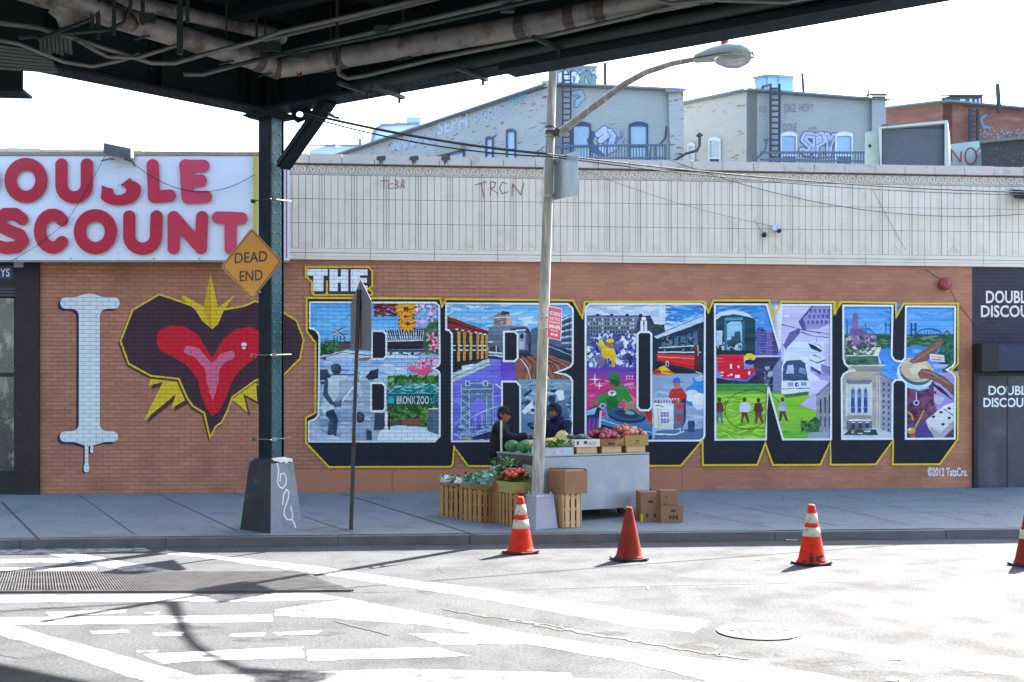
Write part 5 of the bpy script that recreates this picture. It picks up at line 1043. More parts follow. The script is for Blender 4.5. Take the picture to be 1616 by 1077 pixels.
for y in (315, 560, 693):
    b = MB(); z_ = atZ(430, y, P0.y - .1).z; u = Vector((1, 0, 0))
    off = -.125; b.tube([hc + cbv * off - ca * .21 + Vector((0, 0, z_)), hc + cbv * off + ca * .19 + Vector((0, 0, z_ - .01))], .007, 6)
    for o2 in (-.21, .185): b.bar(hc + ca * o2 + cbv * (off - .03) + Vector((0, 0, z_ - .005)), hc + ca * o2 + cbv * (off + .03) + Vector((0, 0, z_ - .005)), .03, .045)
    b.build('strap', m_black if y == 315 else m_gal_dull, col)
    b = MB(); b.tube([hc + ca * .14 - cbv * .15 + Vector((0, 0, z_ - .01)), hc + ca * .14 + cbv * .22 + Vector((0, 0, z_ + .01))], .008, 6); b.build('strap', m_gal_dull, col)
b = MB(); b.frust(hc, ca, .40, .56, ZB - .05, ZB - .006); b.build('cap_plate', m_el, col)
b = MB(); s0 = hc + ca * .05; pA = atZ(447, 262, P0.y - .12); pB = atZ(520, 158, P0.y - .75); b.bar(pA, pB, .16, .13); b.bar(pA + Vector((0, .0, -.02)), pB + Vector((0, 0, -.02)), .22, .02); b.build('knee_brace', m_el, el)
b = MB(); c_ = atZ(470, 181, P0.y - .35); th_ = []
ring = [[(458, 172), (486, 166), (492, 176), (482, 190), (470, 195), (461, 188)], ell(473, 181, 5.5, 4.5, 10)]
b.poly(ring, lambda p: atZ(p[0], p[1], P0.y - .38), back=lambda p: atZ(p[0], p[1], P0.y - .33)); b.build('gusset', m_el, el)
b = MB(); b.frust((PB.x, PB.y), ca, .58, .40, PB.z - .06, PB.z + .87); b.frust((PB.x, PB.y), ca, .40, .30, PB.z + .8705, PB.z + .93); ped = b.build('pedestal', m_concd, el)
# the right-hand face of the pedestal is a paler blue-grey than the rest and has a white tag
cc = [Vector((PB.x, PB.y, 0)) + ca * (h / 2) + cbv * (j * h / 2) + Vector((0, 0, z)) for h, z in ((.58, PB.z - .06), (.40, PB.z + .87)) for j in (-1, 1)]
nf = (cc[1] - cc[0]).cross(cc[2] - cc[0]).normalized()
if nf.y > 0: nf = -nf
def pf(n): return lambda p: onplane(p[0], p[1], cc[0] + nf * n, nf)
b = MB(); off = nf * .003; b.face([cc[0] + off, cc[1] + off, cc[3] + off, cc[2] + off]); b.build('right_face', m_conc, ped)
b = MB(); f_ = lambda x, y: (350 + x / 4.896, 640 + y / 4.896)
spray(b, [[f_(428, 450), f_(440, 505), f_(430, 590), f_(445, 628), f_(470, 642), f_(495, 610), f_(500, 570), f_(485, 525), f_(455, 530), f_(450, 585)], [f_(470, 765), f_(478, 690), f_(500, 650), f_(518, 665), f_(515, 715), f_(484, 800), f_(482, 850), f_(505, 882), f_(535, 885), f_(550, 860), f_(532, 780)], [f_(540, 875), f_(560, 910), f_(570, 942)]], pf(.006), 2.2)
b.build('sprayed_tag', mat('white_spray', (.66, .66, .64), rough=.6), ped)['label'] = 'white sprayed numbers on the column foot'
b = MB(); P_ = [f_(384, 408), f_(480, 398), f_(545, 412), f_(548, 440), f_(520, 432), f_(500, 450), f_(480, 436), f_(455, 444), f_(430, 432), f_(400, 428)]
b.poly([P_], pf(.0065)); b.build('paint_drip', mat('white_spray', (.66, .66, .64)), ped)
# service pipes and conduits
pz = 5.9; pp = [Vector((-5.6, 10.5, pz)), Vector((-4.42, 12.14, pz)), Vector((-3.05, 14.02, pz)), Vector((-2.86, 14.28, pz - .02)), Vector((-2.62, 14.24, pz)), Vector((.42, 12.59, pz)), Vector((1.31, 12.02, pz)), Vector((7.5, 8.2, pz))]
b = MB(); b.tube(pp, .122, 16); pipe = b.build('service_pipe', m_pipe, el, smooth=True)
for k_ in (1.0, 2.0, 2.9, 4.2, 4.9, 5.25, 5.6, 6.1, 6.6):
    i = int(k_); c_ = pp[i].lerp(pp[i + 1], k_ - i); d_ = (pp[i + 1] - pp[i]).normalized(); b = MB(); b.lathe(c_, [(.128, -.06), (.133, -.05), (.133, .05), (.128, .06)], 16, ax=d_); b.build('coupling', mat('pipe_band', lin((92, 86, 80)), rough=.5, metal=.4), pipe)
for k_ in (1.3, 1.8, 2.4, 4.15, 4.45, 5.3, 5.9, 6.3, 6.35):
    i = int(k_); c_ = pp[i].lerp(pp[i + 1], k_ - i); b = MB(); b.bar(c_ + Vector((0, 0, -.13)), c_ + Vector((0, 0, .8)), .018); b.bar(c_ + Vector((-.1, .07, -.135)), c_ + Vector((.1, -.07, -.135)), .03, .015); b.build('hanger', m_cond_d, pipe)
b = MB(); b.poly([[f for f in ((468, 112), (471, 118), (476, 113), (478, 119), (474, 120), (473, 123), (469, 121))]], lambda p: atZ(p[0], p[1], 13.9) + Vector((0, -.02, 0))); b.build('paint_mark', mat('red_mark', lin((150, 40, 36))), pipe)
q2 = [atZ(180, -12, 12.85), atZ(207, 3, 13.13), atZ(431, 54, 14.3), atZ(445, 60, 14.2)]; b = MB(); b.tube(q2, .082, 12); b.build('service_pipe', m_pipe, el, smooth=True)
q3 = [atZ(60, -20, 11.6), atZ(140, 10, 12.0), atZ(170, 22, 12.15), atZ(205, 36, 12.3), atZ(214, 44, 12.35)]; b = MB(); b.tube(q3, [.10, .10, .10, .10, .06], 12); b.tube([atZ(88, 6, 11.9), atZ(104, 20, 11.95), atZ(112, 38, 12)], .12, 10); b.build('service_pipe', m_pipe, el, smooth=True)
def cond(pts, r, m, name='conduit'):
    b = MB(); b.tube([atZ(*p) for p in pts], r, 8); return b.build(name, m, el, smooth=True)
ex = lambda p, q, k: (q[0] + (q[0] - p[0]) * k, q[1] + (q[1] - p[1]) * k, q[2] + (q[2] - p[2]) * k)
cond([(400, 68, 13.9), (560, 30, 12.9), (690, -2, 12.2), (800, -30, 11.6)], .024, m_cond); cond([(290, 118, 13.4), (320, 118, 13.5), (400, 96, 13.6), (600, 48, 12.5), (818, -2, 11.5), (900, -22, 11.1)], .026, m_cond); cond([(330, 112, 13.3), (420, 92, 13.3), (620, 52, 12.3), (840, 2, 11.3), (960, -22, 10.8)], .02, m_cond_d)
cond([(532, 102, 13.6), (536, 118, 13.6), (548, 124, 13.6), (575, 120, 13.5), (700, 90, 13.0), (860, 58, 12.45), (1000, 26, 11.95), (1120, -4, 11.5), (1200, -24, 11.2)], .026, m_cond)
cond([(560, 138, 14.2), (700, 110, 13.55), (940, 60, 12.5), (1010, 46, 12.2), (1200, 8, 11.5), (1330, -20, 11.0)], .075, m_cond_d); cond([(1010, -4, 11.7), (1060, 6, 11.6), (1120, 0, 11.4), (1240, 4, 11.1), (1330, -12, 10.8)], .022, m_cond)
cond([(-20, 34, 11.2), (60, 44, 11.6), (114, 60, 11.9), (150, 72, 12.1), (240, 100, 12.5), (275, 100, 12.6), (330, 84, 12.8), (400, 66, 13.0), (445, 50, 13.0), (560, 24, 12.4), (700, -10, 11.8)], .026, m_cond); cond([(120, 62, 11.8), (150, 80, 12.1), (170, 90, 12.2), (215, 92, 12.3), (285, 70, 12.6)], .022, m_cond)
cond([(-20, 60, 11.2), (30, 70, 11.5), (100, 98, 11.9), (145, 105, 12.1), (190, 96, 12.3), (220, 86, 12.4)], .022, m_cond); cond([(60, 62, 11.5), (130, 36, 11.8), (145, 30, 11.9)], .02, m_cond_d); cond([(30, 60, 11.4), (170, 48, 12.0), (195, 36, 12.1), (206, 10, 12.1), (208, -15, 12.1)], .02, m_cond_d)
for x, y1, Z, w in ((145, 52, 12.0, .035), (155, 62, 12.0, .035), (180, 56, 12.0, .035), (225, 40, 12.0, .035), (296, 36, 12.0, .035), (284, 86, 12.4, .055), (532, 104, 12.9, .03), (405, 60, 13.6, .025)):
    b = MB(); b.bar(atZ(x, -20, Z), atZ(x, y1, Z), w); b.build('hanger_rod', m_cond_d, el)
b = MB()
for i in range(7): b.bar(atZ(-30, 70 + i * 6, 11.3 + i * .03), atZ(78 + i * 2, 84 + i * 5, 11.8 + i * .03), .03, .02)
for i in range(8): b.bar(atZ(64 + i * 6.5, 56, 11.9), atZ(66 + i * 6.5, 84 + (i % 3) * 2, 11.95), .03, .02)
b.build('cable_tray', mat('tray_green', (.10, .125, .12), rough=.5), el)
for (x0, y0, x1, y1, Z) in ((396, 66, 440, 80, 13.3), (220, 20, 240, 36, 12.2), (590, 40, 612, 50, 12.3), (790, 8, 812, 18, 11.5), (455, 82, 486, 92, 13.0)):
    b = MB(); b.poly([rect(x0, y0, x1, y1)], lambda p: atZ(p[0], p[1], Z), back=lambda p: atZ(p[0], p[1], Z) + Vector((0, .12, .02))); b.build('junction_box', m_cond_d, el)
for x, y, Z in ((612, 146, 13.9), (745, 117, 13.4), (865, 70, 12.5), (560, 140, 14.0)):
    b = MB(); p = atZ(x, y, Z); b.bar(p + n1 * .3, p - n1 * .3, .05, .04); b.bar(p + Vector((0, 0, -.08)) - n1 * .22, p + Vector((0, 0, .08)) - n1 * .22, .03); b.build('cable_bracket', m_cond_d, el)

# DEAD END sign on the column
sp = atZ(397, 418, 14.55); ds = thing('road_sign', 'amber diamond warning sign reading DEAD END strapped to the green steel column', 'road sign', tuple(sp))
sax = Vector((.93, -.30, 0)).normalized(); snr = Vector((-.30, -.93, 0)).normalized()
def dsp(n): return lambda p: onplane(p[0], p[1], sp + snr * n, snr)
D0 = [(397, 359.5), (446, 413), (397.5, 475.5), (348, 421)]
m_amb = mat('sign_amber', (1, 1, 1), rough=.35, var=.06, scale=5, bump=.03, attr=True, spec=.4)
def rnd(P, k=.06):
    o = []
    for i in range(len(P)):
        a, b_, c = P[i - 1], P[i], P[(i + 1) % len(P)]; o += [(b_[0] + (a[0] - b_[0]) * k, b_[1] + (a[1] - b_[1]) * k), (b_[0] + (a[0] - b_[0]) * k * .25 + (c[0] - b_[0]) * k * .25, b_[1] + (a[1] - b_[1]) * k * .25 + (c[1] - b_[1]) * k * .25), (b_[0] + (c[0] - b_[0]) * k, b_[1] + (c[1] - b_[1]) * k)]
    return o
b = MB(); b.poly([rnd(D0)], dsp(0), (150, 128, 96), back=dsp(-.008)); pl = b.build('plate', m_gal_dull, ds)
b = MB(); AMB = (214, 142, 16); b.poly([rnd(inset(D0, .9))], dsp(.002), AMB); b.poly([rnd(inset(D0, 2.2)), rnd(inset(D0, 3.4))], dsp(.0035), (34, 26, 20))
T_ = lambda x, y: (320 + x / 4.896, 340 + y / 4.896)
put_text(b, 'DEAD', [T_(247, 292), T_(498, 274), T_(498, 357), T_(247, 373)], dsp(.0035), (30, 24, 22), .012); put_text(b, 'END', [T_(284, 432), T_(463, 420), T_(463, 502), T_(284, 513)], dsp(.0035), (30, 24, 22), .012)
spray(b, [[T_(300, 580), T_(425, 575)], [T_(358, 615), T_(400, 600), T_(415, 610), T_(380, 630)]], dsp(.0036), 1.0, (224, 160, 60))
b.build('legend', m_amb, pl)
b = MB()
for q in ((397, 370), (397, 464)): b.lathe(dsp(.003)(q), [(.01, 0), (.01, .006)], 8, ax=snr)
b.build('bolt', m_galv, ds)
for y in (380, 455): b = MB(); b.bar(dsp(-.01)((398, y)), Vector((P0.x - .16, P0.y - .13, dsp(0)((398, y)).z)), .03, .02); b.build('bracket', m_black, ds)

# school-shaped sign seen from its grey back, on a slim post
pb = walk_pt(553.5, 836); ss = thing('sign_post', 'slim steel post with a pentagon road sign seen from its grey back', 'road sign', tuple(pb))
pt_ = atZ(566, 458, pb.y); b = MB(); b.bar(pb + Vector((0, 0, -.02)), pt_, .045, .03, up=(0, 1, 0)); b.bar(pb + Vector((.02, 0, -.02)), pt_ + Vector((.02, 0, 0)), .012, .05, up=(0, 1, 0)); b.build('post', mat('post_steel', lin((66, 64, 66)), rough=.5, var=.2, metal=.4), ss)
pd = Vector((.43, -.90, 0)).normalized(); pn_ = Vector((-.90, -.43, 0)).normalized(); pc_ = atZ(565.5, 500, pb.y) - pn_ * .03
hw = .43; zt = atZ(565.5, 441, pb.y).z; zs = atZ(565.5, 478, pb.y).z; zb_ = atZ(565.5, 552, pb.y).z
PV = [(-hw, zb_), (hw, zb_), (hw, zs), (0, zt), (-hw, zs)]
b = MB(); b.poly([PV], lambda p: Vector((pc_.x, pc_.y, 0)) + pd * p[0] + Vector((0, 0, p[1])), back=lambda p: Vector((pc_.x, pc_.y, 0)) + pd * p[0] + Vector((0, 0, p[1])) - pn_ * .006); b.build('plate', m_gal_dull, ss)
b = MB(); b.poly([[(p[0] * .97, p[1]) for p in PV]], lambda p: Vector((pc_.x, pc_.y, 0)) + pd * p[0] + Vector((0, 0, p[1])) - pn_ * .0075); b.build('sign_face', mat('sign_lime', (.45, .5, .06), rough=.4), ss)

# ================================================================== STREET LAMP
lb = walk_pt(852, 834); lb = Vector((lb.x, lb.y + .10, walk_z(lb.x, lb.y)))
lamp = thing('street_lamp', 'weathered grey street lamp with a long bent arm over the road and a tapered foot', 'street lamp', tuple(lb))
m_pole = mat('pole_aged', lin((150, 144, 130)), rough=.6, var=.22, scale=3, bump=.2, bscale=18, col2=lin((190, 186, 178)), thr=(.48, .62), scale2=2.4, stretch=(6, 6, .8))
m_foot = mat('foot_silver', lin((160, 160, 172)), rough=.5, var=.12, scale=5, bump=.12, bscale=20, metal=.3)
ZP = lb.y
P_b = atZ(848, 782, ZP); P_t = atZ(873, 96, ZP); P_t.z = 6.45; dpl = (P_t - P_b)
b = MB(); n_ = 10; b.tube([P_b + dpl * (i / n_) for i in range(n_ + 1)], [.082 - .028 * (i / n_) for i in range(n_ + 1)], 16); b.build('pole', m_pole, lamp, smooth=True)
for y, ex_ in ((205, .012), (214, .012), (246, .008), (310, .008), (500, .008), (518, .008)):
    t = (atZ(850, y, ZP).z - P_b.z) / dpl.z; c_ = P_b + dpl * t; b = MB(); rr = .082 - .028 * t + ex_; b.lathe(c_, [(rr, -.016), (rr, .016)], 16, ax=dpl); b.build('band', m_galv, lamp)
fx = Vector((.857, .515, 0)); b = MB(); b.frust((lb.x, lb.y), fx, .36, .27, lb.z - .05, P_b.z - .012); b.frust((lb.x, lb.y), fx, .30, .26, P_b.z - .0115, P_b.z + .02)
for i, j in ((-1, -1), (1, -1), (1, 1), (-1, 1)): b.lathe(Vector((lb.x, lb.y, P_b.z + .02)) + fx * (i * .105) + Vector((-fx.y, fx.x, 0)) * (j * .105), [(.018, 0), (.018, .03)], 6)
b.build('base', m_foot, lamp)
aw = [atZ(878, 214, ZP - .02), atZ(900, 197, ZP - .2), atZ(935, 170, ZP - .55), atZ(985, 133, ZP - 1.1), atZ(1020, 114, ZP - 1.55), atZ(1060, 101, ZP - 2.0), atZ(1100, 93, ZP - 2.4), atZ(1112, 91, ZP - 2.5)]
b = MB(); b.tube(aw, [.055, .05, .045, .04, .037, .033, .03, .03], 12); arm = b.build('arm', m_pole, lamp, smooth=True)
b = MB(); b.lathe(P_b + dpl * ((atZ(850, 208, ZP).z - P_b.z) / dpl.z), [(.066, -.06), (.072, -.05), (.072, -.03), (.066, -.02), (.066, .03), (.072, .04), (.072, .06), (.066, .07)], 14, ax=dpl); b.bar(atZ(876, 208, ZP - .06), atZ(884, 211, ZP - .10), .07, .10); b.build('arm_clamp', mat('rusty_iron', lin((84, 70, 60)), rough=.7, var=.3), lamp)
# luminaire: lofted cobra head
T0 = atZ(1098, 93, ZP - 2.38); T1 = atZ(1187, 87, ZP - 2.80); hx = (T1 - T0); HL = hx.length; hx.normalize(); hy = hx.cross(Vector((0, 0, 1))).normalized(); hz = hy.cross(hx)
def loft(mb, secs, n=16, lo=0, hi=360):
    base = len(mb.v)
    for (s_, w, zt_, zb2) in secs:
        for j in range(n):
            t = RAD(lo + (hi - lo) * j / (n - (0 if hi - lo == 360 else 1))); cz = math.sin(t); mb.v.append(T0 + hx * (s_ * HL) + hy * (w * math.cos(t)) + hz * (zt_ * cz if cz > 0 else zb2 * -cz * -1))
    for k_ in range(len(secs) - 1):
        for j in range(n if hi - lo == 360 else n - 1):
            a_ = base + k_ * n + j; c2 = base + k_ * n + (j + 1) % n; mb.f.append((a_, c2, c2 + n, a_ + n)); mb.m.append(0); mb.c.append((255, 255, 255))
    if hi - lo == 360:
        mb.f.append(tuple(base + j for j in range(n))); e = base + (len(secs) - 1) * n; mb.f.append(tuple(e + n - 1 - j for j in range(n))); mb.m += [0, 0]; mb.c += [(255, 255, 255)] * 2
b = MB(); loft(b, [(0, .05, .05, .05), (.08, .06, .075, .05), (.3, .10, .125, .045), (.6, .155, .15, .03), (.85, .15, .13, .03), (.97, .11, .08, .03), (1, .05, .04, .02)], 18); lum = b.build('lamp_head', mat('lamp_head_grey', lin((178, 188, 178)), rough=.5, var=.1, scale=5), lamp, smooth=True)
b = MB(); loft(b, [(.33, .02, .0, .04), (.4, .09, .0, .085), (.55, .135, .0, .125), (.75, .14, .0, .14), (.9, .11, .0, .10), (.97, .04, .0, .05)], 18); 
gl_ = bpy.data.materials.new('lamp_glass'); gl_.use_nodes = True; gb = gl_.node_tree.nodes['Principled BSDF']; gb.inputs['Base Color'].default_value = (.62, .63, .64, 1); gb.inputs['Roughness'].default_value = .12; gb.inputs['Transmission Weight'].default_value = .55; gb.inputs['IOR'].default_value = 1.3
b.build('refractor', gl_, lum, smooth=True)
b = MB(); loft(b, [(-.0, .07, .012, .012), (.3, .115, .015, .015), (.6, .168, .015, .015), (.9, .14, .015, .015), (1.0, .06, .015, .015)], 18); b.build('rim', m_gal_dull, lum)
b = MB(); b.lathe(T0 + hx * (.5 * HL) + hz * .135, [(.045, 0), (.045, .045), (.03, .065), (0, .07)], 12, ax=hz); b.build('photocell', mat('photocell_red', lin((214, 84, 80)), rough=.5), lum)
# sign panels held by the pole
m_panel = mat('panel_back', lin((168, 174, 176)), rough=.35, var=.1, scale=3, metal=.4, bump=.03)
tp = thing('traffic_sign', 'pale blank backed rectangular sign panel strapped high on the lamp post', 'road sign', tuple(atZ(872, 312, ZP)))
an = Vector((.60, -.80, 0)); nn_ = Vector((.80, .60, 0)); pq = Vector((P_b.x, P_b.y, 0)) + dpl * ((atZ(870, 280, ZP).z - P_b.z) / dpl.z); pq.z = 0
def PQ(n): return lambda p: pq + an * p[0] + Vector((0, 0, p[1])) + nn_ * n
z0_, z1_ = atZ(870, 315, ZP).z, atZ(870, 247, ZP).z
pq2 = pq + nn_ * .09
b = MB(); b.poly([rect(-.22, z0_, .50, z1_ - .0)], PQ(.085), back=PQ(.092)); b.build('panel', m_panel, tp)
b = MB()
for z_ in (z0_ + .06, z1_ - .06): b.poly([rect(-.14, z_ - .02, .14, z_ + .02)], PQ(.068), back=PQ(.084))
b.build('strap', m_galv, tp)
# red parking sign
rp_ = atZ(876, 511, ZP - .10); rs = thing('parking_sign', 'small red and white no standing sign bracketed to the lamp post', 'road sign', tuple(rp_))
ra = Vector((.72, .69, 0)).normalized(); rn_ = Vector((.69, -.72, 0)).normalized()
def RP(n): return lambda p: onplane(p[0], p[1], rp_ + rn_ * n, rn_)
R_ = lambda x, y: (820 + x / 7.69, 420 + y / 7.69)
R0 = [R_(348, 485), R_(517, 520), R_(503, 910), R_(332, 870)]
b = MB(); b.poly([rnd(R0, .05)], RP(0), (214, 206, 208), back=RP(-.006)); pl = b.build('plate', m_amb, rs)
b = MB(); b.poly([inset(R0, 1.0)], RP(.002), (204, 40, 66))
def lineq(y0, y1, a=.12, c=.9):
    f = lambda s_, y: (R0[0][0] + (R0[1][0] - R0[0][0]) * s_ + (R0[3][0] - R0[0][0]) * y, R0[0][1] + (R0[1][1] - R0[0][1]) * s_ + (R0[3][1] - R0[0][1]) * y); return [f(a, y0), f(c, y0), f(c, y1), f(a, y1)]
WH = (236, 226, 228)
put_text(b, 'NO STANDING', lineq(.14, .27), RP(.004), WH, .02); put_text(b, 'EXCEPT TRUCKS', lineq(.32, .41), RP(.004), WH, .015); put_text(b, 'LOADING', lineq(.44, .51), RP(.004), WH, .015); put_text(b, '8AM-6PM', lineq(.55, .68), RP(.004), WH, .025); put_text(b, 'MON-FRI', lineq(.71, .765, .25, .75), RP(.004), WH, .01)
q = lineq(.82, .90, .22, .78); mx = lambda s_, v: (q[0][0] + (q[1][0] - q[0][0]) * s_ + (q[3][0] - q[0][0]) * v, q[0][1] + (q[1][1] - q[0][1]) * s_ + (q[3][1] - q[0][1]) * v)
b.poly([[mx(0, .5), mx(.25, -.1), mx(.25, .3), mx(.75, .3), mx(.75, -.1), mx(1, .5), mx(.75, 1.1), mx(.75, .7), mx(.25, .7), mx(.25, 1.1)]], RP(.004), WH)
b.build('legend', m_amb, pl)
for y in (500, 518): b = MB(); b.bar(atZ(860, y, ZP), RP(-.007)((868, y + 1)), .03, .02); b.build('bracket', m_galv, rs)

# ================================================================== BUILDINGS BEHIND THE STORE
m_gA = mat('grey_painted_brick', lin((158, 168, 171)), rough=.8, var=.08, scale=.8, bump=.25, bscale=20, brick=dict(w=.22, h=.075, m=.006, dark=.8, v=.95))
m_gS = mat('peeling_grey_brick', lin((164, 170, 172)), rough=.85, var=.1, scale=.8, bump=.3, bscale=20, col2=lin((118, 84, 84)), thr=(.60, .625), scale2=5.5, stretch=(.45, .45, 2.2))
m_gB = mat('tan_painted_brick', lin((176, 176, 170)), rough=.85, var=.08, scale=.8, bump=.25, bscale=20, col2=lin((150, 118, 108)), thr=(.61, .635), scale2=5.5, stretch=(.45, .45, 2.2))
m_rb = mat('old_red_brick', lin((134, 94, 84)), rough=.9, var=.25, scale=3, bump=.3, bscale=20, col2=lin((150, 116, 104)), thr=(.5, .66), scale2=1.6, stretch=(.6, .6, 2))
m_edge = mat('roof_edge', lin((120, 134, 146)), rough=.7)
m_wfr_b = mat('window_frame_blue', lin((58, 74, 102)), rough=.5)
m_wfr_w = mat('window_frame_white', lin((208, 220, 226)), rough=.5)
m_pane = mat('window_pane', lin((138, 170, 200)), rough=.1, var=.12, scale=1.5, bump=0, spec=.7)
m_paned = mat('window_pane_dark', lin((60, 84, 120)), rough=.1, var=.3, scale=2.0, bump=0, spec=.7)
m_iron2 = mat('black_iron', lin((58, 66, 78)), rough=.6)
m_rail = mat('rail_grey', lin((84, 102, 122)), rough=.6)
m_tag = mat('graffiti_paint', (1, 1, 1), rough=.7, attr=True, bump=.05, var=.12, scale=4)

class Bld:
    """A block whose street corner is seen at (px, top y) at depth Z; front runs along fd, side along sd."""
    def __init__(s, name, label, px, ytop, Z, fd, sd, group=None):
        s.c = atZ(px, ytop, Z); s.top = s.c.z; s.fd = Vector((*fd, 0)).normalized(); s.sd = Vector((*sd, 0)).normalized()
        s.fn = Vector((s.fd.y, -s.fd.x, 0)); s.sn = Vector((-s.sd.y, s.sd.x, 0))
        if s.sn.y > 0: s.sn = -s.sn
        s.t = thing(name, label, 'building', (s.c.x, s.c.y, 0), math.atan2(s.fd.y, s.fd.x), group)
    def front(s, n=0): return lambda p: onplane(p[0], p[1], s.c + s.fn * n, s.fn)
    def side(s, n=0): return lambda p: onplane(p[0], p[1], s.c + s.sn * n, s.sn)
    def lenf(s, px): return (onplane(px, 200, s.c, s.fn) - s.c).dot(s.fd)
    def lens(s, px): return (onplane(px, 200, s.c, s.sn) - s.c).dot(s.sd)
    def walls(s, Lf, Ls, mf, ms, th=.35):
        o = Vector((s.c.x, s.c.y, 0)); b = MB(); b.obox(o, s.fd * Lf, -s.fn * th, 0, s.top); s.wf = b.build('front_wall', mf, s.t)
        b = MB(); b.obox(o - s.fn * (th + .002) * 0 - s.fd * .0 + s.sd * .0, s.sd * Ls, -s.sn * (th * .98), 0, s.top - .003) if False else b.obox(o + s.sd * .36 * 0, s.sd * Ls, s.fd * .33, 0, s.top - .004); s.ws = b.build('side_wall', ms, s.t)
        b = MB(); far = o + s.sd * Ls; P = [o + s.fd * .34 - s.fn * .36, o + s.fd * Lf - s.fn * .36, far + s.fd * Lf, far + s.fd * .34]
        b.box8([(p.x, p.y, s.top - .55) for p in P] + [(p.x, p.y, s.top - .45) for p in P]); b.build('roof', m_roof, s.t)
        b = MB(); b.bar(s.c + s.fn * .04 - s.fd * .04 + Vector((0, 0, .05)), s.c + s.fn * .04 + s.fd * Lf + Vector((0, 0, .05)), .34, .05); b.bar(s.c + s.sn * .04 + Vector((0, 0, .048)), s.c + s.sn * .04 + s.sd * Ls + Vector((0, 0, .048)), .33, .05)
        b.build('roof_edge', m_edge, s.t)
    def window(s, face, x0, y0, x1, y1, mfr, mp, arch=5, dark_low=True):
        F_ = s.front if face == 'f' else s.side; par_ = s.wf if face == 'f' else s.ws
        w = x1 - x0; top = [(x0 + w * i / 6, y0 - arch * math.sin(math.pi * i / 6)) for i in range(7)]
        O = [(x0, y1)] + top + [(x1, y1)]; q = max(1.6, w * .085)
        I = [(x0 + q, y1 - q)] + [(x0 + q + (w - 2 * q) * i / 6, y0 + q + 1.5 - max(0, arch - 2) * .6 * math.sin(math.pi * i / 6)) for i in range(7)] + [(x1 - q, y1 - q)]
        b = MB(); b.poly([O, I], F_(.05), back=F_(.003)); ym = (y0 + y1) / 2 + 2; b.poly([rect(x0 + q, ym - 1, x1 - q, ym + 1.6)], F_(.045), back=F_(.008)); wo_ = b.build('window', mfr, s.t)
        b = MB(); b.poly([[(I[0][0], ym)] + I[1:8] + [(I[8][0], ym)]], F_(.012)); b.build('pane', mp, wo_)
        b = MB(); b.poly([rect(x0 + q, ym + 1.6, x1 - q, y1 - q)], F_(.0125)); b.build('pane', m_paned if dark_low else mp, wo_)
        return wo_
def bubble(mb, pts_list, proj1, proj2, w, fill, line, lw=1.4, k=4):
    """Bubble-letter graffiti: outlined fat strokes."""
    for L in sdf_loops([(s_, w + lw * 2) for s_ in pts_list], k, .7): mb.poly(L, proj1, line)
    for s_ in pts_list:
        for L in sdf_loops([(s_, w)], 0, .6): mb.poly(L, proj2, fill)

# A: grey corner block
A = Bld('corner_building', 'blue-grey painted brick block with two blue arched windows behind the lamp post', 868, 137, 32.0, (.985, .172), (-.7676, 1.0))
A.walls(A.lenf(1079), A.lens(588) + 3, m_gA, m_gS)
for x0, x1 in ((903, 933), (993, 1023)): A.window('f', x0, 196, x1, 262, m_wfr_b, m_pane, 4, False)
for x0, y0, x1 in ((765.5, 218, 777.5), (798, 206, 813)): A.window('s', x0, y0, x1, 262, m_wfr_b, m_pane, 3, False)
A.window('s', 706, 236, 732, 275, m_wfr_b, m_pane, 2, False)
b = MB(); b.bar(A.side(.1)((690, 242)), A.side(.1)((731, 231)), .2, .22); b.build('lintel', mat('stone_lintel', lin((150, 154, 152)), rough=.8), A.t)
b = MB(); b.poly([[(1055, 146), (1079, 141), (1079, 262), (1058, 262)]], A.front(.14), back=A.front(.002)); pil = b.build('pilaster', m_gS, A.t)
b = MB(); b.poly([rect(1050, 139, 1066, 145)], A.front(.3), back=A.front(.0)); b.poly([rect(1066.2, 141, 1081, 145)], A.front(.28), back=A.front(.0)); b.build('cap', m_edge, pil)
b = MB(); b.poly([rect(855, 127, 868, 137)], A.side(.15), back=A.side(-.4)); b.build('chimney', m_gS, A.t)
b = MB()
for x in (888, 900.5): b.bar(A.front(.25)((x, 112)), A.front(.25)((x, 262)), .05)
for y in range(118, 262, 9): b.bar(A.front(.25)((888, y)), A.front(.25)((900.5, y)), .035)
b.build('ladder', m_iron2, A.t)
b = MB()
for y in (229, 249): b.bar(A.front(.9)((876, y + 2)), A.front(.9)((1052, y)), .05)
x = 880
while x < 1052: b.bar(A.front(.9)((x, 230)), A.front(.9)((x + .2, 262)), .025); x += 4.6
for x in (958, 1028, 1035, 1050): b.bar(A.front(.9)((x, 229)), A.front(.88)((x - (4 if x == 1028 else 0), 262)), .06)
b.build('balcony_rail', m_rail, A.t)
b = MB(); b.tube([A.front(.03)(p) for p in ((1061, 150), (1062, 190), (1064, 262))], .02, 5); b.tube([A.front(.03)(p) for p in ((1052, 200), (1050, 218), (1040, 230))], .02, 5); b.build('wall_cable', m_iron2, A.t)
b = MB(); bubble(b, [[(935, 212), (930, 222), (936, 236), (950, 242)]], A.front(.010), A.front(.012), 8, (60, 100, 140), (50, 80, 120), 1)
bubble(b, [[(944, 212), (954, 204), (958, 214), (948, 222)], [(962, 208), (968, 216), (964, 228)], [(948, 232), (956, 240), (970, 232)]], A.front(.015), A.front(.018), 9, (176, 190, 224), (72, 110, 150))
b.build('graffiti', m_tag, A.wf)['label'] = 'pale bubble graffiti between the blue windows'
b = MB(); rg_ = random.Random(8)
for i in range(40): b.poly([ell(rg_.gauss(975, 8), rg_.gauss(215, 8), .8, 1.6, 5, .5)], A.front(.02), (96, 116, 160))
b.build('graffiti', m_tag, A.wf)['label'] = 'blue spray spatter left of the right window'
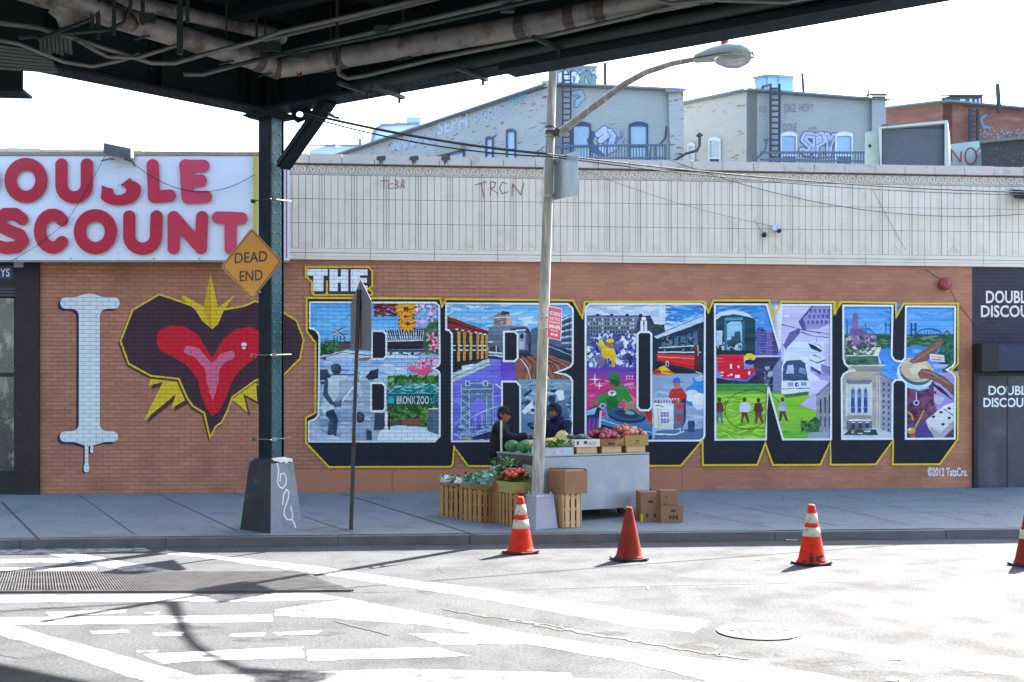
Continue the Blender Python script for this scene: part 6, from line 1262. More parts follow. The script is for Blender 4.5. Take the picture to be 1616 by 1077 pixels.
b = MB(); bubble(b, [[(906, 148), (916, 146), (920, 154), (912, 160), (910, 166)]], A.front(.011), A.front(.014), 7, (150, 174, 204), (60, 76, 120), 1)
spray(b, [[(905, 150), (912, 148)], [(912, 156), (918, 152)]], A.front(.016), .8, (60, 76, 120)); b.build('graffiti', m_tag, A.wf)['label'] = 'small outlined bubble tag beside the ladder'
b = MB()
def line_text(mb, txt, x0, ybase, x1, yb1, h0, h1, proj, col, bold=.02): put_text(mb, txt, [(x0, ybase - h0), (x1, yb1 - h1), (x1, yb1), (x0, ybase)], proj, col, bold)
line_text(b, 'SEPH', 690, 214, 738, 201, 22, 24, A.side(.012), (176, 192, 214), .03); [spray(b, [[(620 + i * 11, 238 - i * 2.6), (624 + i * 11, 224 - i * 2.6), (628 + i * 11, 236 - i * 2.6), (631 + i * 11, 222 - i * 2.6)]], A.side(.012 + i * .0004), 2.4, (172, 188, 210)) for i in range(6)]; [spray(b, [[(750 + i * 11, 196 - i * 3.8), (749 + i * 11, 180 - i * 3.8), (757 + i * 11, 184 - i * 3.8), (752 + i * 11, 190 - i * 3.8), (759 + i * 11, 195 - i * 3.8)]], A.side(.012 + i * .0004), 2.0, (168, 184, 208)) for i in range(4)]; line_text(b, 'OBWF', 805, 166, 832, 158, 18, 18, A.side(.012), (110, 180, 210), .04)
b.build('graffiti', m_tag, A.ws)['label'] = 'row of pale block letters sprayed along the top of the wall'
# roof hut with painted letters
H = A.c; rh = thing('roof_hut', 'flat roof hut covered in pale grey graffiti on the blue-grey block', 'roof hut', tuple(A.front(-.6)((910, 141))), math.atan2(A.fd.y, A.fd.x))
b = MB(); b.poly([[(872, 108), (941, 106), (941, 146), (872, 146)]], A.front(-.6), back=A.front(-2.6)); b.build('wall', mat('hut_pale', lin((176, 192, 208)), rough=.7, var=.1), rh)
b = MB(); b.poly([rect(870, 104, 943, 108)], A.front(-.5), back=A.front(-2.7)); b.build('roof', m_edge, rh)
b = MB(); bubble(b, [[(884, 136), (884, 118), (892, 114), (896, 136)], [(902, 136), (900, 118), (908, 116), (912, 124), (908, 136)]], A.front(-.59), A.front(-.585), 6, (206, 216, 226), (96, 110, 136))
bubble(b, [[(920, 138), (918, 120), (928, 116), (932, 128)], [(934, 138), (938, 122)]], A.front(-.588), A.front(-.583), 7, (112, 138, 140), (70, 92, 110))
for i in range(6): spray(b, [[(876 + i * 11, 116 + (i % 2) * 3), (882 + i * 11, 110), (888 + i * 11, 115)]], A.front(-.58), 1.1, (110, 124, 160))
b.build('graffiti', m_tag, rh)
b = MB(); b.bar(A.front(-1)((955, 150)), A.front(-1)((955, 100)), .09); mesh_thing('roof_pipe', b, m_iron2, 'thin vertical vent pipe on the roof right of the graffiti hut', 'vent pipe', A.front(-1)((955, 145)))

# B: grey and tan block
B = Bld('corner_building', 'grey block with a tan side wall and white framed windows left of the roof unit', 1178, 146, 33.0, (3.65, 1.0), (-1.05, 1.0))
B.walls(B.lenf(1397), B.lens(1072), m_gA, m_gB)
B.c_top = B.top
for x0, x1 in ((1232, 1258), (1318, 1346)): B.window('f', x0, 212, x1, 275, m_wfr_w, m_pane, 4, True)
B.window('s', 1118, 220, 1137, 275, m_wfr_w, mat('pane_pale', lin((180, 190, 196)), rough=.15, var=.1), 4, True); B.window('s', 1085, 228, 1096, 275, m_wfr_w, mat('pane_pale', lin((180, 190, 196))), 3, True)
b = MB(); b.poly([rect(1376, 152, 1398, 275)], B.front(.16), back=B.front(.002)); pil = b.build('pilaster', m_gA, B.t)
b = MB(); b.poly([rect(1372, 147.5, 1400, 151.8)], B.front(.35), back=B.front(-.2)); b.poly([rect(1367, 149, 1371.8, 153)], B.front(.3), back=B.front(.0)); b.tube([B.front(.2)((1370, 143)), B.front(.2)((1370, 149))], .03, 6); b.build('cap', m_wfr_b, pil)
b = MB()
for x in (1216, 1230): b.bar(B.front(.3)((x, 133)), B.front(.3)((x, 275)), .06)
for y in range(140, 275, 9): b.bar(B.front(.3)((1216, y)), B.front(.3)((1230, y)), .045)
b.tube([B.front(.3)((1216, 134)), B.front(-.6)((1204, 137)), B.front(-.6)((1201, 152))], .04, 6); b.build('ladder', m_iron2, B.t)
b = MB()
for y in (238, 252): b.bar(B.front(1.0)((1200, y + 3 if y < 240 else y)), B.front(1.0)((1364, y + 3)), .05)
x = 1224
while x < 1364: b.bar(B.front(1.0)((x, 239)), B.front(1.0)((x + .3, 275)), .022); x += 4.2
b.tube([B.front(1.0)(p) for p in ((1186, 255), (1198, 247), (1208, 236), (1210, 220))], .035, 5); b.bar(B.front(1.0)((1206, 221)), B.front(1.0)((1214, 221)), .08, .05); b.build('balcony_rail', m_rail, B.t)
b = MB(); b.tube([A.front(.4)(p) for p in ((1064, 254), (1082, 243), (1100, 238), (1104, 230), (1104, 210))], .04, 6); b.bar(A.front(.4)((1100, 214)), A.front(.4)((1108, 214)), .14, .05); mesh_thing('roof_mast', b, m_iron2, 'bent black service mast between the grey block and the tan wall', 'mast', A.front(.4)((1064, 254)))
b = MB(); SPY = [[(1282, 214), (1272, 213), (1268, 221), (1276, 228), (1282, 234), (1274, 242), (1266, 238)], [(1288, 244), (1287, 216), (1297, 213), (1299, 223), (1289, 229)], [(1305, 214), (1309, 226), (1308, 243)], [(1317, 215), (1310, 227)]]
bubble(b, SPY, B.front(.010), B.front(.014), 9.5, (172, 186, 208), (92, 84, 132), 1.4)
for s_ in SPY: spray(b, [s_], B.front(.02), .9, (92, 90, 150))
spray(b, [[(1264, 240), (1270, 248), (1284, 250)], [(1288, 250), (1316, 248)]], B.front(.012), 1.6, (92, 56, 110))
b.build('graffiti', m_tag, B.wf)['label'] = 'pale blue bubble letters with purple outline'
b = MB()
for (txt, x0, y0, x1, y1) in (('YOE', 1197, 168, 1210, 178), ('JORGE', 1237, 164, 1256, 182), ('NESKY', 1262, 164, 1284, 176), ('DONE', 1236, 195, 1258, 207), ('JOE', 1276, 200, 1289, 206)): put_text(b, txt, q4(x0, y0, x1, y1), B.front(.011), (138, 104, 128), -.01)
b.build('graffiti', m_tag, B.wf)['label'] = 'small thin red tags high on the wall'
rh = thing('roof_hut', 'pale blue sheet metal stair hut on the roof behind the black ladder', 'roof hut', tuple(B.front(-1)((1222, 157))), math.atan2(B.fd.y, B.fd.x))
b = MB(); b.poly([[(1190, 124), (1210, 120), (1252, 122), (1252, 160), (1194, 158)]], B.front(-.9), back=B.front(-3)); b.build('wall', mat('hut_blue', lin((142, 188, 232)), rough=.4, var=.1), rh)
b = MB(); b.poly([[(1186, 122), (1210, 117), (1254, 119.5), (1254, 122), (1210, 120), (1188, 125.5)]], B.front(-.8), back=B.front(-3.1)); b.build('roof', m_edge, rh)
b = MB(); b.poly([rect(1210, 121, 1211, 158)], B.front(-.88), back=B.front(-.899)); b.poly([rect(1228, 122, 1229, 158)], B.front(-.88), back=B.front(-.899)); b.build('door_edge', m_edge, rh)
def antenna(px, y0, y1, Z, r, label, dip=False):
    b = MB(); p = atZ(px, y0, Z); q = atZ(px - 3, y1, Z); b.bar(p, q, r)
    mesh_thing('roof_pipe', b, m_iron2, label, 'vent pipe', p)
antenna(1269, 160, 116, 35, .07, 'thin leaning vent pipe on the roof right of the pale blue stair hut'); antenna(1577, 178, 133, 35, .10, 'dark vent pipe on the red brick roof at the far right')
def tv(px, y, Z, w, base, label):
    b = MB(); p = atZ(px, base, Z); q = atZ(px, y, Z); b.bar(p, q, .022); b.bar(atZ(px - w, y + 1, Z), atZ(px + w, y - 2, Z), .022)
    for i in range(5): c_ = atZ(px - w + i * w / 2, y + .5 - i * .7, Z); b.bar(c_ + Vector((-.05, -.35, 0)), c_ + Vector((.05, .35, 0)), .018)
    mesh_thing('tv_aerial', b, mat('aerial_pale', (.5, .52, .54), rough=.4, metal=.5), label, 'aerial', p)
tv(1236, 80, 38, 18, 150, 'pale thin television aerial above the pale blue stair hut'); tv(1575, 107, 38, 14, 180, 'pale thin television aerial above the red brick roof'); tv(1461, 92, 40, 6, 180, 'small faint television aerial in the sky above the grey roof unit')

# C: red brick block
Cb = Bld('corner_building', 'dark red brick block behind the grey roof unit at the far right', 1488, 164, 35.0, (.95, .30), (-1.0, .55))
Cb.walls(14, Cb.lens(1395), m_rb, m_rb)
b = MB()
for x in (1531, 1543): b.bar(Cb.front(.2)((x, 172)), Cb.front(.2)((x, 270)), .07)
for y in range(176, 262, 8): b.bar(Cb.front(.2)((1531, y)), Cb.front(.2)((1543, y)), .035)
b.build('ladder', m_iron2, Cb.t)
b = MB(); bubble(b, [[(1556, 182), (1548, 188), (1552, 200), (1562, 202)]], Cb.front(.01), Cb.front(.014), 4, (120, 140, 170), (90, 100, 130), 1)
rg_ = random.Random(18)
for i in range(60): b.poly([ell(rg_.uniform(1545, 1616), rg_.gauss(212, 4), 1.8, 1.2, 5, rg_.random() * 3)], Cb.front(.012), (130, 150, 180))
b.build('graffiti', m_tag, Cb.wf)
rh = thing('roof_hut', 'low dark green roof box with pale graffiti on the red brick block', 'roof hut', tuple(Cb.front(-1)((1520, 172))), math.atan2(Cb.fd.y, Cb.fd.x))
b = MB(); b.poly([[(1485, 155), (1502, 151), (1551, 152), (1551, 176), (1500, 174), (1487, 168)]], Cb.front(-.8), back=Cb.front(-3)); b.build('wall', mat('hut_green', lin((62, 96, 100)), rough=.6, var=.2), rh)
b = MB(); b.poly([rect(1484, 149, 1553, 152)], Cb.front(-.7), back=Cb.front(-3.1)); b.build('roof', m_iron2, rh)
b = MB(); bubble(b, [[(1514, 168), (1516, 158), (1522, 158), (1522, 168)], [(1528, 168), (1532, 157), (1535, 168)], [(1540, 158), (1540, 168), (1546, 162), (1546, 157)]], Cb.front(-.79), Cb.front(-.785), 3, (190, 206, 222), (50, 70, 96), 1); b.build('graffiti', m_tag, rh)

# low far houses to the left, haze put into their pale wall colour
m_pale = mat('hazed_far_wall', lin((186, 208, 232)), rough=.8, var=.06, scale=.5, bump=.05)
def far_house(label, Z, O, windows=()):
    c_ = atZ(O[0][0], 243, Z); t = thing('far_house', label, 'house', (c_.x, c_.y, 0)); b = MB()
    pr = lambda n: (lambda p: atZ(p[0], p[1], Z) + Vector((0, n, 0)))
    b.poly([O], pr(0), back=pr(6)); b.build('wall', m_pale, t); return t, pr
t, pr = far_house('pale blue mansard roofed house with chimneys beyond the store parapet', 48, [(578, 260), (592, 206), (604, 198), (660, 196), (690, 205), (690, 260)])
b = MB(); b.poly([rect(643, 188, 664, 206)], pr(-.02), back=pr(1.2)); b.poly([rect(640, 185.5, 667, 188)], pr(-.1), back=pr(1.3)); b.poly([rect(624, 193, 634, 204)], pr(-.02), back=pr(1)); b.build('chimney', m_pale, t)
b = MB(); b.poly([[(576, 260), (590, 205), (603, 196.5), (662, 194.5), (662, 197), (604, 199.5), (593, 207), (580, 260)]], pr(-.15), back=pr(-.01)); b.build('roof_edge', m_edge, t)
t, pr = far_house('low pale grey house with a stepped roofline just over the parapet left end', 44, [(488, 260), (488, 238), (530, 226), (530, 232), (548, 230), (584, 229), (584, 260)])
b = MB(); b.poly([rect(566, 219, 571, 229.5)], pr(-.05), back=pr(.4)); b.poly([rect(487, 229.2, 586, 231)], pr(-.1), back=pr(-.01)); b.build('vent', m_edge, t)

# roof units standing on the store roof
def ROOFZ(px, py, Z): return atZ(px, py, Z)
m_unit = mat('unit_grey', lin((168, 184, 180)), rough=.5, var=.08, scale=3)
ru = thing('roof_unit', 'large grey ventilation unit with a dark louvred face on the store roof', 'roof unit', tuple(atZ(1430, 262, 24)))
b = MB(); pz_ = lambda n: (lambda p: atZ(p[0], p[1], 24) + Vector((n * .40, n, 0)))
b.poly([[(1387, 203), (1496, 192), (1499, 276), (1390, 276)], [(1392, 205), (1491, 197), (1491, 268), (1392, 268)]], pz_(-.12), back=pz_(1.5)); b.build('casing', m_unit, ru)
b = MB(); b.poly([rect(1391, 196, 1492, 270)], pz_(.02), back=pz_(.05)); lv = b.build('louvre', mat('louvre_dark', lin((78, 88, 98)), rough=.6, var=.15, scale=8), ru)
b = MB()
for y in np.arange(205, 268, 2.4): b.bar(pz_(-.01)((1392.5, y)), pz_(-.01)((1490.5, y - (0 if y > 212 else 0))), .02, .03)
b.build('slat', mat('louvre_dark', (0, 0, 0)), lv)['kind'] = 'stuff'
b = MB(); b.poly([[(1364, 207), (1386.8, 205), (1386.8, 276), (1364, 276)]], pz_(.1), back=pz_(1.2)); b.build('side_box', m_unit, ru)
b = MB(); b.lathe(pz_(.09)((1372, 229)), [(.035, 0), (.03, .02)], 10, ax=(0, -1, 0)); b.build('port', m_black2, ru)
ru = thing('roof_panel', 'pale green roof hoarding sprayed with red letters NO beside the roof unit', 'roof panel', tuple(atZ(1524, 262, 24.5)))
pz2 = lambda n: (lambda p: atZ(p[0], p[1], 24.5) + Vector((n * .4, n, 0)))
b = MB(); b.poly([[(1499.5, 228), (1549, 222), (1549, 280), (1499.5, 280)]], pz2(0), back=pz2(.08)); b.build('board', mat('panel_green', lin((150, 176, 176)), rough=.7, var=.12), ru)
b = MB(); spray(b, [[(1502, 254), (1501, 236), (1516, 256), (1517, 240)], arc(1532, 247, 9, 13, 0, 360, 16), [(1541, 240), (1548, 232)]], pz2(-.012), 2.4); b.build('sprayed_letters', mat('red_spray2', lin((156, 66, 76)), rough=.8), ru)
ru = thing('roof_unit', 'black roof unit with scratched graffiti at the right edge beside the red letters', 'roof unit', tuple(atZ(1600, 262, 23.5)))
pz3 = lambda n: (lambda p: atZ(p[0], p[1], 23.5) + Vector((n * .44, n, 0)))
b = MB(); b.poly([[(1548, 226), (1690, 214), (1690, 280), (1550, 280)]], pz3(0), back=pz3(1.6)); b.build('casing', mat('unit_black', lin((50, 52, 60)), rough=.6, var=.3, scale=8), ru)
b = MB(); b.poly([[(1545, 224), (1692, 211), (1692, 214), (1546, 227.5)]], pz3(-.1), back=pz3(1.7)); b.build('rim', mat('rim_green', lin((86, 108, 108)), rough=.5), ru)
b = MB(); rg_ = random.Random(28)
for i in range(60): b.poly([ell(rg_.uniform(1556, 1640), rg_.uniform(232, 258), 1.3, .6, 5, rg_.random() * 3)], pz3(-.01), (96, 104, 116))
b.build('graffiti', m_tag, ru)

# ================================================================== TRAFFIC CONES
def cone_mats(): pass
m_or = mat('cone_orange', lin((208, 42, 10)), rough=.6, var=.12, scale=6, bump=.05, col2=lin((176, 28, 16)), thr=(.5, .7), scale2=9, spec=.2)
m_or2 = mat('cone_faded', lin((138, 46, 34)), spec=.15, rough=.75, var=.2, scale=6, bump=.1, col2=lin((116, 44, 38)), thr=(.45, .65), scale2=7)
m_rub = mat('cone_rubber', lin((84, 36, 30)), rough=.8, var=.2)
m_rub2 = mat('cone_rubber_dark', lin((44, 40, 46)), rough=.8, var=.2)
m_ref = mat('cone_collar', lin((186, 178, 160)), rough=.5, var=.1, scale=10, col2=lin((130, 112, 84)), thr=(.58, .68), scale2=16)
def cone(px, py, ytop, label, body, base, bands, rz, rb=.155, lean=0.0, text=None):
    c = road_pt(px, py); h = atZ(px, ytop, c.y).z; t = thing('traffic_cone', label, 'traffic cone', tuple(c), rz, 'traffic cones in the road')
    b = MB(); q = .19; zt = .022; rnd_ = random.Random(int(px)); P = []
    fx_ = Vector((math.cos(rz), math.sin(rz), 0)); fy_ = Vector((-fx_.y, fx_.x, 0))
    top = []; bot = []
    for k_ in range(16):
        a_ = 2 * math.pi * (k_ + .5) / 16; m_ = max(abs(math.cos(a_)), abs(math.sin(a_))); r_ = q / m_ * (1.0 if k_ % 4 else 1.0); p = c + fx_ * (r_ * math.cos(a_)) + fy_ * (r_ * math.sin(a_))
        cor = abs(abs(math.cos(a_)) - abs(math.sin(a_))) < .45; u = rnd_.uniform(.0, .022) if cor else 0
        bot.append(p + Vector((0, 0, .004 + u))); top.append(p + Vector((0, 0, zt + .004 + u)))
    n = 16
    i0 = len(b.v); b.v += bot + top; inner = [c + (p - c) * .55 + Vector((0, 0, 0)) for p in top]; i1 = len(b.v); b.v += [Vector((p.x, p.y, zt + .006)) for p in inner]
    for k_ in range(n): j = (k_ + 1) % n; b.f += [(i0 + k_, i0 + j, i0 + n + j, i0 + n + k_), (i0 + n + k_, i0 + n + j, i1 + j, i1 + k_)]; b.m += [0, 0]; b.c += [(255,) * 3] * 2
    b.f += [tuple(i1 + k_ for k_ in range(n)), tuple(i0 + n - 1 - k_ for k_ in range(n))]; b.m += [0, 0]; b.c += [(255,) * 3] * 2
    b.build('base', base, t)
    rt = .033; R = lambda z: rb + (rt - rb) * (z - zt) / (h - zt)
    b = MB(); prof = [(rb + .02, zt + .006), (rb + .004, zt + .02)]
    z = zt + .05
    while z < h - .02: prof.append((R(z), z)); z += .05
    prof += [(R(h - .01), h - .012), (rt - .008, h), (rt - .012, h - .03)]
    b.lathe(c, prof, 28); body_o = b.build('body', body, t, smooth=True)
    for z0, z1 in bands:
        b = MB(); b.lathe(c, [(R(z0 * h) - .002, z0 * h), (R(z0 * h) + .004, z0 * h + .001), (R(z1 * h) + .004, z1 * h - .001), (R(z1 * h) - .002, z1 * h)], 28); b.build('reflective_band', m_ref, body_o, smooth=True)
    if text:
        b = MB(); V, Fc = text_tris(text, .01); i0 = len(b.v)
        for u, v in V:
            z = h * (.055 + v * .155); a_ = RAD(-90 + (u - .5) * 105); r_ = R(z) + .010; b.v.append(c + Vector((r_ * math.cos(a_), r_ * math.sin(a_), z)))
        for f in Fc: b.f.append(tuple(i0 + k_ for k_ in f)); b.m.append(0); b.c.append((255,) * 3)
        b.build('stencil', m_black2, body_o)
    return t
cone(822, 873, 784, 'bright orange cone with two grimy white bands nearest the produce crates', m_or, m_rub, ((.44, .595), (.68, .86)), .62)
cone(993, 884, 800, 'faded brick red cone without bands below the grey cart', m_or2, m_rub2, (), .35, .158)
cone(1281, 890.5, 796, 'bright orange cone with two white bands and black letters near its foot', m_or, m_rub2, ((.47, .62), (.69, .85)), .42, .155, text='.ic')
cone(1624, 893, 798, 'orange cone cut off by the right edge of the view', m_or2, m_rub2, ((.45, .6),), .5)

# ================================================================== PRODUCE CART
CO = walk_pt(858, 829); CO = Vector((.43, 15.9, 0)); ea = Vector((.86, .51, 0)).normalized(); eb = Vector((-.51, .86, 0)).normalized()
gz = walk_z(.9, 16.8); ZC0, ZC1 = .335, 1.085
def cp_(a, b_, z): return CO + ea * a + eb * b_ + Vector((0, 0, z))
def cbox(mb, a0, b0, z0, a1, b1, z1, **k): mb.obox(CO + ea * a0 + eb * b0, ea * (a1 - a0), eb * (b1 - b0), z0, z1, **k)
m_ss = mat('cart_metal', lin((150, 160, 170)), rough=.42, var=.07, scale=2.5, bump=.05, bscale=4, metal=.35, col2=lin((176, 182, 186)), thr=(.45, .7), scale2=1.8, spec=.5)
m_ssd = mat('cart_side', lin((82, 79, 76)), rough=.5, var=.1, scale=3, metal=.3, bump=.05)
cart = thing('produce_cart', 'grey sheet metal street vendor cart loaded with produce boxes', 'cart', (CO.x + .5, CO.y + .8, gz), math.atan2(ea.y, ea.x))
CL, CW = 1.78, 1.29
b = MB(); cbox(b, .012, .012, ZC0 + .01, CL - .012, CW, ZC1 - .02); b.build('body', m_ssd, cart)
b = MB(); cbox(b, 0, -.012, ZC0 - .02, CL, .010, ZC1 - .03); b.build('front_panel', m_ss, cart)
b = MB(); cbox(b, .0, -.014, ZC1 - .018, CL, CW + .002, ZC1); b.build('worktop', m_ss, cart)
for a_ in (.62, 1.5):
    w_ = MB(); c_ = cp_(a_, .22, 0); zw = walk_z(c_.x, c_.y) + .115; c_.z = zw; w_.lathe(c_, [(.115, -.03), (.115, .03), (.07, .035)], 20, ax=eb); w_.lathe(c_ - eb * .034, [(.05, 0), (.05, .004)], 12, ax=eb); wo2 = w_.build('wheel', m_black2, cart)
    w_ = MB(); w_.lathe(c_ - eb * .0345, [(.045, 0), (.03, -.012)], 12, ax=eb); w_.build('hub', m_galv, wo2)
    c_ = cp_(a_, 1.05, 0); zw = walk_z(c_.x, c_.y) + .115; c_.z = zw; w_ = MB(); w_.lathe(c_, [(.115, -.03), (.115, .03), (.07, .035)], 20, ax=eb); w_.build('wheel', m_black2, cart)
b = MB(); b.bar(cp_(.6, .22, ZC0 - .05), cp_(.6, 1.05, ZC0 - .05), .04); b.bar(cp_(1.5, .22, ZC0 - .05), cp_(1.5, 1.05, ZC0 - .05), .04); b.build('axle', m_black2, cart)
m_post = mat('post_white', (.62, .62, .60), rough=.5)
for q_, y0 in ((cp_(.06, CW - .04, ZC1), 664), (cp_(1.42, .75, ZC1), 648)):
    b = MB(); tz = atZ(800, y0, q_.y).z; b.bar(q_, Vector((q_.x + (.04 if y0 < 660 else 0), q_.y, tz)), .03); b.build('canopy_post', m_post, cart)

# ------------------------------------------------------------------ wood and cardboard
m_wood = mat('crate_wood', lin((168, 124, 80)), rough=.75, var=.2, scale=4, bump=.2, bscale=40, col2=lin((130, 92, 58)), thr=(.5, .7), scale2=2.5, stretch=(8, 8, .8))
m_woodp = mat('crate_wood_pale', lin((206, 170, 128)), rough=.75, var=.15, scale=4, bump=.2, bscale=40, stretch=(8, 8, .8))
m_card = mat('cardboard', lin((148, 110, 82)), rough=.8, var=.18, scale=3.5, bump=.05, bscale=30)
m_card2 = mat('cardboard_brown', lin((136, 92, 58)), rough=.8, var=.15, scale=5, col2=lin((160, 128, 70)), thr=(.5, .6), scale2=3)
m_cardg = mat('cardboard_green', lin((146, 142, 84)), rough=.8, var=.15, scale=5, col2=lin((160, 80, 60)), thr=(.56, .62), scale2=4)
m_cardw = mat('carton_white', lin((206, 200, 192)), rough=.7, var=.06)
m_ink = mat('carton_ink', (.03, .028, .03), rough=.7)
m_gap_shade = mat('crate_gap_shade', (.05, .035, .025), rough=.9)
def slat_crate(o, da, db, la, lb, h, n, label, group, m=None, n2=None, split=None):
    """Tall slatted hamper; da is the long face to the left, db the short one to the right."""
    m = m or m_wood; o = Vector(o); t = thing('wooden_crate', label, 'crate', tuple(o), math.atan2(da.y, da.x), group); z0 = o.z
    rw = random.Random(int(abs(o.x * 977)) + n)
    O2 = Vector((o.x, o.y, 0))
    b = MB(); b.obox(O2 + (da * .02 + db * .02), da * (la - .04), db * (lb - .04), z0 + .01, z0 + .03); b.build('floor', m, t)
    def face(p, d, nrm, L, k_):
        b = MB(); w = L / k_
        for i in range(k_): g_ = w * rw.uniform(.24, .40); b.obox(p + d * (i * w + g_ / 2) - nrm * .0, d * (w - g_), nrm * .012, z0 + rw.uniform(0, .008), z0 + h - rw.uniform(0, .01))
        b.build('slatted_side', m, t)
    b = MB(); b.obox(O2 + da * .03 + db * .03, da * (la - .06), db * (lb - .06), z0 + .032, z0 + h - .05); b.build('slat_gap_shade', m_gap_shade, t)  # added dark box paints the shade seen between the slats
    n2 = n2 or max(3, int(n * lb / la)); nb_ = db.normalized(); na_ = da.normalized()
    face(O2 + da * 0, da, db.normalized() * 1, la, n); face(O2 + db * (lb - .012), da, db.normalized(), la, n)
    face(O2 + db * .014, db, da.normalized(), lb - .03, n2); face(O2 + da * (la - .012) + db * .014, db, da.normalized(), lb - .03, n2)
    b = MB()
    for zz_ in (z0 + .05, z0 + h * .5, z0 + h - .07):
        b.obox(O2 + da * .014 + db * .0125, da * (la - .03), db * .012, zz_, zz_ + .04); b.obox(O2 + da * .0125 + db * .026, da * .012, db * (lb - .055), zz_, zz_ + .04)
        b.obox(O2 + da * (la - .025) + db * .026, da * .012, db * (lb - .055), zz_, zz_ + .04)
    b.build('batten', m, t); return t
def carton(o, da, db, la, lb, h, label, m, group=None, open_=True, holes=(), name='cardboard_box', flaps=False):
    o = Vector(o); t = thing(name, label, 'box', tuple(o), math.atan2(da.y, da.x), group); z0 = o.z; O2 = Vector((o.x, o.y, 0)); w = .008
    b = MB()
    b.obox(O2, da * la, db * w, z0, z0 + h); b.obox(O2 + db * (lb - w), da * la, db * w, z0, z0 + h); b.obox(O2 + db * (w + .0003), da * w, db * (lb - 2 * w - .0006), z0, z0 + h - .002); b.obox(O2 + da * (la - w) + db * (w + .0003), da * w, db * (lb - 2 * w - .0006), z0, z0 + h - .002)
    b.obox(O2 + da * (w + .001) + db * (w + .001), da * (la - 2 * w - .002), db * (lb - 2 * w - .002), z0 + .002, z0 + .02)
    if not open_: b.obox(O2 + da * (w + .001) + db * (w + .001), da * (la - 2 * w - .002), db * (lb - 2 * w - .002), z0 + h - .012, z0 + h - .004)
    b.build('body', m, t)
    if flaps:
        rw = random.Random(3)
        for p, d, n_, L in ((O2, da, -db, la), (O2 + db * lb, da, db, la), (O2, db, -da, lb), (O2 + da * la, db, da, lb)):
            b = MB(); up = Vector((0, 0, .035)); p3 = Vector((p.x, p.y, z0 + h)); k_ = rw.uniform(.02, .05)
            b.box8([p3, p3 + d * L, p3 + d * L + n_ * .004, p3 + n_ * .004, p3 + up + n_ * -k_, p3 + d * L + up * .6 + n_ * -k_, p3 + d * L + up * .6 + n_ * (-k_ + .004), p3 + up + n_ * (-k_ + .004)]); b.build('flap', m, t)
    if holes:
        b = MB()
        for f, x, z, w_, h_ in holes:
            d, nr, p = (da, -db, O2) if f == 'a' else (db, -da, O2)
            q = [(p + d * (x + sx * w_ / 2) + nr * .003) for sx in (-1, 1)]; b.face([(q[0].x, q[0].y, z0 + z - h_ / 2), (q[1].x, q[1].y, z0 + z - h_ / 2), (q[1].x, q[1].y, z0 + z + h_ / 2), (q[0].x, q[0].y, z0 + z + h_ / 2)])
        b.build('hand_hole', m_ink, t)
    return t
# hampers at the left: long faces run along -eb towards the kerb
def hamper(px, py): p = walk_pt(px, py); return p
left = eb; right = ea
G1 = 'slatted wooden hampers round the cart'
c2 = walk_pt(808, 832); slat_crate(c2, left, right, .74, .36, .445, 8, 'slatted hamper holding the red pepper cartons beside the lamp foot', G1)
c1a = walk_pt(760, 826); da1 = Vector((-.66, .75, 0)).normalized(); db1 = Vector((.75, .66, 0)).normalized()
slat_crate(c1a, da1, db1, .50, .34, .45, 5, 'slatted hamper under the bagged greens, left of the red peppers', G1)
c1b = c1a + da1 * .515; c1b.z = walk_z(c1b.x, c1b.y); slat_crate(c1b, da1, db1, .42, .34, .44, 4, 'slatted hamper at the left end of the row', G1)
c3 = walk_pt(890, 834); slat_crate(c3, left, right, .33, .29, .45, 4, 'pale slatted hamper under the big open cardboard box', G1, n2=3, m=m_woodp)
carton(c3 + Vector((0, 0, .452)) - ea * .005 - eb * .03, left, right, .40, .36, .30, 'big plain open cardboard box on the pale slatted hamper', m_card, flaps=True)
# cartons on the hampers at the left
k1 = carton(c2 + Vector((0, 0, .447)) - ea * .01 - eb * .01, left, right, .42, .38, .15, 'green printed open carton of red peppers on the hamper', m_cardg)
k2 = carton(c2 + eb * .42 + Vector((0, 0, .447)) - ea * .01, left, right, .36, .38, .17, 'brown open carton of peppers and leaves on the hamper', m_card2)
k3 = carton(c1a + Vector((0, 0, .452)) + da1 * .02, da1, db1, .46, .34, .07, 'shallow brown tray of bagged greens on the middle hamper', m_card2)
k4 = carton(c1b + Vector((0, 0, .442)) + da1 * .01, da1, db1, .40, .33, .05, 'shallow brown tray on the leftmost hamper', m_card2)
# produce
m_pep = mat('red_pepper', lin((190, 44, 30)), rough=.25, var=.15, scale=10, bump=0, spec=.6); m_leaf = mat('leaf_green', lin((62, 104, 48)), rough=.55, var=.3, scale=10); m_leaf2 = mat('leaf_light', lin((104, 162, 62)), rough=.5, var=.25, scale=10); m_dleaf = mat('leaf_dark', lin((40, 72, 44)), rough=.6, var=.3, scale=10)
m_mel = mat('melon_green', lin((64, 128, 72)), rough=.35, var=.1, scale=4, bump=0, col2=lin((38, 90, 50)), thr=(.45, .55), scale2=9, stretch=(1, 3, 1), spec=.5)
m_onr = mat('red_onion', lin((132, 30, 62)), rough=.3, var=.2, scale=9, bump=0, spec=.6); m_onw = mat('yellow_onion', lin((206, 140, 110)), rough=.35, var=.2, scale=9, bump=0, spec=.5); m_tom = mat('tomato_red', lin((176, 56, 48)), rough=.3, var=.2, scale=6, bump=0, spec=.6)
m_sq = mat('squash_tan', lin((196, 164, 96)), rough=.5, var=.15, scale=7, bump=.05); m_paper = mat('paper_bag', lin((190, 172, 120)), rough=.85, var=.25, scale=6, stretch=(5, 5, .6))
m_plas = mat('plastic_bag', lin((120, 158, 152)), rough=.25, var=.35, scale=9, bump=.3, bscale=14, spec=.7, col2=lin((84, 128, 84)), thr=(.47, .58), scale2=9)
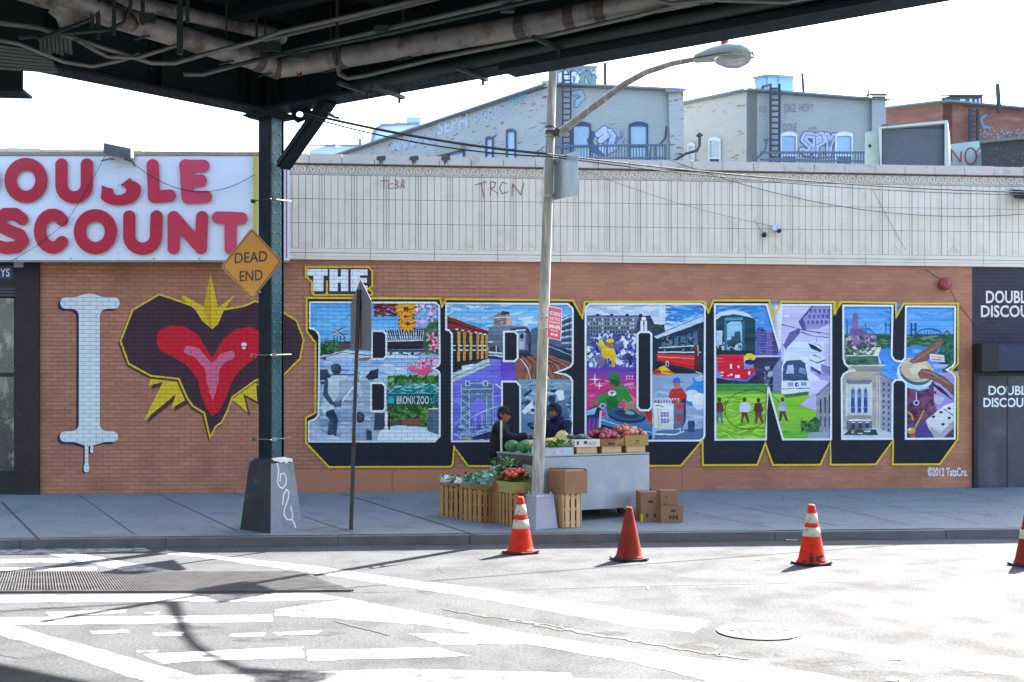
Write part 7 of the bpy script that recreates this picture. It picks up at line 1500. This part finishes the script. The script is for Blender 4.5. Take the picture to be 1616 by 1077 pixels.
m_plasw = mat('plastic_bag_white', lin((206, 210, 214)), rough=.2, var=.15, scale=9, bump=.3, bscale=14, spec=.7, col2=lin((150, 120, 120)), thr=(.62, .72), scale2=8)
_pm = {}
def fruit(name, m, p, r, label, cat, group, sc=(1, 1, 1), jit=.02, seed=1, rz=0, stem=None):
    key = (name, m.name, r, sc, jit)
    if key not in _pm:
        b = MB(); b.blob((0, 0, r * sc[2]), r, 12, jit, seed=seed, sc=sc); o = b.build(name, m, None, True); _pm[key] = o; first = True
        if stem:
            s2 = MB(); s2.tube([(0, 0, 2 * r * sc[2] - .006), (.004, 0, 2 * r * sc[2] + .012)], .006, 6); so = s2.build('stem', stem, o)
    else:
        o = _pm[key].copy(); COL.objects.link(o)
        for ch in _pm[key].children: c_ = ch.copy(); COL.objects.link(c_); c_.parent = o
    o.location = p; o.rotation_euler = (0, 0, rz); o.matrix_basis = Matrix.Translation(Vector(p)) @ Matrix.Rotation(rz, 4, 'Z'); return tag(o, label, cat, group)
def leaf_clump(p, n, spread, size, mats, label, group=None, name='leafy_greens', seed=3, up=.05):
    rl_ = random.Random(seed); b = MB()
    for i in range(n):
        q = Vector((rl_.gauss(0, spread), rl_.gauss(0, spread), abs(rl_.gauss(0, up)))); a_ = rl_.uniform(0, 6.28); e_ = rl_.uniform(-.3, .9)
        d = Vector((math.cos(a_) * math.cos(e_), math.sin(a_) * math.cos(e_), math.sin(e_))); s_ = Vector((-d.y, d.x, rl_.uniform(-.4, .4))).normalized(); L = size * rl_.uniform(.6, 1.4); w = L * .32
        q = Vector(p) + q; mi = rl_.randrange(len(mats)); m1 = q + d * L * .5 + Vector((0, 0, L * .15))
        b.face([q, m1 + s_ * w, q + d * L], mi); b.face([q, q + d * L, m1 - s_ * w], mi)
    return mesh_thing(name, b, mats, label, 'vegetables', p, group=group)
rv = random.Random(21)
def cpt(o, da, db, a_, b_, z): return Vector((o.x, o.y, 0)) + da * a_ + db * b_ + Vector((0, 0, z))
zt1 = c2.z + .447
for i in range(40):
    a_, b_ = rv.uniform(.05, .72), rv.uniform(.06, .33); hump = .11 + .12 * (1 - abs(b_ - .2) / .2) + (.04 if a_ < .4 else -.01)
    fruit('red_pepper', m_pep, cpt(c2, left, right, a_, b_, zt1 + hump), .042, 'red pepper in the heap beside the lamp foot', 'pepper', 'red peppers in the cartons', (1, 1, .85), .06, rz=rv.random() * 6)
leaf_clump(cpt(c2, left, right, .30, .16, zt1 + .15), 60, .10, .09, [m_leaf, m_dleaf, m_leaf2], 'dark green leaves tucked among the red peppers', seed=5)
leaf_clump(cpt(c2, left, right, .52, .14, zt1 + .15), 50, .07, .08, [m_leaf, m_dleaf], 'dark green leaves between two groups of red peppers', seed=6)
leaf_clump(cpt(c2, left, right, .08, .22, zt1 + .12), 40, .06, .08, [m_dleaf, m_leaf], 'dark leaves at the pepper carton end by the lamp post', seed=7)
def bag(p, r, sc, m, label, seed, name='plastic_bag'):
    b = MB(); rb_ = random.Random(seed)
    b.blob((0, 0, 0), r, 18, .16, sc=sc, seed=seed); b.v = [v + Vector(p) for v in b.v]
    for i in range(5):
        d = Vector((rb_.gauss(0, 1), rb_.gauss(0, 1), abs(rb_.gauss(0, .8)))).normalized(); q = Vector(p) + Vector((d.x * sc[0], d.y * sc[1], d.z * sc[2])) * r * .85; s_ = Vector((-d.y, d.x, .3)).normalized()
        b.face([q - s_ * .03, q + s_ * .03, q + d * .08 + s_ * rb_.uniform(.02, .07), q + d * .05 - s_ * .06])
    return mesh_thing(name, b, m, label, 'bag', p)
zt2 = c1a.z + .47
bag(cpt(c1a, da1, db1, .10, .20, zt2 + .12), .15, (1, 1, .8), m_plas, 'crumpled clear plastic bag of greens against the pepper carton', 11)
bag(cpt(c1a, da1, db1, .34, .16, zt2 + .07), .16, (1, 1, .65), m_plas, 'clear plastic bag of greens on the middle tray', 12)
bag(cpt(c2, left, right, .70, .26, zt1 + .24), .17, (1.1, 1, .6), m_plas, 'pale teal plastic bag lying behind the red peppers', 13)
bag(cpt(c1b, da1, db1, .12, .14, zt2 + .03), .10, (1, 1, .7), m_plasw, 'small milky plastic bag on the leftmost tray', 14)
bag(cpt(c1b, da1, db1, .40, .12, zt2 + .06), .09, (1, 1, .8), m_plasw, 'white crumpled plastic bag at the far left end of the hampers', 15)
leaf_clump(cpt(c2, left, right, .66, .28, zt1 + .30), 50, .09, .10, [m_dleaf, m_leaf, m_leaf2], 'dark leafy bunch on top of the teal plastic bag', seed=8)
leaf_clump(cpt(c1a, da1, db1, .30, .12, zt2 + .10), 40, .09, .08, [m_leaf2, m_leaf], 'light green leaves poking from the bag on the middle tray', seed=9)
for i_, (o_, a_, b_, z_) in enumerate(((c1a, .10, .20, .24), (c1a, .38, .14, .17), (c1b, .14, .12, .10), (c1b, .34, .14, .12))): leaf_clump(cpt(o_, da1, db1, a_, b_, zt2 + z_ - .04), 26, .07, .06, [m_leaf2, m_leaf, m_dleaf], ('sprigs of green showing through the bag nearest the peppers', 'sprigs of green over the bag on the middle tray', 'sprigs of green on the small milky bag', 'sprigs of green by the white bag at the far left end')[i_], seed=30 + i_, up=.02)
# carton lid leaning behind the peppers
b = MB(); lw = .34; lp_ = cpt(c2, left, right, .10, .40, zt1 + .02); q_ = left * .42
b.box8([lp_, lp_ + q_, lp_ + q_ + right * .01, lp_ + right * .01, lp_ + right * .08 + Vector((0, 0, .30)), lp_ + q_ + right * .08 + Vector((0, 0, .34)), lp_ + q_ + right * .09 + Vector((0, 0, .34)), lp_ + right * .09 + Vector((0, 0, .30))])
lo = mesh_thing('carton_lid', b, mat('carton_pale', lin((150, 152, 140)), rough=.7, var=.1), 'pale grey carton lid propped behind the red peppers', 'lid', lp_)

# boxes along the cart front edge
TZ = ZC1
def tray(a0, a1, h, label, m): return carton(cp_(a0, .02, TZ), ea, eb, a1 - a0, .36, h, label, m, name='produce_box')
def slat_tray(a0, a1, label):
    t = thing('wooden_tray', label, 'tray', tuple(cp_(a0, .03, TZ)), math.atan2(ea.y, ea.x), 'wooden trays under the cartons on the cart'); b = MB()
    cbox(b, a0, .03, TZ + .002, a1, .36, TZ + .012); cbox(b, a0, .03, TZ + .016, a1, .042, TZ + .098); cbox(b, a0, .348, TZ + .016, a1, .36, TZ + .098); b.build('slat', m_woodp, t)
    b = MB(); cbox(b, a0 - .001, .0425, TZ + .013, a0 + .015, .3475, TZ + .1); cbox(b, a1 - .015, .0425, TZ + .013, a1 + .001, .3475, TZ + .1); b.build('end_board', m_wood, t); return t
S0 = tray(.04, .50, .10, 'white and blue printed carton of green beans at the front edge of the cart', mat('carton_blue', lin((176, 184, 200)), rough=.7, var=.1, scale=8, col2=lin((150, 120, 130)), thr=(.6, .66), scale2=12))
slat_tray(.56, .90, 'wooden tray under the white labelled carton'); slat_tray(.985, 1.32, 'wooden tray under the red onion carton'); slat_tray(1.41, 1.74, 'wooden tray under the tomato carton')
def upper(a0, a1, h, label, m, ink=None):
    o = carton(cp_(a0, .0, TZ + .102), ea, eb, a1 - a0, .40, h, label, m, name='produce_box')
    if ink:
        b = MB()
        for (x, z, w_, h_) in ink: p = cp_(a0 + x, -.003, TZ + .102 + z); b.face([p, p + ea * w_, p + ea * w_ + Vector((0, 0, h_)), p + Vector((0, 0, h_))])
        b.build('print', m_ink, o)
    return o
upper(.51, .93, .105, 'white printed carton with dark label heaped with dark greens', m_cardw, [(.15, .04, .05, .04), (.22, .05, .05, .008), (.29, .05, .06, .008), (.22, .03, .12, .006), (.03, .03, .03, .05)])
upper(.945, 1.345, .105, 'brown carton heaped with red onions in net bags', m_card2, [(.12, .02, .12, .025)])
upper(1.365, 1.775, .15, 'yellowish brown carton heaped with pale onions and tomatoes', mat('carton_yellow', lin((160, 132, 78)), rough=.8, var=.12), [(.18, .06, .06, .016), (.17, .03, .08, .008)])
for i in range(26):
    a_, b_ = rv.uniform(.98, 1.33), rv.uniform(.05, .33); z = TZ + .16 + .11 * (1 - abs(b_ - .2) / .2) * rv.uniform(.6, 1.1); fruit('red_onion', m_onr, cp_(a_, b_, z), .046, 'red onion in the heap between the dark greens and the pale onions', 'onion', 'red onions in the brown carton', (1, 1, .9), .02)
for i in range(24):
    a_, b_ = rv.uniform(1.40, 1.74), rv.uniform(.05, .33); z = TZ + .20 + .13 * (1 - abs(b_ - .22) / .22) * rv.uniform(.6, 1.1)
    w_ = rv.random() < .6; fruit('yellow_onion' if w_ else 'tomato', m_onw if w_ else m_tom, cp_(a_, b_, z), .045, 'pale onion in the rightmost heap on the cart' if w_ else 'red tomato in the rightmost heap on the cart', 'onion' if w_ else 'tomato', 'pale onions in the right carton' if w_ else 'tomatoes in the right carton', (1, 1, .9), .02)
for i in range(9):
    a_, b_ = rv.uniform(.60, .88), rv.uniform(.06, .3); fruit('dark_squash', mat('squash_dark', lin((40, 64, 62)), rough=.3, var=.3, scale=7, bump=0, spec=.6, col2=lin((84, 120, 110)), thr=(.56, .62), scale2=14), cp_(a_, b_, TZ + .15 + rv.uniform(0, .06)), .05, 'dark green squash in the white labelled carton', 'squash', 'dark squashes in the white carton', (1.5, .8, .8), .03, rz=rv.uniform(-.5, 1.2))
for i in range(7):
    a_, b_ = rv.uniform(.86, 1.1), rv.uniform(.2, .38); fruit('small_red_onion', m_onr, cp_(a_, b_, TZ + .22 + rv.uniform(0, .03)), .032, 'small red onion at the join of the white and brown cartons', 'onion', 'small red onions behind', (1, 1, .9), .02)
for k_, (a_, b_) in enumerate(((.06, 1.02), (.09, .74), (.07, .44))): fruit('watermelon', m_mel, cp_(a_ + .05, b_, TZ + .002), .105, ('green watermelon at the far left corner of the cart, by the white post', 'green watermelon in the middle of the row on the cart edge', 'green watermelon nearest the lamp post on the cart edge')[k_], 'watermelon', 'watermelons along the cart edge', (1, 1.25, .85), .0, rz=math.atan2(ea.y, ea.x))
carton(cp_(.0, .12, TZ), eb, -ea * -1, .18, .16, .12, 'small white carton on the cart corner behind the lamp post', m_cardw, name='produce_box')
leaf_clump(cp_(.28, .16, TZ + .10), 120, .08, .09, [m_leaf2, m_leaf2, m_leaf], 'heap of bright green beans in the blue printed carton', name='green_beans', seed=10, up=.025)
for k_, (a_, b_, z) in enumerate(((.08, .42, .03), (.20, .46, .05), (.32, .40, .06), (.24, .50, .10), (.42, .46, .06))): fruit('squash', m_sq, cp_(a_ + .02, b_, TZ + z + .04), .068, 'tan squash heaped behind the green beans', 'squash', 'tan squashes behind the beans', (1.1, 1, .9), .04)
b = MB(); pb_ = cp_(.60, .46, TZ)
b.blob((0, 0, 0), .5, 14, .07, sc=(.26, .2, .40), seed=4); b.v = [Vector((v.x, v.y, max(-.0, v.z + .12))) + pb_ for v in b.v]; mesh_thing('paper_bag', b, m_paper, 'crumpled tan paper sack standing right of the tan squash', 'bag', pb_)
b = MB(); pb_ = cp_(1.12, .36, TZ + .2); b.box8([pb_ + Vector(q) for q in ((-.05, 0, 0), (.06, 0, 0), (.06, .02, 0), (-.05, .02, 0), (-.055, .02, .15), (.065, .02, .16), (.065, .035, .16), (-.055, .035, .15))]); mesh_thing('price_card', b, mat('card_rust', lin((120, 72, 60)), rough=.8, var=.2), 'small rust brown card sticking up behind the red onions', 'card', pb_)

# cardboard boxes on the pavement right of the cart
def ground_box(px, py, la, lb, h, label, m, holes=(), zadd=0.0, ang=.0, yb=0):
    p = walk_pt(px, py); da = Vector((math.cos(ang), math.sin(ang), 0)); db = Vector((-da.y, da.x, 0)); p.z += zadd; return carton(p, da, db, la, lb, h, label, m, open_=False, holes=holes), p
t_, p_ = ground_box(1011, 823, .30, .36, .40, 'tall cardboard box with hand holes against the cart end', m_card, [('a', .14, .27, .07, .03), ('a', .09, .08, .03, .05), ('a', .20, .08, .03, .05)], ang=.08)
b = MB(); q0 = p_ + Vector((.0, -.003, .0)); b.box(q0.x - .001, q0.y - .004, q0.z, q0.x + .03, q0.y - .0005, q0.z + .10); b.build('yellow_label', m_yel, t_)
ground_box(1043, 825, .31, .34, .235, 'squat cardboard box with printed code beside the tall box', m_card, [('a', .17, .16, .07, .03), ('a', .13, .07, .03, .05), ('a', .175, .07, .03, .05), ('a', .22, .07, .03, .05)], ang=.05)
p = walk_pt(1043, 825); carton(p + Vector((-.0, .03, .238)), Vector((1, .05, 0)).normalized(), Vector((-.05, 1, 0)).normalized(), .25, .30, .20, 'smaller cardboard box stacked on the squat printed box', m_card, open_=False, holes=[('a', .08, .11, .02, .02), ('a', .06, .01, .02, .02)])
b = MB(); p = walk_pt(1018, 816) + Vector((-.06, .25, .42)); d_ = Vector((.36, .06, -.17)); e_ = Vector((-.05, .34, .0)); th_ = Vector((0, 0, .035))
b.box8([p, p + d_, p + d_ + e_, p + e_, p + th_ * 1.5, p + d_ + th_, p + d_ + e_ + th_, p + e_ + th_ * 1.5]); mesh_thing('board', b, mat('board_dark', lin((70, 66, 70)), rough=.6, var=.15), 'dark board sloping over the cardboard boxes beside the cart', 'board', p)

# ================================================================== PEOPLE
m_skin = mat('skin', lin((146, 98, 78)), rough=.55, var=.08, scale=14, bump=.03); m_hair = mat('hair_black', (.010, .009, .009), rough=.5, var=.3, scale=20, bump=.2)
m_jb = mat('jacket_black', (.0035, .0035, .005), rough=.75, var=.3, scale=9, bump=.3, bscale=9); m_jn = mat('hoodie_navy', lin((20, 26, 58)), rough=.85, var=.25, scale=9, bump=.3, bscale=9); m_tr = mat('trousers_dark', (.018, .02, .028), rough=.85, var=.2); m_shoe = mat('shoe_black', (.012, .012, .012), rough=.5); m_eye = mat('eye_dark', (.01, .008, .008), rough=.2); m_lip = mat('lip', lin((128, 70, 64)), rough=.5)
def skin_mesh(name, V, E, R, m, parent, sub=2, extra=None):
    me = bpy.data.meshes.new(name); me.from_pydata([tuple(v) for v in V], E, []); o = bpy.data.objects.new(name, me); COL.objects.link(o)
    md = o.modifiers.new('skin', 'SKIN'); md.use_smooth_shade = True
    for i, sv in enumerate(me.skin_vertices[0].data):
        r = R[i]; sv.radius = r if isinstance(r, tuple) else (r, r); sv.use_root = (i == 0)
    s2 = o.modifiers.new('sub', 'SUBSURF'); s2.levels = sub; s2.render_levels = sub
    bpy.context.view_layer.update(); m2 = bpy.data.meshes.new_from_object(o.evaluated_get(bpy.context.evaluated_depsgraph_get()))
    bpy.data.objects.remove(o); bpy.data.meshes.remove(me)
    b = MB(); b.v = [v.co.copy() for v in m2.vertices]; b.f = [tuple(p.vertices) for p in m2.polygons]; b.m = [0] * len(b.f); b.c = [(255,) * 3] * len(b.f); bpy.data.meshes.remove(m2)
    if extra: extra(b)
    return b
def head_shape(c, f, up, r):
    """Head as a shaped grid: skull, brow, nose, chin; f faces forward."""
    f = f.normalized(); s_ = f.cross(up).normalized(); u = s_.cross(f); b = MB(); n, rows = 26, 20
    for i in range(rows + 1):
        ph = math.pi * i / rows; z = math.cos(ph)
        for j in range(n):
            t = 2 * math.pi * j / n; x, y = math.sin(ph) * math.cos(t), math.sin(ph) * math.sin(t)   # x forward, y side
            X, Y, Z = x * 1.02, y * .80, z * 1.22
            if z < -.1: k_ = (-.1 - z); Y *= 1 - .30 * k_; X = X * (1 - .22 * k_) + .16 * k_
            fr = max(0, x) ** 3
            nose = math.exp(-((Z + .12) / .22) ** 2) * math.exp(-(y / .17) ** 2) * (x > 0); X += .27 * nose
            X -= .09 * math.exp(-((Z - .16) / .13) ** 2) * math.exp(-((abs(y) - .36) / .18) ** 2) * (x > 0)
            X += .06 * math.exp(-((Z - .34) / .10) ** 2) * math.exp(-(y / .5) ** 2) * (x > 0)
            X += .07 * math.exp(-((Z + .52) / .08) ** 2) * math.exp(-(y / .25) ** 2) * (x > 0) + .08 * math.exp(-((Z + .95) / .16) ** 2) * math.exp(-(y / .3) ** 2) * (x > 0)
            b.v.append(c + (f * X + s_ * Y + u * Z) * r)
    for i in range(rows):
        for j in range(n): a_ = i * n + j; c2_ = i * n + (j + 1) % n; b.f.append((a_, a_ + n, c2_ + n, c2_)); b.m.append(0); b.c.append((255,) * 3)
    for sg in (-1, 1): b.blob(c + (s_ * (.80 * sg) - f * .05 - u * .0) * r, r * .24, 8, 0, sc=(.8, .5, 1.1))
    return b, s_, u
def add(b, o): i0 = len(b.v); b.v += o.v; b.f += [tuple(i0 + k_ for k_ in f) for f in o.f]; b.m += o.m; b.c += o.c
def hand(w, d, up, r=1.0, curl=.5):
    """Palm, four curled fingers of unequal length and a thumb from the side of the palm."""
    d = d.normalized(); s_ = d.cross(up).normalized(); u = s_.cross(d); b = MB()
    b.box8([w - s_ * .030 * r - u * .012, w + s_ * .030 * r - u * .012, w + s_ * .028 * r + u * .012, w - s_ * .028 * r + u * .012, w + d * .085 * r - s_ * .040 * r - u * .011, w + d * .085 * r + s_ * .040 * r - u * .011, w + d * .085 * r + s_ * .038 * r + u * .010, w + d * .085 * r - s_ * .038 * r + u * .010])
    for i, L in enumerate((.070, .078, .072, .056)):
        p = w + d * .083 * r + s_ * ((-.030 + i * .020) * r); a1 = d - u * (.3 + curl * .4); a2 = d * .6 - u * (.6 + curl); b.tube([p, p + a1.normalized() * L * .45, p + a1.normalized() * L * .45 + a2.normalized() * L * .35, p + a1.normalized() * L * .45 + a2.normalized() * L * .35 + (a2 - d * .5).normalized() * L * .25], [.0095, .009, .008, .006], 7)
    p = w + d * .02 - s_ * .034 * r; b.tube([p, p + (d * .6 - s_ * .7).normalized() * .035, p + (d * .6 - s_ * .7).normalized() * .035 + (d - s_ * .1 - u * .4).normalized() * .03], [.011, .010, .007], 7)
    return b
def person(label, base, Hh, f, head_f, elbows, hands_, lean, jm, hood=False, cap=False, head_off=(0, 0)):
    """base: feet point; Hh: height; f: facing; elbows/hands_: arm joints (left, right) relative to base in (forward, side, up) x height."""
    f = Vector((*f, 0)).normalized(); s_ = Vector((-f.y, f.x, 0)); U = Vector((0, 0, 1)); base = Vector(base)
    W = lambda a_, b_, c_: base + (f * a_ + s_ * b_ + U * c_) * Hh
    t = thing('person', label, 'person', tuple(base), math.atan2(f.y, f.x)); h = Hh
    ln = lean
    hc_ = W(ln * 1.25 + .02 + head_off[0], head_off[1], .918); neck = W(ln * .95, 0, .835); ch = W(ln * .75, 0, .74); sh = [W(ln * .8, sg * .125, .80) for sg in (1, -1)]
    el_ = [W(*e) for e in elbows]; ha = [W(*e) for e in hands_]
    hf = Vector(head_f).normalized(); hb, hs, hu = head_shape(hc_, hf, U, .064 * h)
    # body: head, neck, torso core, arms and legs as one surface
    V = [W(0, 0, .53), W(ln * .4, 0, .64), ch, W(ln * .86, 0, .815), neck, hc_ - U * .02 * h]; E = [(0, 1), (1, 2), (2, 3), (3, 4), (4, 5)]; R = [(.075 * h, .06 * h), (.07 * h, .055 * h), (.085 * h, .06 * h), (.05 * h, .04 * h), .032 * h, .032 * h]
    for k_ in (0, 1):
        i = len(V); V += [sh[k_], el_[k_], ha[k_]]; E += [(3, i), (i, i + 1), (i + 1, i + 2)]; R += [.038 * h, .028 * h, .018 * h]
    for sg in (1, -1):
        i = len(V); V += [W(.0, sg * .05, .48), W(.012, sg * .055, .27), W(-.005, sg * .058, .045)]; E += [(0, i), (i, i + 1), (i + 1, i + 2)]; R += [.055 * h, .036 * h, .024 * h]
    def ex2(b):
        add(b, hb)
        for k_ in (0, 1): add(b, hand(ha[k_], (ha[k_] - el_[k_]).normalized(), U))
    bd = skin_mesh('body', V, E, R, m_skin, t, 2, ex2); body = bd.build('body', m_skin, t, True)
    # jacket
    V2 = [W(.0, 0, .455), W(ln * .4, 0, .62), ch, W(ln * .86, 0, .815)]; E2 = [(0, 1), (1, 2), (2, 3)]; R2 = [(.125 * h, .11 * h), (.128 * h, .112 * h), (.138 * h, .115 * h), (.075 * h, .07 * h)]
    for k_ in (0, 1):
        i = len(V2); V2 += [sh[k_], sh[k_].lerp(el_[k_], .5), el_[k_], el_[k_].lerp(ha[k_], .9)]; E2 += [(3, i), (i, i + 1), (i + 1, i + 2), (i + 2, i + 3)]; R2 += [.066 * h, .058 * h, .050 * h, .038 * h]
    if not hood: i = len(V2); V2 += [W(ln * .95, 0, .85)]; E2 += [(3, i)]; R2 += [.045 * h]
    jb = skin_mesh('jacket', V2, E2, R2, jm, t); jb.build('hooded_jacket' if hood else 'jacket', jm, t, True)
    V3 = [W(0, 0, .55)]; E3 = []; R3 = [(.088 * h, .07 * h)]
    for sg in (1, -1): i = len(V3); V3 += [W(.0, sg * .052, .46), W(.012, sg * .056, .27), W(-.005, sg * .058, .04)]; E3 += [(0, i), (i, i + 1), (i + 1, i + 2)]; R3 += [.062 * h, .046 * h, .036 * h]
    skin_mesh('trousers', V3, E3, R3, m_tr, t).build('trousers', m_tr, t, True)
    for sg in (1, -1): b = MB(); b.blob(W(.03, sg * .058, .02), .055 * h, 12, 0, sc=(1, 1, .5)); b.v = [v + f * (.35 * (v - W(.03, sg * .058, .02)).dot(f)) for v in b.v]; b.build('shoe', m_shoe, t, True)
    # eyes, brows, mouth, hair
    r = .064 * h; b = MB()
    for sg in (-1, 1): b.blob(hc_ + (hf * .80 + hs * (.33 * sg) + hu * .12) * r, r * .10, 8); b.bar(hc_ + (hf * .86 + hs * (.20 * sg) + hu * .34) * r, hc_ + (hf * .74 + hs * (.50 * sg) + hu * .32) * r, r * .08)
    b.build('eye', m_eye, body); b = MB(); b.bar(hc_ + (hf * .98 - hs * .22 - hu * .52) * r, hc_ + (hf * .98 + hs * .22 - hu * .52) * r, r * .12, r * .10); b.build('mouth', m_lip, body)
    hb2 = MB(); i0 = 0
    def shell(k_, test, zoff=0):
        src, a_, c_ = head_shape(hc_, hf, U, r); o = MB(); n, rows = 26, 20; o.v = [hc_ + (v - hc_) * k_ + hu * zoff * r for v in src.v[:n * (rows + 1)]]
        for f_ in src.f[:n * rows]:
            c2_ = sum(((src.v[i_] - hc_) / r for i_ in f_), Vector()) / 4; x, z = c2_.dot(hf), c2_.dot(hu)
            if test(x, z): o.f.append(f_); o.m.append(0); o.c.append((255,) * 3)
        return o
    shell(1.07, lambda x, z: (z > .45) or (x < -.05 and z > -.75) or (x < .25 and z > .0)).build('hair', m_hair, t, True)
    if cap:
        o = shell(1.16, lambda x, z: z > .36, .06); b = o; c0_ = hc_ + hu * .48 * r; P = []
        for i in range(9): a_ = RAD(-62 + 124 * i / 8); P.append((c0_ + (hf * math.cos(a_) * 1.12 + hs * math.sin(a_) * .92) * r, c0_ + (hf * (math.cos(a_) * 1.12 + .55 * math.cos(a_ * 1.3)) + hs * math.sin(a_) * .86 - hu * .12) * r))
        for (p1, q1), (p2, q2_) in zip(P[:-1], P[1:]): b.face([p1, q1, q2_, p2]); b.face([p1 + hu * .02, p2 + hu * .02, q2_ + hu * .02, q1 + hu * .02])
        b.build('cap', m_jb, t, True)
    if hood:
        o = shell(1.26, lambda x, z: (x < .12 and z > -1.0) or (z > .95 and x < .45), .04); o.build('hood', jm, t, True)
        b = MB(); b.lathe(hc_ - hu * 1.15 * r, [(r * .95, -.03), (r * 1.15, .01), (r * 1.0, .05), (r * .8, .03)], 18); b.build('hood_collar', jm, t, True)
    return t
v1 = Vector((-.22, 17.55, 0)); v1.z = walk_z(v1.x, v1.y)
person('person in a black jacket and black cap reaching right over the produce cart', v1, 1.50, (.96, -.10), (.93, -.36, -.14), [(.11, .17, .66), (.15, -.16, .69)], [(.28, .12, .70), (.34, -.12, .725)], .035, m_jb, cap=True)
v2 = Vector((.76, 18.0, 0)); v2.z = walk_z(v2.x, v2.y)
person('person in a navy hooded jacket looking down behind the cart right of the lamp post', v2, 1.53, (-.82, -.55), (-.80, -.56, -.30), [(.06, .17, .62), (.08, -.16, .62)], [(.20, .09, .56), (.20, -.09, .56)], .05, m_jn, hood=True)
